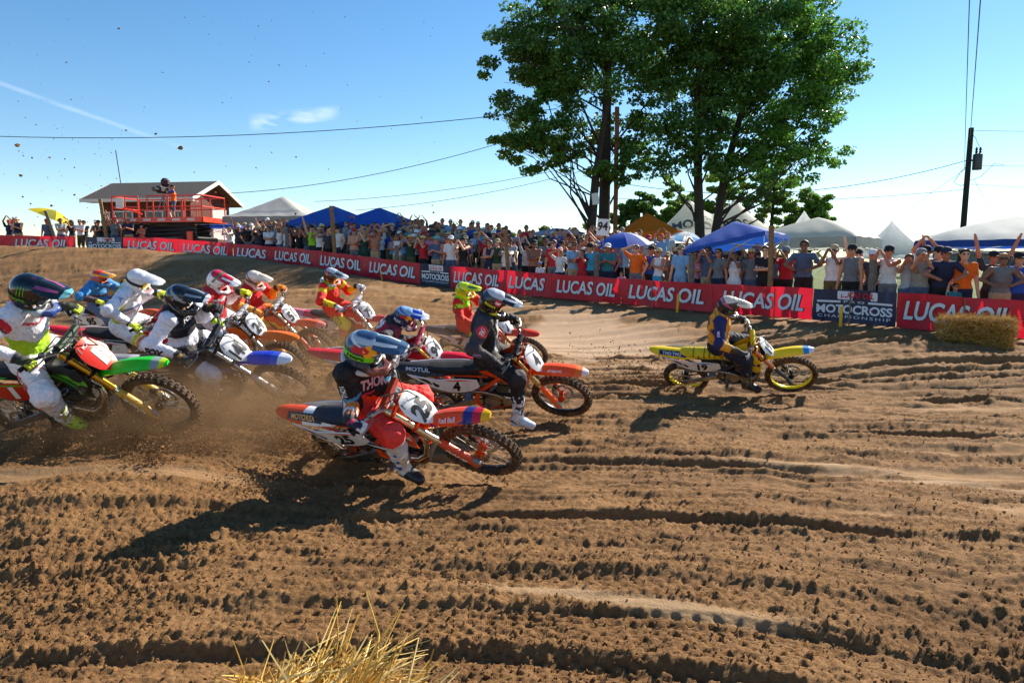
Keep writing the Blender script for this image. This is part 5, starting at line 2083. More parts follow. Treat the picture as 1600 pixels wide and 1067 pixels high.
# ---------------------------------------------------------------- utility pole and wires
def util_pole():
    x, y = 27.4, 42.0
    z = h0(x, y)
    root = empty('utility_pole', rigid((x, y, z)), 'dark wooden utility pole with a grey transformer', 'utility pole')
    hgt = 9.85 - z
    dk = mat('dark_creosote', '2c241e', .9, vary=.3, scale=6, bump=.4)
    mb = MB()
    mb.tube([(0, 0, -.3), (.03, 0, hgt * .5), (.07, 0, hgt)], [.19, .165, .14], 10)
    mb.build('pole', [dk], root)
    mb = MB()
    mb.lathe([(0, -.46), (.24, -.46), (.26, -.42), (.26, .40), (.24, .46), (.12, .50), (0, .50)], (.55, -.05, hgt - 2.0), (0, 0, 1), 16)
    mb.box((.28, 0, hgt - 1.9), (.25, .1, .1))
    tr_ = mb.build('transformer', [mat('transformer_grey', '4a4e52', .5, .3)], root)
    for dx in (.45, .68):
        mb = MB()
        mb.lathe([(.05, .5), (.08, .58), (.05, .66), (.08, .74), (.04, .85), (0, .9)], (dx, -.05, hgt - 2.0), (0, 0, 1), 10)
        mb.build('insulator', [mat('insulator_brown', '2a1c18', .3)], tr_)
    mb = MB()
    mb.tube([(.05, 0, hgt - .3), (.35, 0, hgt - .55), (.62, -.05, hgt - 1.15)], .015, 5)
    mb.tube([(0, 0, hgt - 2.2), (-.5, -.2, hgt - 2.6), (-.75, 0, hgt - 3.2), (-.3, 0, hgt - 3.4), (.1, 0, hgt - 3.2)], .018, 5)
    mb.tube([(.1, 0, hgt - 3.1), (.8, 0, hgt - 2.9), (1.6, 0, hgt - 2.1), (2.2, 0, hgt - 2.15)], .015, 5)
    mb.build('drop_wire', [dk], root)
    return Vector((x, y, z)), hgt


UP, UH = util_pole()
WIRE = mat('cable_black', '15171a', .6)


def wire(a, b, sag, r, label, n=28):
    a, b = Vector(a), Vector(b)
    mb = MB()
    mb.tube([a.lerp(b, i / n) - Vector((0, 0, sag * 4 * (i / n) * (1 - i / n))) for i in range(n + 1)], r, 4)
    tag(mb.build('overhead_wire', [WIRE]), label, 'wire', 'overhead wires')


top = UP + Vector((.14, 0, UH))
wire(top + Vector((-.1, 0, -.7)), (7.85, 12.0, 9.0), .35, .015, 'thick twisted cable running from the pole up over the track')
wire(top + Vector((-.3, 0, -2.4)), (7.55, 12.0, 8.9), .3, .012, 'thin wire beside the twisted cable, up over the track')
wire(top + Vector((0, 0, -.15)), (75, 46, 11.5), .5, .014, 'top wire leaving the utility pole away from the trees')
wire(top + Vector((.6, 0, -2.2)), (75, 48, 9.3), .4, .014, 'wire from the transformer away from the trees')
wire(top + Vector((.1, 0, -3.3)), (75, 50, 6.8), .5, .013, 'low double wire away from the trees')
wire(top + Vector((-.2, 0, -1.9)), (4.5, 44, 7.3), 1.5, .018, 'wire from utility pole into the tree crowns')
wire(top + Vector((-.1, 0, -3.6)), (5, 45, 6.1), .5, .014, 'lower wire from utility pole towards the trees')
wire(top + Vector((-.1, 0, -2.3)), (20.5, 46, 1.2), .0, .010, 'guy wire from the pole down towards the tents', 8)
wire(top + Vector((.3, 0, -3.0)), (33, 44, 1.0), .0, .010, 'guy wire from the pole down to the ground on the far side', 8)
wire((-48, 42, 10.6), (2.5, 39, 10.3), 1.45, .020, 'long sagging wire high across the sky into the trees')
wire((-19, 46, 6.4), (2.5, 40, 9.6), .7, .018, 'wire from the building roof rising to the trees')
wire((-12.5, 44, 5.7), (3.5, 40, 7.3), .35, .013, 'lower thin wire rising to the trees')
wire((-9.5, 42, 5.0), (4.5, 40, 7.2), .35, .013, 'thin wire above the blue canopies rising to the trees')
wire((-16, 44, 4.9), (-9, 43, 4.55), .05, .013, 'short wire above the white canopy')
wire((3.0, 31, 11.2), (5.0, 36.5, 8.4), .2, .012, 'slanting wire in front of the tree crown', 10)
wire((1.9, 30, 12.8), (3.0, 31, 11.2), .05, .012, 'upper end of the slanting wire before the crown', 6)
o = post(5.9, 39.5, h0(5.9, 39.5), 9.0, .14, (0, 0), mat('brown_pole', '7a4a2a', .85, vary=.2, scale=5, bump=.3), 'round brown pole beside the thick tree trunk', 'wooden utility poles', 'brown_pole')


# ---------------------------------------------------------------- trees
BARK = mat('oak_bark', '3a3029', .95, vary=.35, scale=7, bump=.8, bscale=22)


def leaf_material(key, tint, rough=.38):
    m = mat(key, None, rough, vary=.25, scale=1.2, attr='col', trans=.45, spec=.5)
    return m


def tree(x, y, trunk, crowns, nleaf, leaf, label, key, base, grp, seed, twigs=True, name='oak_tree'):
    """trunk: list of (dx,dy,z,r); crowns: ellipsoids (cx,cy,cz,rx,ry,rz,weight) in tree-local coordinates"""
    r = np.random.default_rng(seed)
    z = h0(x, y) - .1
    root = empty(name, rigid((x, y, z)), label, 'tree', grp)
    mb = MB()
    mb.tube([(a, b, c) for a, b, c, _ in trunk], [q for _, _, _, q in trunk], 12)
    # clusters through the crown volume, more of them near the surface
    wts = np.array([c[6] for c in crowns], float)
    wts /= wts.sum()
    cl = []
    ncl = max(14, nleaf // 125)
    for i in range(ncl):
        c = crowns[r.choice(len(crowns), p=wts)]
        d = r.normal(size=3)
        d /= np.linalg.norm(d)
        q = r.random() ** .45 * r.uniform(.82, 1.14)
        cl.append((c[0] + d[0] * c[3] * q, c[1] + d[1] * c[4] * q, c[2] + d[2] * c[5] * q, r.uniform(.45, 1.2) * min(c[3], c[5]) * .15 + .18))
    cl = np.array(cl)
    # limbs from the trunk towards clusters
    tz = np.array([t[2] for t in trunk])
    order = r.permutation(ncl)[:int(min(ncl, 30 if nleaf > 20000 else 13))]
    for i in order:
        p = cl[i, :3]
        zz = min(max(p[2] - r.uniform(1.2, 4.5) - .25 * np.hypot(p[0], p[1]), tz[1]), tz[-1])
        s = Vector([np.interp(zz, tz, [t[k] for t in trunk]) for k in (0, 1)] + [zz])
        r0 = np.interp(zz, tz, [t[3] for t in trunk]) * r.uniform(.16, .34)
        e = Vector(p)
        mid = s.lerp(e, .5) + Vector((r.normal() * .3, r.normal() * .3, -.06 * (e - s).length + r.normal() * .2))
        m2 = s.lerp(e, .8) + Vector((r.normal() * .3, r.normal() * .3, r.normal() * .25))
        mb.tube([s, s.lerp(mid, .6), mid, m2, e], [r0, r0 * .8, r0 * .62, r0 * .36, .015], 6)
        if twigs:
            for j in range(3):
                e2 = e + Vector(r.normal(size=3) * cl[i, 3] * .9)
                mb.tube([m2, m2.lerp(e2, .5) + Vector(r.normal(size=3) * .12), e2], [r0 * .3, r0 * .2, .01], 4)
    mb.build('trunk', [BARK], root, sharp=70)
    k = r.choice(ncl, nleaf, p=(cl[:, 3] ** 2) / (cl[:, 3] ** 2).sum())
    d = r.normal(size=(nleaf, 3))
    d /= np.linalg.norm(d, axis=1)[:, None]
    q = r.random(nleaf) ** .45
    P = cl[k, :3] + d * (cl[k, 3] * q)[:, None] * np.array([1.3, 1.3, .7])
    # a leaf is a folded blade of two quads with a pointed tip
    nrm = r.normal(size=(nleaf, 3)) + np.array([0, 0, .7]) + d * .5
    nrm /= np.linalg.norm(nrm, axis=1)[:, None]
    t1 = np.cross(nrm, r.normal(size=(nleaf, 3)))
    t1 /= np.linalg.norm(t1, axis=1)[:, None]
    t2 = np.cross(nrm, t1)
    ln = leaf * r.uniform(.65, 1.35, nleaf)[:, None]
    wd = ln * r.uniform(.30, .46, nleaf)[:, None]
    V = np.stack([P - t1 * ln * .5, P + t2 * wd + nrm * wd * .3, P + t1 * ln * .5 - nrm * ln * .1, P - t2 * wd + nrm * wd * .3], 1)
    col = np.array(lin(base)[:3]) * r.uniform(.6, 1.45, (nleaf, 1)) * np.stack([r.uniform(.8, 1.3, nleaf), np.ones(nleaf), r.uniform(.7, 1.1, nleaf)], 1)
    o = link('crown', np_mesh('crown', V.reshape(-1, 3), np.arange(nleaf * 4).reshape(-1, 4), [leaf_material(key, base)], smooth=False, color=np.repeat(col, 4, 0)), root)
    return root


OAK = 'oaks standing behind the crowd'
tree(5.30, 40, [(0, 0, 0, .42), (.02, 0, 2, .34), (.05, 0, 6, .30), (.1, 0, 11, .22), (.4, .2, 17, .08)], [(.2, 0, 13.2, 4.6, 4.2, 4.6, 5), (-3.4, 0, 12.6, 3.2, 3, 3.6, 3.4), (2.6, .4, 8.2, 2.8, 2.6, 2.4, 1.6), (-3.6, -.4, 8.6, 2.8, 2.4, 2.2, 1.8), (-.6, 1.2, 7.6, 2.6, 2, 1.9, .9)], 31000, .21,
     'tall oak with the thickest trunk, beside the brown pole', 'oak_leaf', '4c7634', OAK, 3)
tree(4.35, 38.8, [(0, 0, 0, .30), (.1, 0, 2, .26), (.3, 0, 5, .22), (.9, .2, 9, .14), (1.0, .3, 12, .05)], [(-2.8, 0, 6.9, 2.7, 2.2, 1.5, 2.4), (-1.2, -.3, 5.8, 1.5, 1.5, 1.1, .7), (1.9, .2, 5.7, 1.9, 1.7, 1.4, 1.0), (-3.0, .3, 10.2, 2.8, 2.4, 2.2, 2)], 13000, .205,
     'slim oak with sparse low branches and a paper notice on its trunk', 'oak_leaf', '507c32', OAK, 4)
tree(11.2, 40.5, [(0, 0, 0, .36), (-.15, 0, 2, .30), (-.4, 0, 6, .25), (-.6, 0, 10, .18), (-.5, 0, 15, .06)], [(-.5, 0, 12.6, 4.3, 4, 4.8, 4), (-2.4, -.5, 7.0, 2.5, 2.2, 1.7, 1.4), (.6, -.6, 7.7, 2.8, 2.4, 2.1, 1.5)], 26000, .21,
     'oak with a straight trunk standing before the white marquee', 'oak_leaf', '4c7634', OAK, 5)
tree(11.9, 41.5, [(0, 0, 0, .34), (.25, 0, 2, .28), (.75, 0, 6, .24), (1.7, 0, 10, .17), (3.0, .2, 14, .06)], [(3.6, 0, 12.0, 4.2, 4, 5.0, 4), (5.9, 0, 11.8, 2.8, 3, 3.9, 2.2), (4.3, -.4, 7.5, 3.6, 2.8, 2.1, 2.0), (2.0, 0, 6.6, 2.3, 2.2, 1.4, .9), (4.4, 0, 16.0, 3.2, 3, 2.4, 1.3)], 36000, .21,
     'wide oak with a leaning trunk, nearest the utility pole', 'oak_leaf', '568634', OAK, 6)
o = MB()
o.box((4.62, 38.45, 5.35), (.38, .03, .62), Matrix.Rotation(-.12, 3, 'Y'))
tag(o.build('paper_notice', [mat('sheet_white', 'e0dcd4', .6)]), 'small pale paper notice fixed to the slim oak', 'notice')
FAR = 'trees far behind the tents'
for i, (x, y, h, rw, lb) in enumerate(((13.4, 74, 7.6, 2.9, 'round dark tree behind the orange canopy'), (18.2, 76, 9.6, 4.0, 'leafy tree behind the marquee\'s first peak'), (23.6, 78, 10.6, 4.4, 'yellow-green tree seen between the two oak trunks'), (28.8, 77, 11.4, 4.4, 'bushy tall tree behind the marquee\'s second peak'), (33.6, 78, 9.2, 3.6, 'spreading tree behind the first pointed tent'), (21.0, 84, 9.0, 4.5, 'second tree further back between the oak trunks'))):
    tree(x, y, [(0, 0, 0, .3), (0, 0, 2, .25), (.2, 0, h * .6, .15), (.2, 0, h * .95, .05)], [(0, 0, h * .74, rw * .75, rw * .7, h * .26, 2.4), (rw * .62, 0, h * .52, rw * .62, rw * .5, h * .24, 1.5), (-rw * .62, 0, h * .55, rw * .55, rw * .5, h * .24, 1.5), (0, 0, h * .30, rw * 1.0, rw * .6, h * .24, 1.6)], 10000, .34, lb, 'far_leaf', ['567a38', '688c3c', '86a03a', '688c3c', '6e943c', '5e8438'][i], FAR, 40 + i, False, 'leafy_tree')
for i, (x, y, h, rw) in enumerate(((-.6, 60, 2.7, 1.5), (3.6, 62, 3.0, 1.6), (6.3, 58, 3.4, 1.4), (2.0, 64, 2.6, 1.8))):
    tree(x, y, [(0, 0, 0, .12), (0, 0, h * .5, .08), (0, 0, h, .03)], [(0, 0, h * .6, rw, rw * .7, h * .42, 1)], 900, .34, ['low shrub top beyond the pale blue canopy', 'shrub peeping over the crowd near the slim oak', 'shrub top between thick oak and orange canopy', 'low shrub beyond the crowd, between pale canopy and slim oak'][i], 'far_leaf', '5a7040', 'shrubs beyond the crowd', 60 + i, False, 'shrub')


# ---------------------------------------------------------------- hay
HAY = [mat('straw_%d' % i, c, .75, vary=.2, trans=.2) for i, c in enumerate(('d8b04e', 'c29438', 'e4cc84', '9a7430'))]


def straw(mb, p, d, ln, w, bend, m):
    d = d.normalized()
    sd = d.cross(Vector((.3, .2, 1))).normalized()
    up = sd.cross(d)
    pts = [p, p + d * ln * .5 + up * bend * ln, p + d * ln]
    P = []
    for q, ww in zip(pts, (w, w, w * .4)):
        P += [q + sd * ww, q + up * ww, q - sd * ww]
    mb.add(P, [(0, 1, 4, 3), (1, 2, 5, 4), (2, 0, 3, 5), (3, 4, 7, 6), (4, 5, 8, 7), (5, 3, 6, 8)], m)


def hay_bale(mtx, size, n, ln, w, label, seed, wild=0, hang=.0):
    r = random.Random(seed)
    root = empty('hay_bale', mtx, label, 'hay bale', 'hay bales')
    L, D, H = size
    mb = MB()
    mb.box((0, 0, H * .46), (L * .90, D * .84, H * .88), None, 0, bev=.09)
    mb.build('bale', [mat('hay_core', '7a5a26', .95, vary=.5, scale=25, bump=1.0, bscale=60)], root)
    mb = MB()
    for i in range(n):
        f = r.random()
        if f < .34:
            p, o_ = Vector((r.uniform(-.5, .5) * L, r.uniform(-.5, .5) * D, H)), Vector((0, 0, 1))
        elif f < .72:
            p, o_ = Vector((r.uniform(-.5, .5) * L, -D / 2, r.uniform(0, 1) * H)), Vector((0, -1, 0))
        else:
            s = r.choice((-1, 1))
            p, o_ = Vector((s * L / 2, r.uniform(-.5, .5) * D, r.uniform(0, 1) * H)), Vector((s, 0, 0))
        d = Vector((r.gauss(0, 1), r.gauss(0, .6), r.gauss(0, .5))) + o_ * r.uniform(-.1, 1.0) - Vector((0, 0, hang))
        l_ = ln * r.uniform(.4, 1.4)
        straw(mb, p - d.normalized() * l_ * .4 + o_ * .006, d, l_, w * r.uniform(.6, 1.3), r.uniform(-.1, .1), r.choice((0, 0, 1, 2, 3)))
    for i in range(wild):
        p = Vector((r.gauss(.05, .26) * L, r.uniform(-.5, .3) * D, H - .03))
        d = Vector((r.gauss(.8, .35), r.gauss(.35, .3), r.uniform(.0, .55)))
        straw(mb, p, d, ln * r.uniform(1.0, 2.3), w * r.uniform(.6, 1.4), r.uniform(-.26, .22), r.choice((0, 0, 1, 2, 2)))
    tag(mb.build('straw', HAY, root), kind='stuff')
    return root


hay_bale(rigid((8.55, 12.55, h0(8.55, 12.55) - .04), R(-28)), (1.12, .5, .50), 2600, .16, .004, 'shaggy straw bale lying against the red banner', 1, 60)
hay_bale(rigid((-.55, 1.62, .02), R(14)), (.34, .34, .60), 1500, .13, .0036, 'golden straw bale right in front of the viewer, strands sticking up', 2, 420)
# ---------------------------------------------------------------- the race: bikes and riders
def C(x):      # soft mask helper: positive inside
    return x


OUT = lambda p: {-1: (p, (.95, -.30, -.05))}
RED_, YEL_, LIME, ORG = 'd31018', 'f2d400', 'a8e010', 'ee4a0a'


def ride(X, Y, yaw, lean, pitch, bike, pose, rider, bl, rl, dz=0.):
    z = h0(X, Y) + dz
    M = rigid((X, Y, z), R(yaw), R(lean), R(pitch))
    b, MS = make_bike(M, bike, bl)
    return make_rider(M, MS, pose, rider, rl)


def claw(dx):
    return [(dx - .02, .5), (dx + .05, .48), (dx + .03, .1), (dx + .06, -.2), (dx + .0, -.55), (dx - .02, -.1)]


BULL = [(-.55, -.30), (-.20, -.18), (.10, -.30), (.55, -.10), (.62, .12), (.30, .30), (-.1, .22), (-.42, .34), (-.62, .05)]
SUNP = [(.5 * math.cos(a), .5 * math.sin(a)) for a in [2 * math.pi * i / 16 for i in range(16)]]
DISC = [(.5 * math.cos(a), .5 * math.sin(a)) for a in [2 * math.pi * i / 18 for i in range(18)]]

# --- orange 25
ride(-.72, 6.08, -32, 46, 7.8,
     dict(num='25', numw=.185, sidew=.18, fender=ORG, shroud='e04808', rear='f2f0ee', reartip={3: 'e04808'}, side='f4f3f0', plate='f4f3f0', frame='e8480c', fork='d8cba8', guard='c8482a', guardtxt='DUNLOP', hub='e05010', rim='1c1c1c', clamp='c84010',
          fendtxt='Red Bull', fendpatch='2b2a78', fendtxtcol='e6c8d0', tip={5: '2f2d7c', 6: 'c81e3c', 7: 'f0b414'}, reartxt='MOTOREX', rearpatch='14354a', reartxtcol='f0b060', platebar='1a1a22', platetxt='KTM', shrtxt='KTM', graphic=['f2f0ee', '20204a'], pad='a8381c',
          sidegraphic=['f06010', '2a2a6a'], sidetxt='DUNLOP', steer=R(4), seat='1a2a3a', tank='d04a10', dirt=.2, bar='b8b8b8'),
     dict(hip=(.0, .05, 1.06), neck=(.24, .16, 1.48), head=(R(4), R(-34), R(-20)), foot=OUT((.22, -.30, .57)), twist=.5, res=.0115, elbow={-1: (-.1, -.55, -.75), 1: (-.4, -.5, -.7)}, helmet_scale=1.04),
     dict(jersey='17151c', pants='d8200c', skin='9a6a50', glove='1c1f38', glove2='d8d4d8', cuff='d03060', boot='e8e4dc', boot2='c09060', toe='1c1c20', bootplate='ece8e4', brace='c8ccd4', buckle='30508a',
          zones=[(['torso', 'pelvis'], lambda a: .36 + .05 * np.sin(a['l'] * 50) - a['s'], 'ee4210'), (['torso'], lambda a: .05 - np.abs(a['s'] - .42 - .3 * a['l']) - .02, 'e04070'),
                 (['farm_r', 'farm_l'], lambda a: a['t'] - .25, 'f08a40'), (['farm_r', 'farm_l'], lambda a: a['t'] - .6, 'eadfe4'), (['farm_r', 'farm_l'], lambda a: a['t'] - .72, '8a5a42'), (['uarm_r', 'uarm_l'], lambda a: .06 - np.abs(a['t'] - .72), '4aa0c8'),
                 (['knee_r', 'knee_l', 'thigh_r', 'thigh_l'], lambda a: a['f'] * .6 + .25 * np.sin(a['l'] * 14 + 2) - .1, 'e83a34'), (['shin_r', 'shin_l'], lambda a: a['t'] + 1, 'c8c8ce')],
          prints=[('chest', 'THOR', .10, .20, 'e8a8bc', dict(at=.60, shear=.3)), ('uarm', 'THOR', .05, .13, 'd8e4f0', dict(at=.42, dir=-1)), ('uarm', 'M', .05, .06, 'd8e4f0', dict(at=.85, dir=-1)), ('thigh', 'THOR', .05, .16, '8a1008', dict(at=.55)), ('back', '25', .17, .2, 'f0f0f0', {})],
          helmet=dict(base='2a4468', zones=[(lambda x, y, z: .020 - np.abs(z - .122), 'b8c8d8'), (lambda x, y, z: .05 - z - .6 * x, '2c4666'), (lambda x, y, z: -.07 - z, '1a2434'), (lambda x, y, z: np.minimum(-.075 - z, x - .05), '7a4438'), (lambda x, y, z: .012 - np.abs(z - .09 + .4 * (x + .02)), 'e8ecf0')],
                      visor=['3a5674', 'c8d0d8'], visorzone=[0, 0, 0, 0, 0, 1], visorstripe='d8dce2', strap='7ae018', straptxt='100%', strapcol='103010', lens='203848', goggle='2a4a5a',
                      marks=[('c01830', BULL, (-.005, -.11, .065), .105, (-.1, -1, .35)), ('f0aa14', SUNP, (.06, -.10, .06), .10, (.25, -1, .35))])),
     'orange and white motocross bike carrying number 25, leaning hardest, closest to the viewer',
     'rider in black and orange jersey with lime goggle strap, one boot out, on bike 25')

# --- orange 4
ride(-.11, 7.95, -8.3, 36, 5.5,
     dict(num='4', numw=.09, sidenum='4', sidew=.085, fender='f0500e', shroud='e84a10', rear='2a2422', reartip={5: 'e04808'}, side='eeeef0', plate='f0f0f0', frame='ea4c10', fork='b89a60', guard='e85a20', hub='d84a10', rim='18181a', clamp='c84010', tip={6: 'f07020', 7: 'f0d8d0'}, fendtxt='akrapovic', fendtxtcol='f4d0c8',
          reartxt='MOTUL', reartxtcol='c8c8c8', shrdisc=1, graphic=['e84a10', '1a1a1e'], sidegraphic=['e84a10', '1a1a1e'], seat='1c1d20', seat2='44464a', steer=R(-12), tank='202020', dirt=.25, pad='1a1a1a'),
     dict(hip=(.0, .03, 1.08), neck=(.12, .10, 1.62), head=(R(-4), R(-33), R(-10)), foot=OUT((.30, -.46, .55)), res=.0125, elbow={-1: (-.5, -.8, -.35), 1: (-.5, .25, -.7)}),
     dict(jersey='15161a', pants='101116', sleeve='34353c', skin='8a5a44', glove='17181c', glove2='24262c', cuff='101014', boot='e6e8ec', boot2='20242c', toe='c8d4e0', bootplate='d8dce2', buckle='b8c0c8', sole='c8d0d8',
          zones=[(['torso', 'shoulder'], lambda a: a['s'] - .93, '1c1d22'), (['torso'], lambda a: np.minimum(a['f'] - .03, .03 - np.abs(a['l'] + .02 - .1 * (a['s'] - .5))), 'c8ccd0'), (['farm_r', 'farm_l'], lambda a: a['t'] - .55, '24252c'), (['knee_r', 'knee_l'], lambda a: a['f'] - .1, '1e2028')],
          prints=[('uarm', 'FMF', .055, .075, 'e8dcdc', dict(at=.38, dir=-1, shape=[(u * .13, v * .13) for u, v in DISC], shape_col='c02a38')), ('farm', 'UFO', .045, .09, '8a84c0', dict(at=.2, dir=1)), ('thigh', 'UFO', .05, .12, '34384a', dict(at=.6)), ('back', '4', .2, .14, 'd0d0d4', {})],
          helmet=dict(base='121314', zones=[(lambda x, y, z: z - .10, 'c4cad2'), (lambda x, y, z: .02 - np.abs(z - .085), '3a3c44'), (lambda x, y, z: .016 - np.abs(z + .085 - .3 * (x - .05)), 'd8e020')], visor=['1c2128', '8a98a4'], visorzone=[0, 0, 0, 1, 1, 1], visorstripe='c8d0d8', strap='1a1c14', straptxt='SCOTT', strapcol='dcea10', lens='c8b010', goggle='d8a010',
                      marks=[('c02a48', DISC, (.035, -.115, .06), .075, (.15, -1, .3)), ('text', 'FMF', (.035, -.12, .06), .028, (.15, -1, .3))], markcol={'FMF': 'f0e0e4'})),
     'orange motocross bike carrying number 4 with a dark tail, just behind bike 25',
     'rider in black and grey gear with pale helmet top and white boots, on bike 4')

# --- yellow 19
ride(3.40, 10.0, -30, 46, 5,
     dict(num='19', numw=.165, sidew=.15, fender='f0d000', shroud='eecc00', rear='f0d000', reartip={4: 'f0d000'}, side='eef0f0', plate='f0f2f0', frame='3a3c40', fork='d09070', guard='26303a', hub='2a2a2a', rim='f0dc00', clamp='2a2a2a', tip={6: '2a8ad0', 7: 'd8e4f0'}, reartxt='TWO TWO', rearpatch='1c2c50', reartxtcol='d0d8e8',
          graphic=['26347a', '2a8ad0'], shrtxt='RM', shrcol='1a2a60', sidegraphic=['2a8ad0', '1a1a1a'], seat='1a1a1c', seat2='f0d000', seatzone=[0, 0, 0, 1, 1, 1, 1], seatribs='16161a', steer=R(10), tank='e4c400', dirt=.12, pad='eccc00', bar='c8c8c8'),
     dict(hip=(-.12, .06, 1.08), neck=(.05, .17, 1.60), head=(R(8), R(-36), R(-16)), foot=OUT((.22, -.28, .56)), res=.0125, elbow={-1: (-.5, -.9, -.1), 1: (-.5, .25, -.7)}),
     dict(jersey='eea010', pants='131d33', skin='9a6a50', glove='2a2c30', glove2='c8c4b8', cuff='1c1c20', boot='2a2a2c', boot2='8a7a50', toe='141416', bootplate='3a382e', buckle='6a6248', sole='121212',
          zones=[(['uarm_r', 'uarm_l', 'elbow_r', 'elbow_l'], lambda a: a['t'] + 1, '1f2660'), (['torso', 'shoulder'], lambda a: np.minimum(np.abs(a['l']) - .165, .98 - a['s']) - .0, '1f2660'), (['farm_r', 'farm_l'], lambda a: a['t'] - .12, 'e0a030'), (['farm_r', 'farm_l'], lambda a: a['t'] - .6, '4a3a2a'),
                 (['knee_r', 'knee_l'], lambda a: .02 - np.abs(a['f'] - .16), 'e0a820'), (['thigh_r', 'thigh_l'], lambda a: .035 - np.abs(a['t'] - .5), '1d2b4c')],
          prints=[('back', '19', .22, .26, '3a2c20', dict(at=.52, bold=.03)), ('back', 'HILL', .07, .2, '3a2c20', dict(at=.9)), ('thigh', 'A', .10, .10, 'e0a820', dict(at=.35, bold=.02)), ('uarm', 'JGR', .04, .09, 'd8c8e8', dict(at=.6, dir=-1))],
          helmet=dict(base='1c1a22', zones=[(lambda x, y, z: z - .105 - .3 * x, 'e4d8c0'), (lambda x, y, z: .022 - np.abs(z - .05 + .5 * (x + .05)), 'a83a7a'), (lambda x, y, z: .01 - np.abs(z - .02 + .5 * (x + .05)), 'c83060'), (lambda x, y, z: .008 - np.abs(z + .10), 'd8d4d0')], visor=['e8dcc4', 'efe6d4'], visorstripe='d0a890', strap='1a1a1c', lens='3a8a7a', goggle='d8c020',
                      marks=[('2a9a80', DISC, (.01, -.12, -.015), .05, (0, -1, 0))])),
     'yellow motocross bike carrying number 19 with yellow rims, out alone in front',
     'rider in golden yellow jersey with navy sleeves and cream visor, on bike 19', dz=.03)

# --- green 1
ride(-3.78, 6.34, -12, 37, 6.2,
     dict(num='1', numw=.075, numcol='f4f4f0', sidenum='1', sidew=.07, fender='22c41c', shroud='1a1c18', rear='20b41c', side='d42a16', plate='e02c14', frame='2a2c2a', fork='c8962a', guard='caa030', guardtxt='SHOWA', hub='2a2a2a', rim='3a3a38', clamp='2a2a2a', tip={6: '8a9a96', 7: 'b8d020', 8: '22c41c'}, platebar='181a18', platetxt='KX',
          graphic=['57b014', '22c41c'], sidegraphic=['22c41c', '101010'], steer=R(2), seat='141414', tank='1a1a1a', dirt=.3, pad='1f3a24', reartxt=''),
     dict(hip=(-.12, .03, 1.06), neck=(.16, .12, 1.53), helmet_scale=1.02, head=(R(-4), R(-29), R(-10)), foot=OUT((-.02, -.22, .48)), res=.0115, elbow={-1: (-.3, -1, -.2), 1: (-.5, .25, -.7)}, knee={-1: (1, -.9, .3)}),
     dict(jersey='e2e2ea', pants='e6e4ea', skin='9a6a50', glove='2a3018', glove2='a8b818', cuff='1a2018', boot='d8d8d4', boot2='b0cc10', toe='b8d818', bootplate='b4d414', buckle='d8d8d8',
          zones=[(['uarm_r', 'uarm_l'], lambda a: .10 - np.abs(a['t'] - .30), 'c01824'), (['uarm_r', 'uarm_l'], lambda a: .03 - np.abs(a['t'] - .42), '1a1014'), (['torso'], lambda a: np.minimum(.42 - a['s'], a['f'] + .05) - .0 + .05 * np.sin(a['l'] * 30), 'a8d820'), (['torso'], lambda a: .025 - np.abs(a['s'] - .8 + a['f']), 'c83048'), (['thigh_l', 'knee_l'], lambda a: .05 - np.abs(a['t'] - .6), 'a8d820'), (['thigh_r', 'thigh_l'], lambda a: .02 - np.abs(a['t'] - .25 - a['f']), 'c83048')],
          prints=[('thigh', 'ASTARS', .05, .2, 'c02030', dict(at=.55, dir=1)), ('knee', 'A', .05, .09, 'd04050', dict(at=.02, across=True)), ('back', '1', .22, .1, 'c02030', {})],
          helmet=dict(base='0e1210', zones=[(lambda x, y, z: z - .150, '6a3a70'), (lambda x, y, z: .02 - np.abs(z + .10), '3aa0b8'), (lambda x, y, z: -.075 - z + .3 * (x - .1), 'b8c4c8'), (lambda x, y, z: .012 - np.abs(x + .10 + z * .4), 'c02838'), (lambda x, y, z: np.minimum(-.085 - z, x - .12), '2a4a9a')], visor=['1a2428', '68aab4'], visorzone=[0, 0, 0, 0, 1, 1], visorstripe='9a4a80', strap='16201a', straptxt='100%', strapcol='58a020', lens='151a1a', goggle='202420',
                      marks=[('5ad818', claw(-.3), (-.01, -.11, .07), .075, (-.1, -1, .5)), ('5ad818', claw(0), (-.01, -.11, .07), .085, (-.1, -1, .5)), ('5ad818', claw(.3), (-.01, -.11, .07), .075, (-.1, -1, .5)), ('c83038', DISC, (-.085, -.10, -.03), .05, (-.6, -1, 0))])),
     'green motocross bike with a red number 1 plate, half hidden in dust',
     'rider in white and lime gear with black helmet marked by green claws, on bike 1')

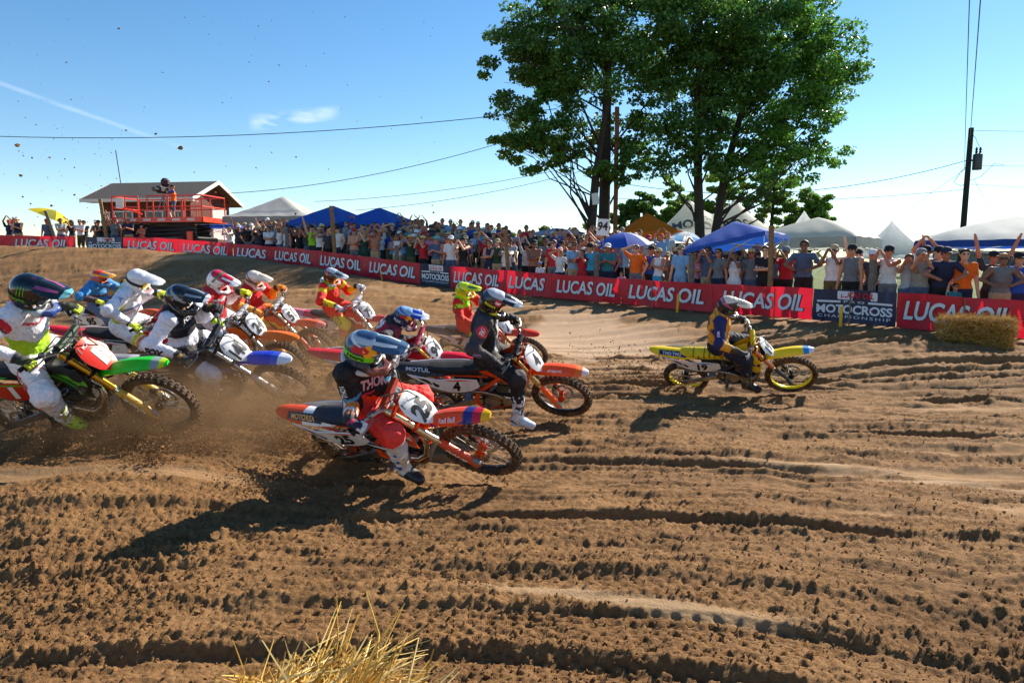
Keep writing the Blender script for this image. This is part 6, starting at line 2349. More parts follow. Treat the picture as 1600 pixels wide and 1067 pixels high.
# --- blue 140
ride(-3.12, 7.72, -12, 42, 7,
     dict(num='140', numw=.175, fender='1a3ac8', shroud='20243c', rear='c8ccd0', reartip={3: '9aa0a8'}, side='20222a', plate='f0f0ee', frame='2a2c34', fork='b8bcc0', guard='c0c0be', hub='3a3a3a', rim='2a2a2a', clamp='2a2a2a', tip={5: '3a58d0', 6: 'e8eaf0'}, reartxt='TRUCK', rearpatch='dfe4ea', reartxtcol='303840',
          graphic=['2a3ab8', '1a1a22'], shrtxt='YZ', numcol='101010', sidenum='140', sidew=.18, sidegraphic=['d8d8d8', '3a58d0'], steer=R(-9), seat='15161a', tank='18181c', dirt=.3, pad='2a2a30', platebar='303030'),
     dict(hip=(-.08, .05, 1.06), neck=(.08, .16, 1.50), head=(R(-4), R(-29), R(-12)), foot=OUT((.03, -.26, .47)), res=.0125, elbow={-1: (-.5, -.9, -.3), 1: (-.5, .25, -.7)}),
     dict(jersey='e0e0ec', pants='1c1a20', skin='8a5a44', glove='2a2a2c', glove2='3a3a3c', cuff='c09030', boot='dcdce0', boot2='a8a8a8', toe='c8c8c8', bootplate='e0e0e4', buckle='d0d0d0',
          zones=[(['torso', 'shoulder'], lambda a: np.minimum(a['s'] - .40 + .5 * np.maximum(a['f'], 0), .19 - np.abs(a['l'])), '16171d'), (['torso'], lambda a: .02 - np.abs(a['s'] - .62 + .3 * a['f']), '3a4450'), (['knee_r', 'knee_l', 'shin_r', 'shin_l'], lambda a: a['t'] + 1, 'd8d8e2'), (['thigh_l'], lambda a: a['t'] - .3, 'd4d4de'), (['thigh_r'], lambda a: a['t'] - .72, 'd4d4de')],
          prints=[('farm', 'FOX', .075, .17, '1a1a20', dict(at=.25, dir=1, bold=.06)), ('thigh', 'FOX', .09, .13, 'e8e8f0', dict(at=.35, bold=.01)), ('chest', 'FOX', .07, .14, 'd8d8e0', dict(at=.75)), ('back', '140', .16, .26, 'c8d0d8', {})],
          helmet=dict(base='17191d', zones=[(lambda x, y, z: .018 - np.abs(z - .10 + .5 * (x + .03)), '8a98a8'), (lambda x, y, z: .010 - np.abs(z + .05 + .8 * (x + .03)), 'b8c0c8'), (lambda x, y, z: .008 - np.abs(z + .085 - .2 * x), '6a7480')], visor=['20262e', 'd4dae0'], visorzone=[0, 0, 0, 0, 1, 1], visorstripe='8a98a4', strap='121214', lens='181a1c', goggle='1a1a1a', marks=[('text', 'FOX', (.02, -.12, .075), .035, (0, -1, .4))], markcol={'FOX': 'a8b4c0'})),
     'motocross bike with blue front mudguard and number 140, behind the green bike',
     'rider with dark vest over white sleeves and black helmet, on the blue bike 140')

# --- orange 24
ride(-3.80, 9.58, -9, 30, 1,
     dict(num='24', numw=.17, fender='f07010', shroud='ee6a10', rear='e86010', side='f0f0ee', plate='f2f2f0', frame='2a2a2a', fork='c0c0c0', guard='e0a060', hub='3a3a3a', rim='2a2a2a', clamp='2a2a2a', tip={8: 'f08a30'}, platebar='2a2a2a', graphic=['f0f0ee', '202020'], steer=R(-8), dirt=.25, tank='1a1a1a', pad='c8c8c8'),
     dict(hip=(-.07, .03, 1.06), neck=(.06, .10, 1.51), head=(R(-10), R(-27), R(-8)), elbow={-1: (-.2, -1, .2), 1: (-.5, .25, -.7)}),
     dict(jersey='c41420', pants='dcdce0', skin='9a6a50', glove='d0ea10', glove2='c8e410', cuff='c8e410', boot='d0d0d0', sleeve='d8d4d8', zones=[(['torso', 'shoulder'], lambda a: .03 - np.abs(a['s'] - .78 + a['f']), 'e8e8f0'), (['uarm_r', 'uarm_l'], lambda a: .45 - a['t'], 'c81824')],
          prints=[('back', '24', .18, .22, 'f0f0f0', {}), ('uarm', '24', .06, .09, 'f0f0f0', dict(at=.3, dir=-1))],
          helmet=dict(base='e8e4e6', zones=[(lambda x, y, z: z - .075, 'c4203a'), (lambda x, y, z: .014 - np.abs(z - .075 + .2 * x), 'f0f0f0'), (lambda x, y, z: .02 - np.abs(x + .03 - z * .4), '3a7a4a'), (lambda x, y, z: -.10 - z, 'c82438')], visor=['c8243c', 'e8e8ea'], visorzone=[0, 0, 0, 1, 1, 1], visorstripe='f0f0f0', strap='f0f0f0', lens='a83040', goggle='c82030')),
     'motocross bike with an orange mudguard and number 24, next to the blue bike',
     'rider in red jersey with lime gloves and red, white and green helmet, on bike 24')

# --- orange-red 51
ride(-3.87, 11.4, -13, 30, 2,
     dict(num='51', numw=.16, fender='ee5a1c', shroud='e04818', rear='e84a14', side='f0f0ee', plate='f2f2f0', frame='e04a14', fork='d8d0c0', guard='d85a40', hub='d84a10', rim='202020', clamp='c84010', tip={6: 'f08070', 8: 'f0a090'}, platebar='2a2a2a', graphic=['f0d000', '202020'], steer=R(-8), dirt=.2, tank='1a1a1a', pad='d8d8d8'),
     dict(hip=(-.14, .03, 1.06), neck=(-.03, .10, 1.48), head=(R(-4), R(-24), R(-6)), elbow={-1: (-.3, -1, .0), 1: (-.5, .25, -.7)}),
     dict(jersey=RED_, pants='e06818', skin='9a6a50', glove='f08a1a', glove2='ee7a14', cuff='f0a020', boot='d8d0c8', zones=[(['farm_r', 'farm_l'], lambda a: a['t'] + 1, 'f0a01c'), (['uarm_r', 'uarm_l', 'elbow_r'], lambda a: a['t'] - .55, 'e8501a'), (['torso', 'shoulder'], lambda a: .03 - np.abs(a['s'] - .85), 'b8c820'), (['thigh_r', 'thigh_l'], lambda a: a['t'] - .5, 'f0b81c')],
          prints=[('back', '51', .18, .2, 'f0f0f0', {}), ('uarm', 'FLY', .06, .12, 'f0f0f0', dict(at=.45, dir=-1))],
          helmet=dict(base='c8b0a8', zones=[(lambda x, y, z: z - .085, 'e8d8c8'), (lambda x, y, z: .025 - np.abs(z - .03 + .5 * x), '7a5048'), (lambda x, y, z: -.09 - z, 'd8c0b8')], visor=['e0ccb4', 'e8d8c0'], visorstripe='f0e4d4', strap='6a4a44', lens='c08a60', goggle='d8a060')),
     'motocross bike with orange-red mudguard and number 51, behind bike 24',
     'rider in red and orange gear with pale bronze helmet, on bike 51')

# --- red 13
ride(-2.79, 12.4, -20, 28, 2,
     dict(num='79', numw=.16, fender='d81828', shroud='d81828', rear='c8304a', reartip={3: 'd88090'}, side='f0f0ee', plate='eceef0', frame='b8bcc0', fork='c8ccd0', guard='d82030', hub='3a3a3a', rim='202020', clamp='c8c8c8', platebar='40444a', graphic=['f0f0f0', '20307a'], steer=R(-8), dirt=.2, tank='b01420', pad='e0e0e0', bar='d8d8d8'),
     dict(hip=(-.20, .03, 1.07), neck=(-.11, .10, 1.53), head=(R(-2), R(-29), R(-8)), elbow={-1: (-.3, -1, -.1), 1: (-.5, .25, -.7)}),
     dict(jersey='e02414', pants='e02a14', skin='8a5a44', glove='d8d8dc', glove2='b8b8c0', cuff='c8c8c8', boot='d8c820', brace='b8c8d0', zones=[(['torso', 'shoulder'], lambda a: a['s'] - .74, 'a4dc18'), (['uarm_r', 'uarm_l'], lambda a: .12 - np.abs(a['t'] - .35), 'f0d818'), (['farm_r', 'farm_l'], lambda a: a['t'] - .2, 'f0cc14'), (['knee_r', 'knee_l'], lambda a: a['t'] + 1, 'f0e020'), (['thigh_r', 'thigh_l'], lambda a: a['t'] - .68, 'f0e020')],
          prints=[('back', '79', .18, .2, 'f09090', {}), ('farm', 'OXM', .05, .12, '5a4a10', dict(at=.3, dir=1)), ('thigh', 'EXO', .10, .18, 'e8f020', dict(at=.75, shape=[(-.11, -.065), (.11, -.065), (.11, .065), (-.11, .065)], shape_col='9a8a10'))],
          helmet=dict(base='161616', zones=[(lambda x, y, z: .022 - np.abs(x + .03 + .45 * z), 'f05018'), (lambda x, y, z: z - .105, 'b8c4cc'), (lambda x, y, z: np.minimum(-.07 - z, x - .06), 'e84a14')], visor=['8a9aa4', 'd0d8dc'], visorzone=[0, 0, 0, 1, 1, 1], visorstripe='1a1a1a', strap='1a1a1a', lens='a8642a', goggle='e05a18')),
     'red motocross bike with white number 79 plate, at the back under the dark bank',
     'rider in red and lime gear with black and orange helmet and grey neck brace')

# --- red 94
ride(-1.40, 9.2, -4, 38, 4,
     dict(num='94', numw=.17, fender='d8102c', shroud='c8102a', rear='d0142c', side='e8e8ea', plate='eef0f4', frame='a8aaae', fork='c89a48', guard='e03030', hub='3a3a3a', rim='202020', clamp='c8c8c8', platebar='c01828', graphic=['f0f0f0', '1c2c7a'], steer=R(-14), dirt=.15, tank='a8102a', pad='c84858', bar='d8d8d8', tip={8: 'e88090'}, numcol='14161c', sidegraphic=['c8102a', '1c2c7a']),
     dict(hip=(-.16, .03, 1.03), neck=(.11, .10, 1.36), head=(R(-6), R(-23), R(-14)), elbow={-1: (-.1, -1, .35), 1: (-.5, .25, -.7)}),
     dict(jersey='191a24', pants='1c1c24', skin='8a5a44', glove='d8d8dc', glove2='a8a8b0', cuff='c8202c', boot='d0d0d0', zones=[(['torso', 'shoulder'], lambda a: np.minimum(.9 - a['s'], -.02 - a['f']), 'a01838'), (['uarm_r', 'uarm_l'], lambda a: .4 - a['t'], '8a1830'), (['farm_r', 'farm_l'], lambda a: a['t'] + 1, '8a8478')],
          prints=[('back', '94', .17, .2, 'e8e8f0', {}), ('uarm', 'FOX', .05, .10, 'd8d8e0', dict(at=.6, dir=-1))],
          helmet=dict(base='17214e', zones=[(lambda x, y, z: z - .085, '8ab0d4'), (lambda x, y, z: np.minimum(-.07 - z, x + .02), '5a1c30'), (lambda x, y, z: .012 - np.abs(z - .10 + .3 * x), '2a4ab0')], visor=['1e3ab4', 'e4e8ee'], visorzone=[0, 0, 0, 1, 1, 1], visorstripe='a8c4e8', strap='17214e', lens='301018', goggle='c02028',
                      marks=[('c01830', BULL, (-.01, -.115, .06), .085, (-.1, -1, .4)), ('f0aa14', SUNP, (.055, -.11, .05), .085, (.2, -1, .4)), ('text', 'FOX', (-.075, -.10, -.02), .045, (-.5, -1, 0)), ('text', 'Red Bull', (.06, -.11, -.095), .034, (.2, -1, 0))], markcol={'FOX': 'e8e8f0', 'Red Bull': 'e8c8d0'})),
     'red motocross bike carrying number 94, tucked behind the nearest orange bikes',
     'rider crouched low in dark jersey with blue helmet and white visor tip, on bike 94')

# --- red, lime helmet
ride(-.28, 12.2, -23, 36, 5,
     dict(num='7', fender='e03a18', shroud='d82a1c', rear='4a4644', side='e8d8dc', plate='f0f0f0', frame='a8aaae', fork='b07a60', guard='d05a3a', hub='3a3a3a', rim='202020', clamp='c8c8c8', graphic=['f0f0f0', '20307a'], steer=R(-10), dirt=.25, seat='202226', seat2='3a3c3e', tank='c01c1c', reartip={5: 'e05a4a'}),
     dict(hip=(-.24, .03, 1.07), neck=(-.13, .10, 1.60), head=(R(4), R(-25), R(-8)), elbow={-1: (-.3, -1, -.1), 1: (-.5, .25, -.7)}),
     dict(jersey='d8200f', pants='dc2412', skin='8a5a44', glove='38302c', glove2='443a34', cuff='38302c', boot='d8c820', zones=[(['torso', 'shoulder'], lambda a: a['s'] - .72 - .4 * np.abs(a['l']) + .1, '9ae014'), (['uarm_r', 'uarm_l'], lambda a: .12 - np.abs(a['t'] - .3), 'd8ea18'), (['farm_r', 'farm_l'], lambda a: .3 - a['t'], 'e8301a'), (['knee_r', 'knee_l'], lambda a: a['t'] + 1, 'e0e820'), (['torso'], lambda a: .03 - np.abs(a['f'] + .1 - .1 * a['s']), 'e8301a')],
          prints=[('back', '1', .20, .09, 'f0e020', {}), ('thigh', 'EXO', .10, .18, 'e8f020', dict(at=.7, shape=[(-.11, -.065), (.11, -.065), (.11, .065), (-.11, .065)], shape_col='7a9a10')), ('uarm', 'O', .07, .09, '3a6a10', dict(at=.35, dir=-1))],
          helmet=dict(base='d4ea10', zones=[(lambda x, y, z: .018 - np.abs(z - .03 + .45 * x), '8ac030'), (lambda x, y, z: .012 - np.abs(z - .09), 'f0f020'), (lambda x, y, z: np.minimum(.012 - np.abs(z - .06 + .4 * x), .05 - x), '2a4a3a'), (lambda x, y, z: np.minimum(-.085 - z, x - .13), 'c82018')], visor=['cfe81a', 'e4f040'], visorstripe='2a5a50', strap='c8b010', lens='a05030', goggle='e8e8d0')),
     'red motocross bike with a dark seat, beyond the number 4 rider',
     'rider in red suit with lime yoke and fluorescent yellow helmet')

# --- orange 95
ride(-6.9, 12.4, -14, 27, 4,
     dict(num='95', numw=.17, fender='ee5a14', shroud='e85010', rear='dfe2e4', reartip={3: 'c8d0d8'}, side='f0f0ee', plate='f0f0ee', frame='e04a14', fork='c8c4b8', guard='d86a40', hub='d84a10', rim='202020', clamp='c84010', graphic=['f0f0ee', '202020'], steer=R(-6), dirt=.3, platebar='303030'),
     dict(hip=(-.24, .03, 1.03), neck=(-.09, .10, 1.41), head=(R(0), R(-19), R(-6))),
     dict(jersey='3a88c4', pants='5a6a88', skin='8a5a44', glove='e0e030', glove2='d8d830', boot='d0d0d0', zones=[(['torso', 'shoulder'], lambda a: .06 - np.abs(a['s'] - .5), '5a3a34'), (['farm_r', 'farm_l'], lambda a: a['t'] - .3, '4a3a40')],
          helmet=dict(base='2a7ab0', zones=[(lambda x, y, z: z - .05 + .2 * x, 'd83a14'), (lambda x, y, z: .02 - np.abs(z - .095), 'f0a018'), (lambda x, y, z: -.08 - z, '2a5a90')], visor=['f0981c', 'e8a838'], visorstripe='2a8ac0', strap='d85018', lens='302018', goggle='c83a18'),
          prints=[('back', '95', .17, .2, 'f0f0f0', {})]),
     'orange motocross bike carrying number 95, behind the white helmeted rider',
     'rider in pale blue top with orange and blue helmet, at the tail of the pack')

# --- red, white helmet
ride(-4.65, 9.0, -2, 30, 2,
     dict(num='17', numw=.15, fender='d8182c', shroud='d8182c', rear='d82a34', reartip={3: 'c8242e'}, side='f0f0ee', plate='f0f0ee', frame='b0b0b0', fork='b0a890', guard='d82030', hub='3a3a3a', rim='202020', clamp='c8c8c8', graphic=['f0f0f0', '20307a'], steer=R(-6), dirt=.3, platebar='303030'),
     dict(hip=(-.16, .03, 1.04), neck=(.12, .10, 1.54), head=(R(-4), R(-27), R(-6)), elbow={-1: (-.2, -1, -.1), 1: (-.5, .25, -.7)}, foot=OUT((.05, -.25, .48))),
     dict(jersey='e4e4ec', pants='e0dfe6', skin='9a6a50', glove='dce62a', glove2='c8dc30', cuff='e8e8ec', boot='d8d8d8', zones=[(['torso', 'shoulder'], lambda a: np.minimum(.045 - a['f'], .98 - a['s']), 'c2cc2a'), (['torso'], lambda a: .04 - np.abs(a['s'] - .45 - 1.2 * a['f']), '6a6a9a'), (['torso'], lambda a: .02 - np.abs(a['s'] - .36 - 1.2 * a['f']), 'd86a3a'), (['farm_r'], lambda a: .12 - np.abs(a['t'] - .3), 'dcdce8'), (['knee_r', 'knee_l', 'thigh_r'], lambda a: .08 - np.abs(a['t'] - .75), 'e8d41c'), (['thigh_r', 'thigh_l'], lambda a: .05 - np.abs(a['t'] - .9), 'e0652a')],
          prints=[('back', '17', .18, .2, 'f4f4f8', dict(at=.72)), ('back', 'OUT', .06, .18, 'f4f4f8', dict(at=.95)), ('uarm', 'A', .06, .07, '4a5ab0', dict(at=.4, dir=-1, bold=0.0))],
          helmet=dict(base='e6e8ec', zones=[(lambda x, y, z: .016 - np.abs(z + .005 + .25 * x), '24262a'), (lambda x, y, z: .008 - np.abs(z - .07 - .2 * x), 'b8c0c8'), (lambda x, y, z: .006 - np.abs(z + .09), 'c83040')], visor=['e8eaee', 'f2f3f5'], visorstripe='c8ccd2', strap='24262a', lens='c89a40', goggle='d8d020')),
     'red motocross bike with rear mudguard showing past the green bike\'s handlebar',
     'rider in white and lime gear with plain white helmet')
# ---------------------------------------------------------------- spectators
def person_mesh(pose, female, seed, res=.033, hres=.0155):
    """standing body facing +x, feet on z=0, 1.75 m; slots: skin, shirt, sleeve, shorts, shoe, dark"""
    b = Body()
    w = .165 if female else .19
    Y, X = (0, 1, 0), (1, 0, 0)
    lean = .16 if pose == 'leaning' else .0
    sh = {s: np.array((lean, s * w, 1.42)) for s in (-1, 1)}
    b.cap((0, -.06, .93), (0, .06, .93), .125, .125, 'hips', .05)
    b.cap((0, 0, 1.0), (lean * .6, 0, 1.24), .118 if not female else .105, .128 if not female else .112, 'torso', .06, (Y, 1.25))
    b.cap((lean * .6, 0, 1.24), (lean, 0, 1.36), .125 if not female else .112, .105, 'torso', .06, (Y, 1.38))
    if female:
        for s in (-1, 1):
            b.cap((lean + .09, s * .07, 1.25), (lean + .09, s * .07, 1.25), .062, .062, 'torso', .04)
    b.cap(sh[-1], sh[1], .058, .058, 'torso', .05)
    b.cap((lean, 0, 1.42), (lean + .02, 0, 1.54), .055, .052, 'neck', .03)
    H = {'crossed': {-1: (.22, .10, 1.20), 1: (.25, -.12, 1.17)}, 'overhead': {-1: (.22, -.07, 1.88), 1: (.22, .07, 1.88)}, 'filming': {-1: (.34, -.06, 1.58), 1: (.34, .06, 1.58)},
         'down': {-1: (.06, -.27, .86), 1: (.06, .27, .86)}, 'hips': {-1: (.08, -.20, 1.02), 1: (.08, .20, 1.02)}, 'clapping': {-1: (.32, -.03, 1.24), 1: (.32, .03, 1.26)},
         'onearm': {-1: (.14, -.30, 2.00), 1: (.08, .26, .88)}, 'leaning': {-1: (.45, -.16, 1.12), 1: (.45, .14, 1.12)}, 'shading': {-1: (.16, -.10, 1.70), 1: (.10, .24, .95)},
         'wide': {-1: (.10, -.40, 2.02), 1: (.10, .40, 2.02)}}[pose]
    pole = {'crossed': (0, 1, -.6), 'overhead': (.2, 1, .1), 'filming': (.1, .55, -1.2), 'down': (-.6, .5, 0), 'hips': (-.4, 1, 0), 'clapping': (-.1, .7, -1), 'onearm': (-.1, 1, .2), 'leaning': (0, 1, -.3), 'shading': (.2, 1, 0), 'wide': (-.2, .3, .2)}[pose]
    for s in (-1, 1):
        hnd = np.array(H[s])
        el = np.array(ik(sh[s], hnd, .29, .27, (pole[0], pole[1] * s, pole[2])))
        hd = (hnd - el) / np.linalg.norm(hnd - el)
        mid = sh[s] + (el - sh[s]) * .62
        b.cap(sh[s], mid, .060, .056, 'sleeve', .03)
        b.cap(mid - (el - sh[s]) * .08, el, .044, .040, 'arm', .01)
        b.cap(el, hnd, .042, .030, 'arm', .02)
        b.cap(hnd, hnd + hd * .09, .030, .022, 'hand', .015, None)
        hp, kn, an = np.array((0, s * .09, .90)), np.array((.03, s * .11, .50)), np.array((0, s * .12, .08))
        b.cap(hp, kn, .098, .076, 'shorts', .03)
        b.cap(kn + np.array((0, 0, .02)), an, .056, .040, 'leg', .01)
        b.cap(an + np.array((-.04, 0, -.03)), an + np.array((.14, s * .02, -.04)), .042, .036, 'shoe', .01)
    b.mesh(res)
    part = b.part[b.Q[:, 0]]
    m = np.zeros(len(b.Q), int)
    for p, i in (('torso', 1), ('sleeve', 2), ('hips', 3), ('shorts', 3), ('shoe', 4)):
        m[part == p] = i
    zc = b.V[b.Q].mean(1)[:, 2]
    m[(part == 'hips') & (zc > .97)] = 1
    m[(part == 'torso') & (zc < .95)] = 3
    # head with a face
    h = Body()
    hx = lean + .02
    P = lambda x, y, z: np.array((hx + x, y, 1.62 + z))
    h.cap(P(-.015, 0, .035), P(.005, 0, .035), .092, .088, 'skull', .03, [((0, 1, 0), .86), ((0, 0, 1), 1.1)])
    h.cap(P(.025, 0, -.045), P(.045, 0, -.062), .062, .052, 'jaw', .04)
    h.cap(P(.088, 0, .012), P(.104, 0, -.018), .011, .016, 'nose', .012)
    h.cap(P(.088, -.022, -.050), P(.088, .022, -.050), .010, .010, 'lips', .008)
    for s in (-1, 1):
        h.cap(P(-.005, s * .080, .0), P(-.01, s * .084, .028), .014, .018, 'ear', .006)
        h.cap(P(.076, s * .018, .042), P(.068, s * .05, .042), .012, .010, 'brow', .012)
    h.cap(P(0, 0, -.12), P(.0, 0, -.05), .052, .052, 'neck', .02)
    h.mesh(hres)
    hm = np.zeros(len(h.Q), int)
    hc = h.V[h.Q].mean(1)
    for s in (-1, 1):
        d = np.sqrt(((hc - P(.082, s * .033, .022)) ** 2).sum(1))
        hm[d < .019] = 5
    V = np.concatenate([b.V, h.V])
    Q = np.concatenate([b.Q, h.Q + len(b.V)])
    return V, Q, np.concatenate([m, hm]), hx


CR = random.Random(77)
SK = [mat('skin_%d' % i, c, .55, vary=.08, scale=20) for i, c in enumerate(('c89070', 'b87c5c', 'd8a484', 'a86a4c', '8a5a40', 'c07858'))]
POSES = ['crossed', 'overhead', 'filming', 'down', 'hips', 'clapping', 'onearm', 'leaning', 'shading', 'wide']
PM = {}
for i, p_ in enumerate(POSES):
    for fem in (False, True):
        if fem and p_ in ('leaning', 'wide'):
            continue
        V_, Q_, m_, hx_ = person_mesh(p_, fem, i)
        PM[(p_, fem)] = (np_mesh('person', V_, Q_, [SK[0]] * 6, m_), hx_)


def cap_mb(brim):
    mb = MB()
    mb.lathe([(.098, .0), (.100, .03), (.090, .065), (.062, .092), (.025, .104), (0, .106)], (-.005, 0, .045), (0, 0, 1), 16)
    if brim == 'cap':
        P = []
        for r_ in range(4):
            for k in range(9):
                a = R(-62 + 124 * k / 8)
                rr = .094 + r_ * .026 * (math.cos(a) ** .7)
                P.append((rr * math.cos(a) - .005 + r_ * .004, rr * math.sin(a) * (1 - .05 * r_), .052 - .006 * r_ - .9 * (rr * math.sin(a)) ** 2 * r_ / 3))
        mb.add(P, [(r_ * 9 + k, r_ * 9 + k + 1, (r_ + 1) * 9 + k + 1, (r_ + 1) * 9 + k) for r_ in range(3) for k in range(8)])
    elif brim == 'hat':
        mb.lathe([(.096, .01), (.13, .004), (.17, -.004), (.195, .006), (.17, -.010), (.13, -.004), (.096, .0)], (-.005, 0, .045), (0, 0, 1), 20)
    return mb


def hair_mb(long):
    mb = MB()
    prof = [(.101, -.03), (.106, .02), (.100, .06), (.075, .09), (.04, .108), (0, .112)]
    n = 18
    V = []
    for (r_, z_) in prof:
        for j in range(n):
            a = 2 * math.pi * j / n
            front = max(0, math.cos(a))
            zz = z_ if z_ > .05 else z_ + front * .085
            V.append((r_ * math.cos(a) * .98 - .012, r_ * math.sin(a) * .88, zz + .02))
    if long:
        pass
    F = [(i * n + j, i * n + (j + 1) % n, (i + 1) * n + (j + 1) % n, (i + 1) * n + j) for i in range(5) for j in range(n)]
    mb.add(V, F)
    if long:
        mb.loft([[Vector((-.055 + .055 * math.cos(a) * w_, .095 * math.sin(a) * w_, z_)) for a in [2 * math.pi * k / 10 for k in range(10)]] for (z_, w_) in ((.04, 1), (-.06, 1.02), (-.16, .95), (-.24, .6))])
    return mb


def shades_mb():
    mb = MB()
    for s in (-1, 1):
        mb.box((.098, s * .034, .022), (.012, .050, .034), Matrix.Rotation(s * .25, 3, 'Z'), 0, bev=.005)
        mb.tube([(.085, s * .062, .028), (.0, s * .082, .028)], .004, 4)
    mb.box((.104, 0, .026), (.006, .03, .006))
    return mb


GEAR = {'cap': cap_mb('cap'), 'hat': cap_mb('hat'), 'hair': hair_mb(False), 'long_hair': hair_mb(True), 'sunglasses': shades_mb()}
GEAR_ME = {}


def gear(kind, m):
    key = (kind, m.name)
    if key not in GEAR_ME:
        GEAR_ME[key] = GEAR[kind].mesh({'long_hair': 'hair', 'hat': 'brimmed_hat'}.get(kind, kind), [m], 50)
    return GEAR_ME[key]


CLOTHS = {'white': 'd8d8d8', 'pale grey': 'a8aaac', 'grey': '6e7276', 'charcoal': '34363a', 'black': '17171a', 'navy': '1c2644', 'royal blue': '2248a0', 'sky blue': '7aa8cc', 'teal': '2a7880', 'red': 'b81e2a', 'maroon': '5e1a26', 'orange': 'ee6a10',
          'pink': 'd88aa0', 'lime': '8cd020', 'olive': '565a34', 'tan': 'b09a74', 'dark green': '1e4030', 'yellow': 'e0c030', 'purple': '5a3a80', 'striped grey': '8a8a80', 'slate blue': '4a5c78', 'salmon': 'd8785a', 'brown': '5a4030', 'cyan': '38a8d0'}
HAIRS = {'dark': '1c1410', 'brown': '3a2616', 'fair': '9a7440', 'grey': '7a7672'}
PHRASE = {'crossed': 'arms crossed', 'overhead': 'hands overhead', 'filming': 'hands at face', 'down': 'arms hanging', 'hips': 'hands on hips', 'clapping': 'hands clasped', 'onearm': 'one arm up', 'leaning': 'leaning forward', 'shading': 'shading eyes', 'wide': 'arms spread up'}
SPOTS = [(5.95, 'at the fence end'), (7.4, 'under blue-edged canopy'), (8.9, 'behind navy banner'), (10.3, 'under grey pop-up'), (12.0, 'by tall yellow-brown post'), (13.6, 'under tilted blue canopy'), (15.3, 'under blue umbrella'), (16.6, 'beside number sign'), (18.4, 'below tree trunks'), (20.6, 'above LUCAS-only banner'),
         (23.2, 'above middle navy banner'), (25.6, 'below second blue canopy'), (28.4, 'by tall tan post'), (31.0, 'below first blue canopy'), (34.2, 'below white canopy'), (37.5, 'beside scissor lift'), (41.5, 'in front of lift'), (43.8, 'near building'), (99, 'near yellow umbrella')]
USED = set()
ROWN = ['front row', 'second row', 'third row', 'fourth row', 'back row', 'hindmost row']


def cloth(name):
    return mat('cloth_' + name.replace(' ', '_'), CLOTHS[name], .85, vary=.14, scale=14, bump=.25, bscale=28)


def spot(u):
    best = SPOTS[-1][1]
    for q, s in SPOTS:
        if u < q:
            return s
    return best


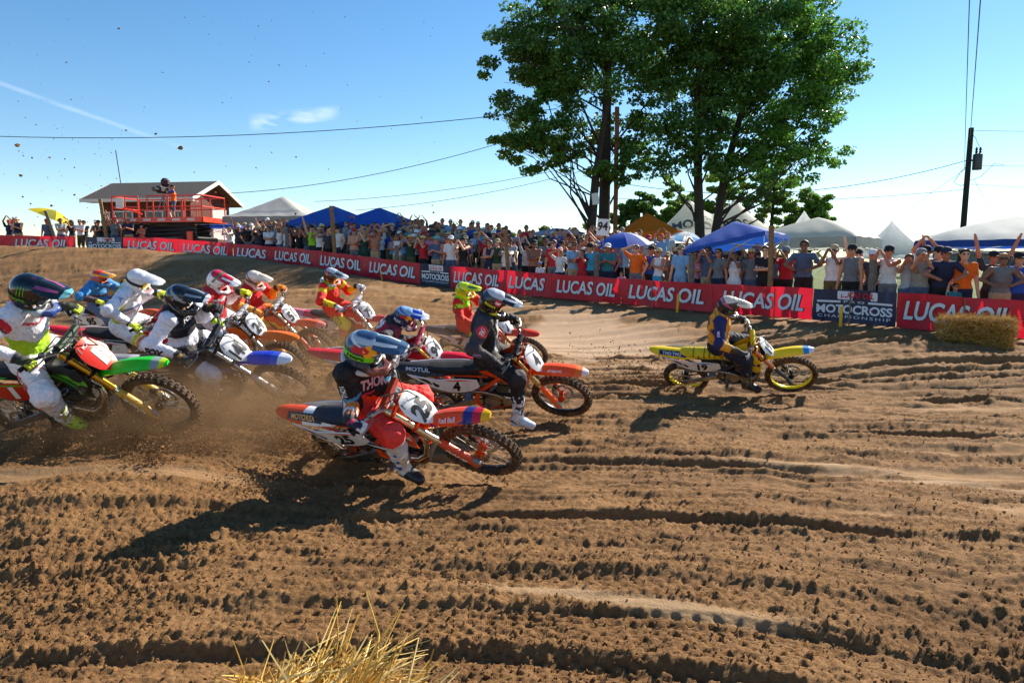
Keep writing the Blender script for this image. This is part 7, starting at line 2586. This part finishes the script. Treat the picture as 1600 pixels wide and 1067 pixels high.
def spectator(u, off, row, shirt=None, kind=None, head=None, pose=None, fem=None, shorts=None, scale=None, extra=None, phone=None, dz=0., turn=None):
    rr = CR
    for attempt in range(60):
        sh_ = shirt or rr.choice(['white'] * 9 + ['pale grey'] * 7 + ['sky blue'] * 3 + ['salmon', 'pink'] + ['grey'] * 4 + ['charcoal'] * 4 + ['black'] * 5 + ['navy'] * 4 + list(CLOTHS))
        kd = kind or rr.choice(['tee', 'tee', 'tee', 'tee', 'tank top', 'tank top'])
        hd = head or rr.choice(['black cap', 'white cap', 'navy cap', 'red cap', 'tan cap', 'grey cap', 'black cap', 'dark hair', 'brown hair', 'fair hair', 'dark hair', 'straw hat', 'tan hat', 'grey hair'])
        fe = rr.random() < .28 if fem is None else fem
        ps = pose or rr.choice(['crossed', 'crossed', 'filming', 'filming', 'down', 'down', 'hips', 'clapping', 'overhead', 'shading', 'onearm'] if row < 2 else ['overhead', 'filming', 'filming', 'shading', 'crossed', 'down', 'clapping', 'down', 'hips', 'crossed'])
        if (ps, fe) not in PM:
            fe = False
        sg = rr.random() < .5
        st = shorts or rr.choice(['tan', 'grey', 'navy', 'black', 'olive', 'charcoal', 'slate blue'])
        top = {'tee': '%s T-shirt' % sh_, 'tank top': '%s tank top' % sh_, 'bare': 'shorts without shirt'}[kd]
        age = 'child' if (scale and scale < .75) else 'spectator'
        opts = ['%s in %s, %s, %s, %s %s' % (age, top, hd, PHRASE[ps], ROWN[row], spot(u)), '%s in %s, %s, %s, %s' % (age, top, hd, PHRASE[ps], spot(u)),
                '%s in %s and %s trousers, %s, %s' % (age, top, st, PHRASE[ps], spot(u))]
        opts = [q for q in opts if q not in USED and len(q.split()) <= 16]
        if opts:
            lb = opts[0]
            break
    USED.add(lb)
    p, t, n = fence_at(u)
    q = p + n * off
    me, hx = PM[(ps, fe)]
    sc = scale or rr.uniform(.94, 1.06) * (.95 if fe else 1)
    face = math.atan2(n.y, n.x) + (rr.gauss(.25, .3) if turn is None else turn)
    zb = max(h0(q.x, q.y), p.z - .12) - .05 + dz
    o = link('person', me, None, Matrix.Translation((q.x, q.y, zb)) @ Matrix.Rotation(face, 4, 'Z') @ Matrix.Scale(sc, 4))
    tag(o, lb, 'person', 'spectators behind the fence')
    skin = rr.choice(SK)
    shm = skin if kd == 'bare' else cloth(sh_)
    for i, m in enumerate((skin, shm, skin if kd != 'tee' else shm, cloth(st), mat('shoe_dark', '2a2626', .7), mat('eye_dark', '1a1210', .3))):
        o.material_slots[i].link = 'OBJECT'
        o.material_slots[i].material = m
    HMt = Matrix.Translation((hx, 0, 1.62))
    col, what = hd.rsplit(' ', 1)
    hc = {'black': '1a1a1c', 'white': 'dcdcdc', 'navy': '1c2644', 'red': 'b02028', 'tan': 'b8a27c', 'grey': '7a7c80', 'straw': 'd0b070', 'blue': '5a88c0', 'teal': '58b0a0', 'khaki': '9a9068'}
    if what == 'cap':
        link('cap', gear('cap', mat('hat_' + col, hc[col], .8, vary=.1)), o, HMt @ Matrix.Rotation(rr.choice((0, 0, 0, 0, math.pi)) if row else 0, 4, 'Z'))
        link('hair', gear('hair', mat('hair_dark', HAIRS['dark'], .6)), o, HMt @ Matrix.Scale(.96, 4) @ Matrix.Translation((0, 0, -.022)))
    elif what == 'hat':
        link('brimmed_hat', gear('hat', mat('hat_' + col, hc[col], .85, vary=.15)), o, HMt)
    else:
        link('hair', gear('long_hair' if fe else 'hair', mat('hair_' + col, HAIRS[col], .6, vary=.3, scale=60)), o, HMt)
    if sg:
        link('sunglasses', gear('sunglasses', mat('shades_black', '0c0c0e', .15)), o, HMt)
    if phone and ps in ('overhead', 'filming'):
        hpz = (.30, 1.99) if ps == 'overhead' else (.40, 1.62)
        Mp = o.matrix_world @ Matrix.Translation((hpz[0], 0, hpz[1]))
        if phone == 'camera':
            e = empty('camera', Mp, 'black camera with long lens held up by the spectator in white tank top', 'camera')
            mb = MB()
            mb.box((-.03, 0, 0), (.07, .14, .10), None, 0, bev=.015)
            mb.build('camera_body', [mat('lens_dark', '101012', .3)], e)
            mb = MB()
            mb.lathe([(.035, .0), (.036, .10), (.046, .12), (.046, .20), (.03, .20), (0, .19)], (0, 0, 0), (1, 0, 0), 14)
            mb.build('lens', [mat('lens_dark', '101012', .3)], e)
        else:
            mb = MB()
            mb.box((0, 0, 0), (.010, .15, .078), None, 0, bev=.006)
            mb.box((.0065, -.05, .02), (.004, .02, .02), None, 1)
            ph = mb.build('phone', [mat('phone_' + phone, {'black': '121214', 'white': 'd8d8d8', 'teal': '28a898'}[phone], .3), mat('lens_dark', '101012', .3)], None, Mp)
            tag(ph, '%s phone held by spectator in %s, %s' % (phone, ' '.join(lb.split(', ')[0].split()[2:]), lb.split(', ')[-1]), 'phone', 'phones held up by spectators')
    return o


# people one can pick out in the front rows: (place along the fence, distance behind it, shirt, kind, headwear, pose, female, shorts, scale, phone)
FRONT = [
    (5.85, -.65, 'royal blue', 'tee', 'black cap', 'down', False, 'navy', 1.02, None), (6.10, -.55, 'grey', 'tank top', 'fair hair', 'leaning', False, 'tan', 1.0, None), (6.15, -1.25, 'charcoal', 'tee', 'black cap', 'wide', False, 'black', 1.03, None),
    (6.72, -.6, 'orange', 'tee', 'dark hair', 'down', False, 'navy', 1.03, None), (6.90, -.45, 'teal', 'tee', 'dark hair', 'down', False, 'navy', .62, None), (7.18, -.6, 'navy', 'tee', 'navy cap', 'leaning', False, 'black', 1.03, None), (7.35, -1.1, 'black', 'tee', 'black hat', 'down', False, 'black', 1.05, None),
    (7.72, -.55, 'striped grey', 'tank top', 'grey cap', 'filming', False, 'slate blue', 1.0, None), (7.80, -1.25, 'white', 'tee', 'black cap', 'overhead', False, 'tan', 1.05, 'black'), (7.98, -.6, 'pale grey', 'tank top', 'brown hair', 'filming', True, 'slate blue', .93, 'teal'),
    (8.52, -.6, 'white', 'tank top', 'black cap', 'filming', False, 'grey', 1.03, 'camera'), (8.95, -.65, 'charcoal', 'tee', 'white cap', 'hips', True, 'black', .98, None), (9.42, -.6, 'grey', 'tank top', 'black cap', 'down', False, 'black', 1.05, None), (9.86, -.65, 'white', 'tank top', 'tan cap', 'filming', False, 'olive', 1.05, 'black'),
    (10.52, -.7, 'slate blue', 'tee', 'dark hair', 'leaning', False, 'black', 1.12, None), (11.42, -.7, 'black', 'tee', 'dark hair', 'crossed', False, 'black', 1.04, None), (11.85, -.9, 'grey', 'tee', 'tan hat', 'down', False, 'slate blue', 1.0, None), (12.22, -.65, 'white', 'tank top', 'dark hair', 'filming', True, 'white', .95, 'white'),
    (12.70, -.65, 'grey', 'tee', 'brown hair', 'down', True, 'navy', 1.0, None), (13.1, -.75, 'slate blue', 'tee', 'dark hair', 'filming', False, 'tan', 1.02, 'black'), (13.55, -.75, 'pink', 'tank top', 'brown hair', 'crossed', True, 'navy', .95, None), (13.92, -.6, 'sky blue', 'tee', 'khaki cap', 'down', False, 'sky blue', 1.04, None),
    (14.45, -.55, 'lime', 'tee', 'fair hair', 'down', False, 'navy', .55, None), (14.62, -.6, 'white', 'tank top', 'tan hat', 'clapping', True, 'cyan', .98, None), (14.92, -.75, 'royal blue', 'tee', 'black hat', 'down', False, 'black', 1.02, None), (15.28, -.55, 'orange', 'tee', 'dark hair', 'shading', False, 'grey', 1.04, None), (15.70, -.5, 'pink', 'tee', 'brown hair', 'down', True, 'pink', .58, None),
    (16.16, -.6, 'teal', 'tee', 'white cap', 'clapping', False, 'navy', 1.04, None), (16.8, -.7, 'cyan', 'tee', 'black hat', 'down', False, 'charcoal', 1.03, None), (17.0, -.55, 'red', 'tee', 'brown hair', 'filming', True, 'red', .92, 'black'), (17.38, -.65, 'sky blue', 'tee', 'brown hair', 'crossed', False, 'tan', 1.05, None), (17.87, -.55, 'white', 'tee', 'fair hair', 'shading', True, 'navy', .9, None),
    (18.32, -.75, 'red', 'tee', 'dark hair', 'down', False, 'grey', 1.07, None), (18.68, -.5, 'white', 'tee', 'blue cap', 'down', False, 'tan', .66, None), (19.05, -.65, 'black', 'bare', 'black cap', 'crossed', False, 'black', 1.05, None), (20.05, -.65, 'white', 'tee', 'dark hair', 'filming', False, 'charcoal', .98, None), (20.42, -.7, 'dark green', 'tee', 'olive cap', 'down', False, 'tan', 1.05, None),
    (20.68, -.7, 'navy', 'tank top', 'dark hair', 'crossed', False, 'navy', 1.02, None), (21.68, -.65, 'black', 'tank top', 'black cap', 'filming', False, 'charcoal', 1.03, None), (22.17, -.65, 'white', 'tee', 'white cap', 'down', False, 'slate blue', 1.05, None), (22.43, -.8, 'salmon', 'tee', 'brown hair', 'crossed', False, 'slate blue', 1.04, None), (22.85, -.7, 'slate blue', 'tee', 'teal cap', 'clapping', False, 'tan', 1.02, None), (23.44, -.65, 'red', 'tee', 'straw hat', 'filming', True, 'black', 1.0, 'black'),
    (24.1, -.7, 'dark green', 'tee', 'straw hat', 'filming', False, 'olive', 1.0, None), (24.8, -.7, 'white', 'tank top', 'brown hair', 'crossed', True, 'tan', 1.0, None), (26.0, -.7, 'maroon', 'bare', 'dark hair', 'overhead', False, 'tan', 1.03, 'black'), (26.6, -.7, 'dark green', 'tank top', 'fair hair', 'filming', True, 'dark green', 1.0, None), (27.2, -.7, 'maroon', 'bare', 'red cap', 'crossed', False, 'grey', 1.03, None), (28.2, -.7, 'white', 'tank top', 'black cap', 'shading', False, 'navy', 1.04, None),
]
PH = {'black hat': '1a1a1c', 'olive cap': '565a34'}
_seen = set()
for (u, off, shirt, kd, hd, ps, fe, st, sc, ph) in FRONT:
    hd = {'olive cap': 'khaki cap'}.get(hd, hd)
    spectator(u, off, 0, shirt, kd, hd, ps, fe, st, sc, None, ph, turn=CR.gauss(.15, .2))
# the rest of the crowd, row on row
taken = [f[0] for f in FRONT]
phones = 0
u = 4.9
while u < 48.3:
    mid = 15.8 < u < 36.5
    rows = 5 if mid else (3 if 11 < u <= 15.8 else 2)
    if u > 40.5:
        rows = 2
    for k in range(rows):
        uu = u + CR.uniform(-.16, .16) + (.25 if k % 2 else 0)
        if k == 0 and (uu < 28.6 or 37.6 < uu < 40.4 and CR.random() < .35):
            continue
        if u < 11 and (k == 1 and CR.random() < .62):
            continue
        if CR.random() < .06 or 35.3 < uu < 40.3 or (uu > 40.3 and CR.random() < .25):
            continue
        pn = CR.choice(['black', 'black', 'white', None, None])
        spectator(uu, -.7 - .62 * k - CR.uniform(0, .15), k, phone=pn if (k < 3 and phones < 60) else None, dz=(.085 * k if mid else 0) - .03)
    u += .56
# the deepest rows, too many to tell apart: one mass of people behind the rows above
def deep_crowd():
    r = np.random.default_rng(31)
    base = []
    for ps, fe in (('down', False), ('crossed', True), ('filming', False), ('overhead', False)):
        V, Q, m, hx_ = person_mesh(ps, fe, 1, .058, .03)
        top = V[Q].mean(1)[:, 2] > .9
        base.append((V, Q[top], m[top], hx_))
    VV, FF, CC = [], [], []
    off = 0
    names = ['white', 'white', 'pale grey', 'pale grey', 'grey', 'navy', 'black', 'red', 'sky blue', 'charcoal', 'salmon', 'royal blue', 'tan']
    u = 16.0
    while u < 34.5:
        for k in range(2):
            V, Q, m, hx_ = base[r.choice(4, p=(.42, .2, .26, .12))]
            p, t, n = fence_at(u + r.uniform(-.2, .2))
            q = p + n * (-3.95 - .7 * k)
            a = math.atan2(n.y, n.x) + r.normal(.2, .3)
            c, s_ = math.cos(a), math.sin(a)
            sc = r.uniform(.95, 1.07)
            W = V * sc
            W = np.stack([W[:, 0] * c - W[:, 1] * s_ + q.x, W[:, 0] * s_ + W[:, 1] * c + q.y, W[:, 2] + max(h0(q.x, q.y), p.z - .1) + .38 + .08 * k], 1)
            sk = np.array(lin(['c89070', 'b87c5c', 'a86a4c'][r.integers(3)])[:3])
            sh_ = np.array(lin(CLOTHS[names[r.integers(len(names))]])[:3])
            hr = np.array(lin(['1c1410', '3a2616', 'dcdcdc', '1a1a1c', 'b02028', '7a7c80'][r.integers(6)])[:3])
            pal = np.stack([sk, sh_, sh_, np.array((.03, .03, .04)), sk, np.array((.02, .02, .02))])
            fc = pal[m]
            vc = np.tile(sk, (len(V), 1))
            vc[Q.ravel()] = np.repeat(fc, 4, 0)
            hat = (V[:, 2] > 1.665) & (np.hypot(V[:, 0] - hx_, V[:, 1]) < .13)
            vc[hat] = hr
            VV.append(W)
            FF.append(Q + off)
            CC.append(vc)
            off += len(V)
        u += r.uniform(.42, .62)
    o = link('crowd', np_mesh('crowd', np.concatenate(VV), np.concatenate(FF), [mat('crowd_cloth', None, .8, vary=.15, scale=12, attr='col')], color=np.concatenate(CC)))
    tag(o, kind='stuff')


deep_crowd()
# a few onlookers far behind the canopies, standing on a trailer deck
deck = MB()
deck.box((0, 0, 1.35), (9.5, 1.6, .25))
deck.box((0, 0, .75), (9.0, 1.2, .95))
for x in (-3.5, -2.5, 2.5, 3.5):
    deck.lathe([(0, -.85), (.42, -.85), (.45, -.7), (.45, .7), (.42, .85), (0, .85)], (x, 0, .45), (0, 1, 0), 14)
dk = deck.build('flatbed_trailer', [mat('trailer_grey', '6a6c70', .6, dirt=.2)], None, rigid((32.5, 48, 1.2), R(6)))
tag(dk, 'flat trailer bed behind the canopies with onlookers standing on it', 'trailer')
for i, (x, c, hd) in enumerate(((-3.9, 'black', 'dark hair'), (-2.75, 'charcoal', 'black cap'), (-1.65, 'pale grey', 'brown hair'), (-.75, 'orange', 'dark hair'), (2.0, 'navy', 'black cap'), (3.1, 'charcoal', 'dark hair'), (3.7, 'grey', 'dark hair'), (4.4, 'slate blue', 'black cap'))):
    me, hx = PM[('down', False)]
    w = dk.matrix_world @ Vector((x, 0, 1.475))
    o = link('person', me, None, Matrix.Translation(w) @ Matrix.Rotation(R(-120 + i * 9), 4, 'Z'))
    tag(o, '%s T-shirt onlooker with %s on the far trailer, %s from its tent end' % (c, hd, ['first', 'second', 'third', 'fourth', 'fifth', 'sixth', 'seventh', 'eighth'][i]), 'person', 'onlookers on the trailer')
    for j, m in enumerate((SK[i % 6], cloth(c), cloth(c), cloth('navy'), mat('shoe_dark', '2a2626', .7), mat('eye_dark', '1a1210', .3))):
        o.material_slots[j].link = 'OBJECT'
        o.material_slots[j].material = m
    k, what = hd.split()
    link('cap' if what == 'cap' else 'hair', gear(what, mat('hat_black', '1a1a1c', .8, vary=.1) if what == 'cap' else mat('hair_' + k, HAIRS[k], .6, vary=.3, scale=60)), o, Matrix.Translation((hx, 0, 1.62)))
# camera operator on the lift
me, hx = PM[('filming', False)]
o = link('person', me, None, LIFT_M @ Matrix.Translation((.30, -.05, 1.50)) @ Matrix.Rotation(R(215), 4, 'Z'))
tag(o, 'camera operator in orange vest over blue sleeves on the lift platform', 'person', None)
for j, m in enumerate((SK[1], cloth('orange'), cloth('royal blue'), cloth('slate blue'), mat('shoe_dark', '2a2626', .7), mat('eye_dark', '1a1210', .3))):
    o.material_slots[j].link = 'OBJECT'
    o.material_slots[j].material = m
link('cap', gear('cap', mat('hat_black', '1a1a1c', .8, vary=.1)), o, Matrix.Translation((hx, 0, 1.62)))
# number board held above the crowd
sg = empty('number_sign', rigid((2.75, 20.9, 2.86), R(-12)), 'white board with the number 94 held up above the crowd', 'sign')
mb = MB()
mb.box((0, 0, 0), (.36, .02, .50), Matrix.Rotation(.06, 3, 'Y'))
mb.build('board', [mat('board_white', 'e4e4e6', .5)], sg)
mb = MB()
put_text(mb, '94', lambda u, v: Vector((u, -.016, v)), .27, w=.30, cv=.03, bold=.03, shear=.12)
mb.build('lettering', [mat('number_0c0c0c', '0c0c0c', .5)], sg)
mb = MB()
mb.tube([(0, .02, .2), (0, .02, -1.3)], .014, 6)
mb.build('stick', [WOOD], sg)
# ---------------------------------------------------------------- earth in the air
def roost():
    r = np.random.default_rng(9)
    P, Z = [], []

    def spray(src, heading, up, spread, speed, n, s0, s1, tmax=.55, side=0.):
        """clods on ballistic paths from a wheel: heading (deg) of flight, up (deg) elevation"""
        a = R(heading) + r.normal(0, spread, n)
        e = R(up) + r.normal(0, spread * .8, n)
        v = speed * r.uniform(.25, 1.0, n) ** .8
        t = tmax * r.random(n) ** .8
        x = src[0] + np.cos(a) * np.cos(e) * v * t + r.normal(0, .07, n)
        y = src[1] + np.sin(a) * np.cos(e) * v * t + r.normal(0, .07, n)
        z = src[2] + np.sin(e) * v * t - 4.9 * t * t + r.normal(0, .04, n)
        s = s0 + (s1 - s0) * r.random(n) ** 4
        g = base_height(x, y)
        k = (z > g + .01)
        P.append(np.stack([x, y, z], 1)[k])
        Z.append(s[k])
    # thrown back by rear wheels, skimming low over the ground
    for (x, y, hd, n) in ((-1.35, 6.45, 160, 4200), (-.85, 8.05, 170, 2600), (2.75, 10.35, 165, 2600), (-4.5, 6.5, 168, 1500), (-3.85, 7.9, 170, 3200), (-4.5, 9.7, 170, 1600), (-4.6, 11.5, 168, 900), (-2.1, 9.3, 172, 1500), (-1.0, 12.4, 160, 900), (-3.4, 12.7, 165, 800)):
        spray((x, y, h0(x, y) + .05), hd, 26, .24, 5.4, int(n * 1.5), .003, .015)
        spray((x, y, h0(x, y) + .05), hd, 8, .30, 3.4, n, .003, .012, .45)
    # pushed up around the front of the nearest pack
    for (x, y, n) in ((-3.2, 6.0, 6500), (-3.5, 5.7, 4200), (-2.5, 7.3, 4200), (-2.9, 6.6, 4000), (-2.1, 6.3, 3000), (-3.0, 9.2, 1500)):
        spray((x, y, h0(x, y) + .02), 120, 55, .75, 3.0, n, .0028, .010, .5)
    # dense skirt of earth low over the ground in front of the pack
    for k in range(26):
        x, y = r.uniform(-4.6, -1.5), r.uniform(5.1, 6.9)
        spray((x, y, h0(x, y)), 150, 40, .8, 2.2, 1100, .003, .011, .36)
    # curling wake behind the lone leader
    spray((1.2, 9.2, h0(1.2, 9.2) + .05), 175, 22, .5, 3.5, 1500, .003, .010)
    P_, Z_ = np.concatenate(P), np.concatenate(Z)
    scatter('flying_dirt', P_, Z_ * 1.5, TET_V, TET_F, DIRT, 12)
    # pebbles flung high against the sky
    n = 230
    y = r.uniform(4.2, 9.5, n)
    q = np.concatenate([r.uniform(-.76, -.1, n - 90), r.uniform(-.76, -.52, 90)])
    hgt = np.concatenate([r.uniform(.06, .40, n - 90) ** 1.0, r.uniform(.05, .20, 90)])
    pos = np.stack([q * y, y, 1.75 + hgt * y], 1)
    sz = .003 + .006 * r.random(n) ** 3
    pos = np.concatenate([pos, [(-4.20, 5.95, 2.75), (-2.96, 6.25, 2.78), (-4.3, 6.1, 2.52), (-3.3, 6.5, 2.95)]])
    sz = np.concatenate([sz, [.020, .022, .014, .011]])
    scatter('airborne_pebbles', pos, sz, ICO_V, ICO_F, DIRT, 13)


roost()


def dust_cloud(loc, size, dens, label_seed):
    """soft volume of fine dust hanging over the wheels"""
    m = bpy.data.materials.new('dust_air_%d' % label_seed)
    m.use_nodes = True
    n, l = m.node_tree.nodes, m.node_tree.links
    n.clear()
    out = n.new('ShaderNodeOutputMaterial')
    pv = n.new('ShaderNodeVolumePrincipled')
    pv.inputs['Color'].default_value = (.50, .31, .165, 1)
    pv.inputs['Anisotropy'].default_value = .35
    tc = n.new('ShaderNodeTexCoord')
    nz = n.new('ShaderNodeTexNoise')
    nz.inputs['Scale'].default_value = 2.2
    nz.inputs['Detail'].default_value = 4
    l.new(tc.outputs['Object'], nz.inputs['Vector'])

    def mth(op, a, b):
        k = n.new('ShaderNodeMath')
        k.operation = op
        for i, v in enumerate((a, b)):
            if isinstance(v, (int, float)):
                k.inputs[i].default_value = v
            else:
                l.new(v, k.inputs[i])
        return k.outputs[0]
    ln = n.new('ShaderNodeVectorMath')
    ln.operation = 'LENGTH'
    mp_ = n.new('ShaderNodeMapping')
    mp_.inputs['Scale'].default_value = tuple(1 / s for s in size)
    l.new(tc.outputs['Object'], mp_.inputs[0])
    l.new(mp_.outputs[0], ln.inputs[0])
    fall = mth('MAXIMUM', mth('SUBTRACT', 1.0, ln.outputs['Value']), 0.0)
    d = mth('MULTIPLY', mth('MULTIPLY', mth('POWER', fall, 1.3), mth('MAXIMUM', mth('SUBTRACT', nz.outputs[0], .36), 0.0)), dens)
    l.new(d, pv.inputs['Density'])
    l.new(pv.outputs[0], out.inputs['Volume'])
    mb = MB()
    mb.lathe([(0.001, -1)] + [(math.sin(math.pi * i / 10), -math.cos(math.pi * i / 10)) for i in range(1, 10)] + [(0.001, 1)], (0, 0, 0), (0, 0, 1), 20)
    mb.v = [(x * size[0], y * size[1], z * size[2]) for x, y, z in mb.v]
    o = mb.build('dust', [m])
    o.location = loc
    tag(o, kind='stuff')
    try:
        m.cycles.volume_step_rate = 4.0
    except Exception:
        pass


dust_cloud((-3.4, 6.9, .25), (2.8, 2.0, .72), 12.0, 1)
dust_cloud((-2.6, 9.8, .45), (3.2, 2.2, .8), 2.2, 2)
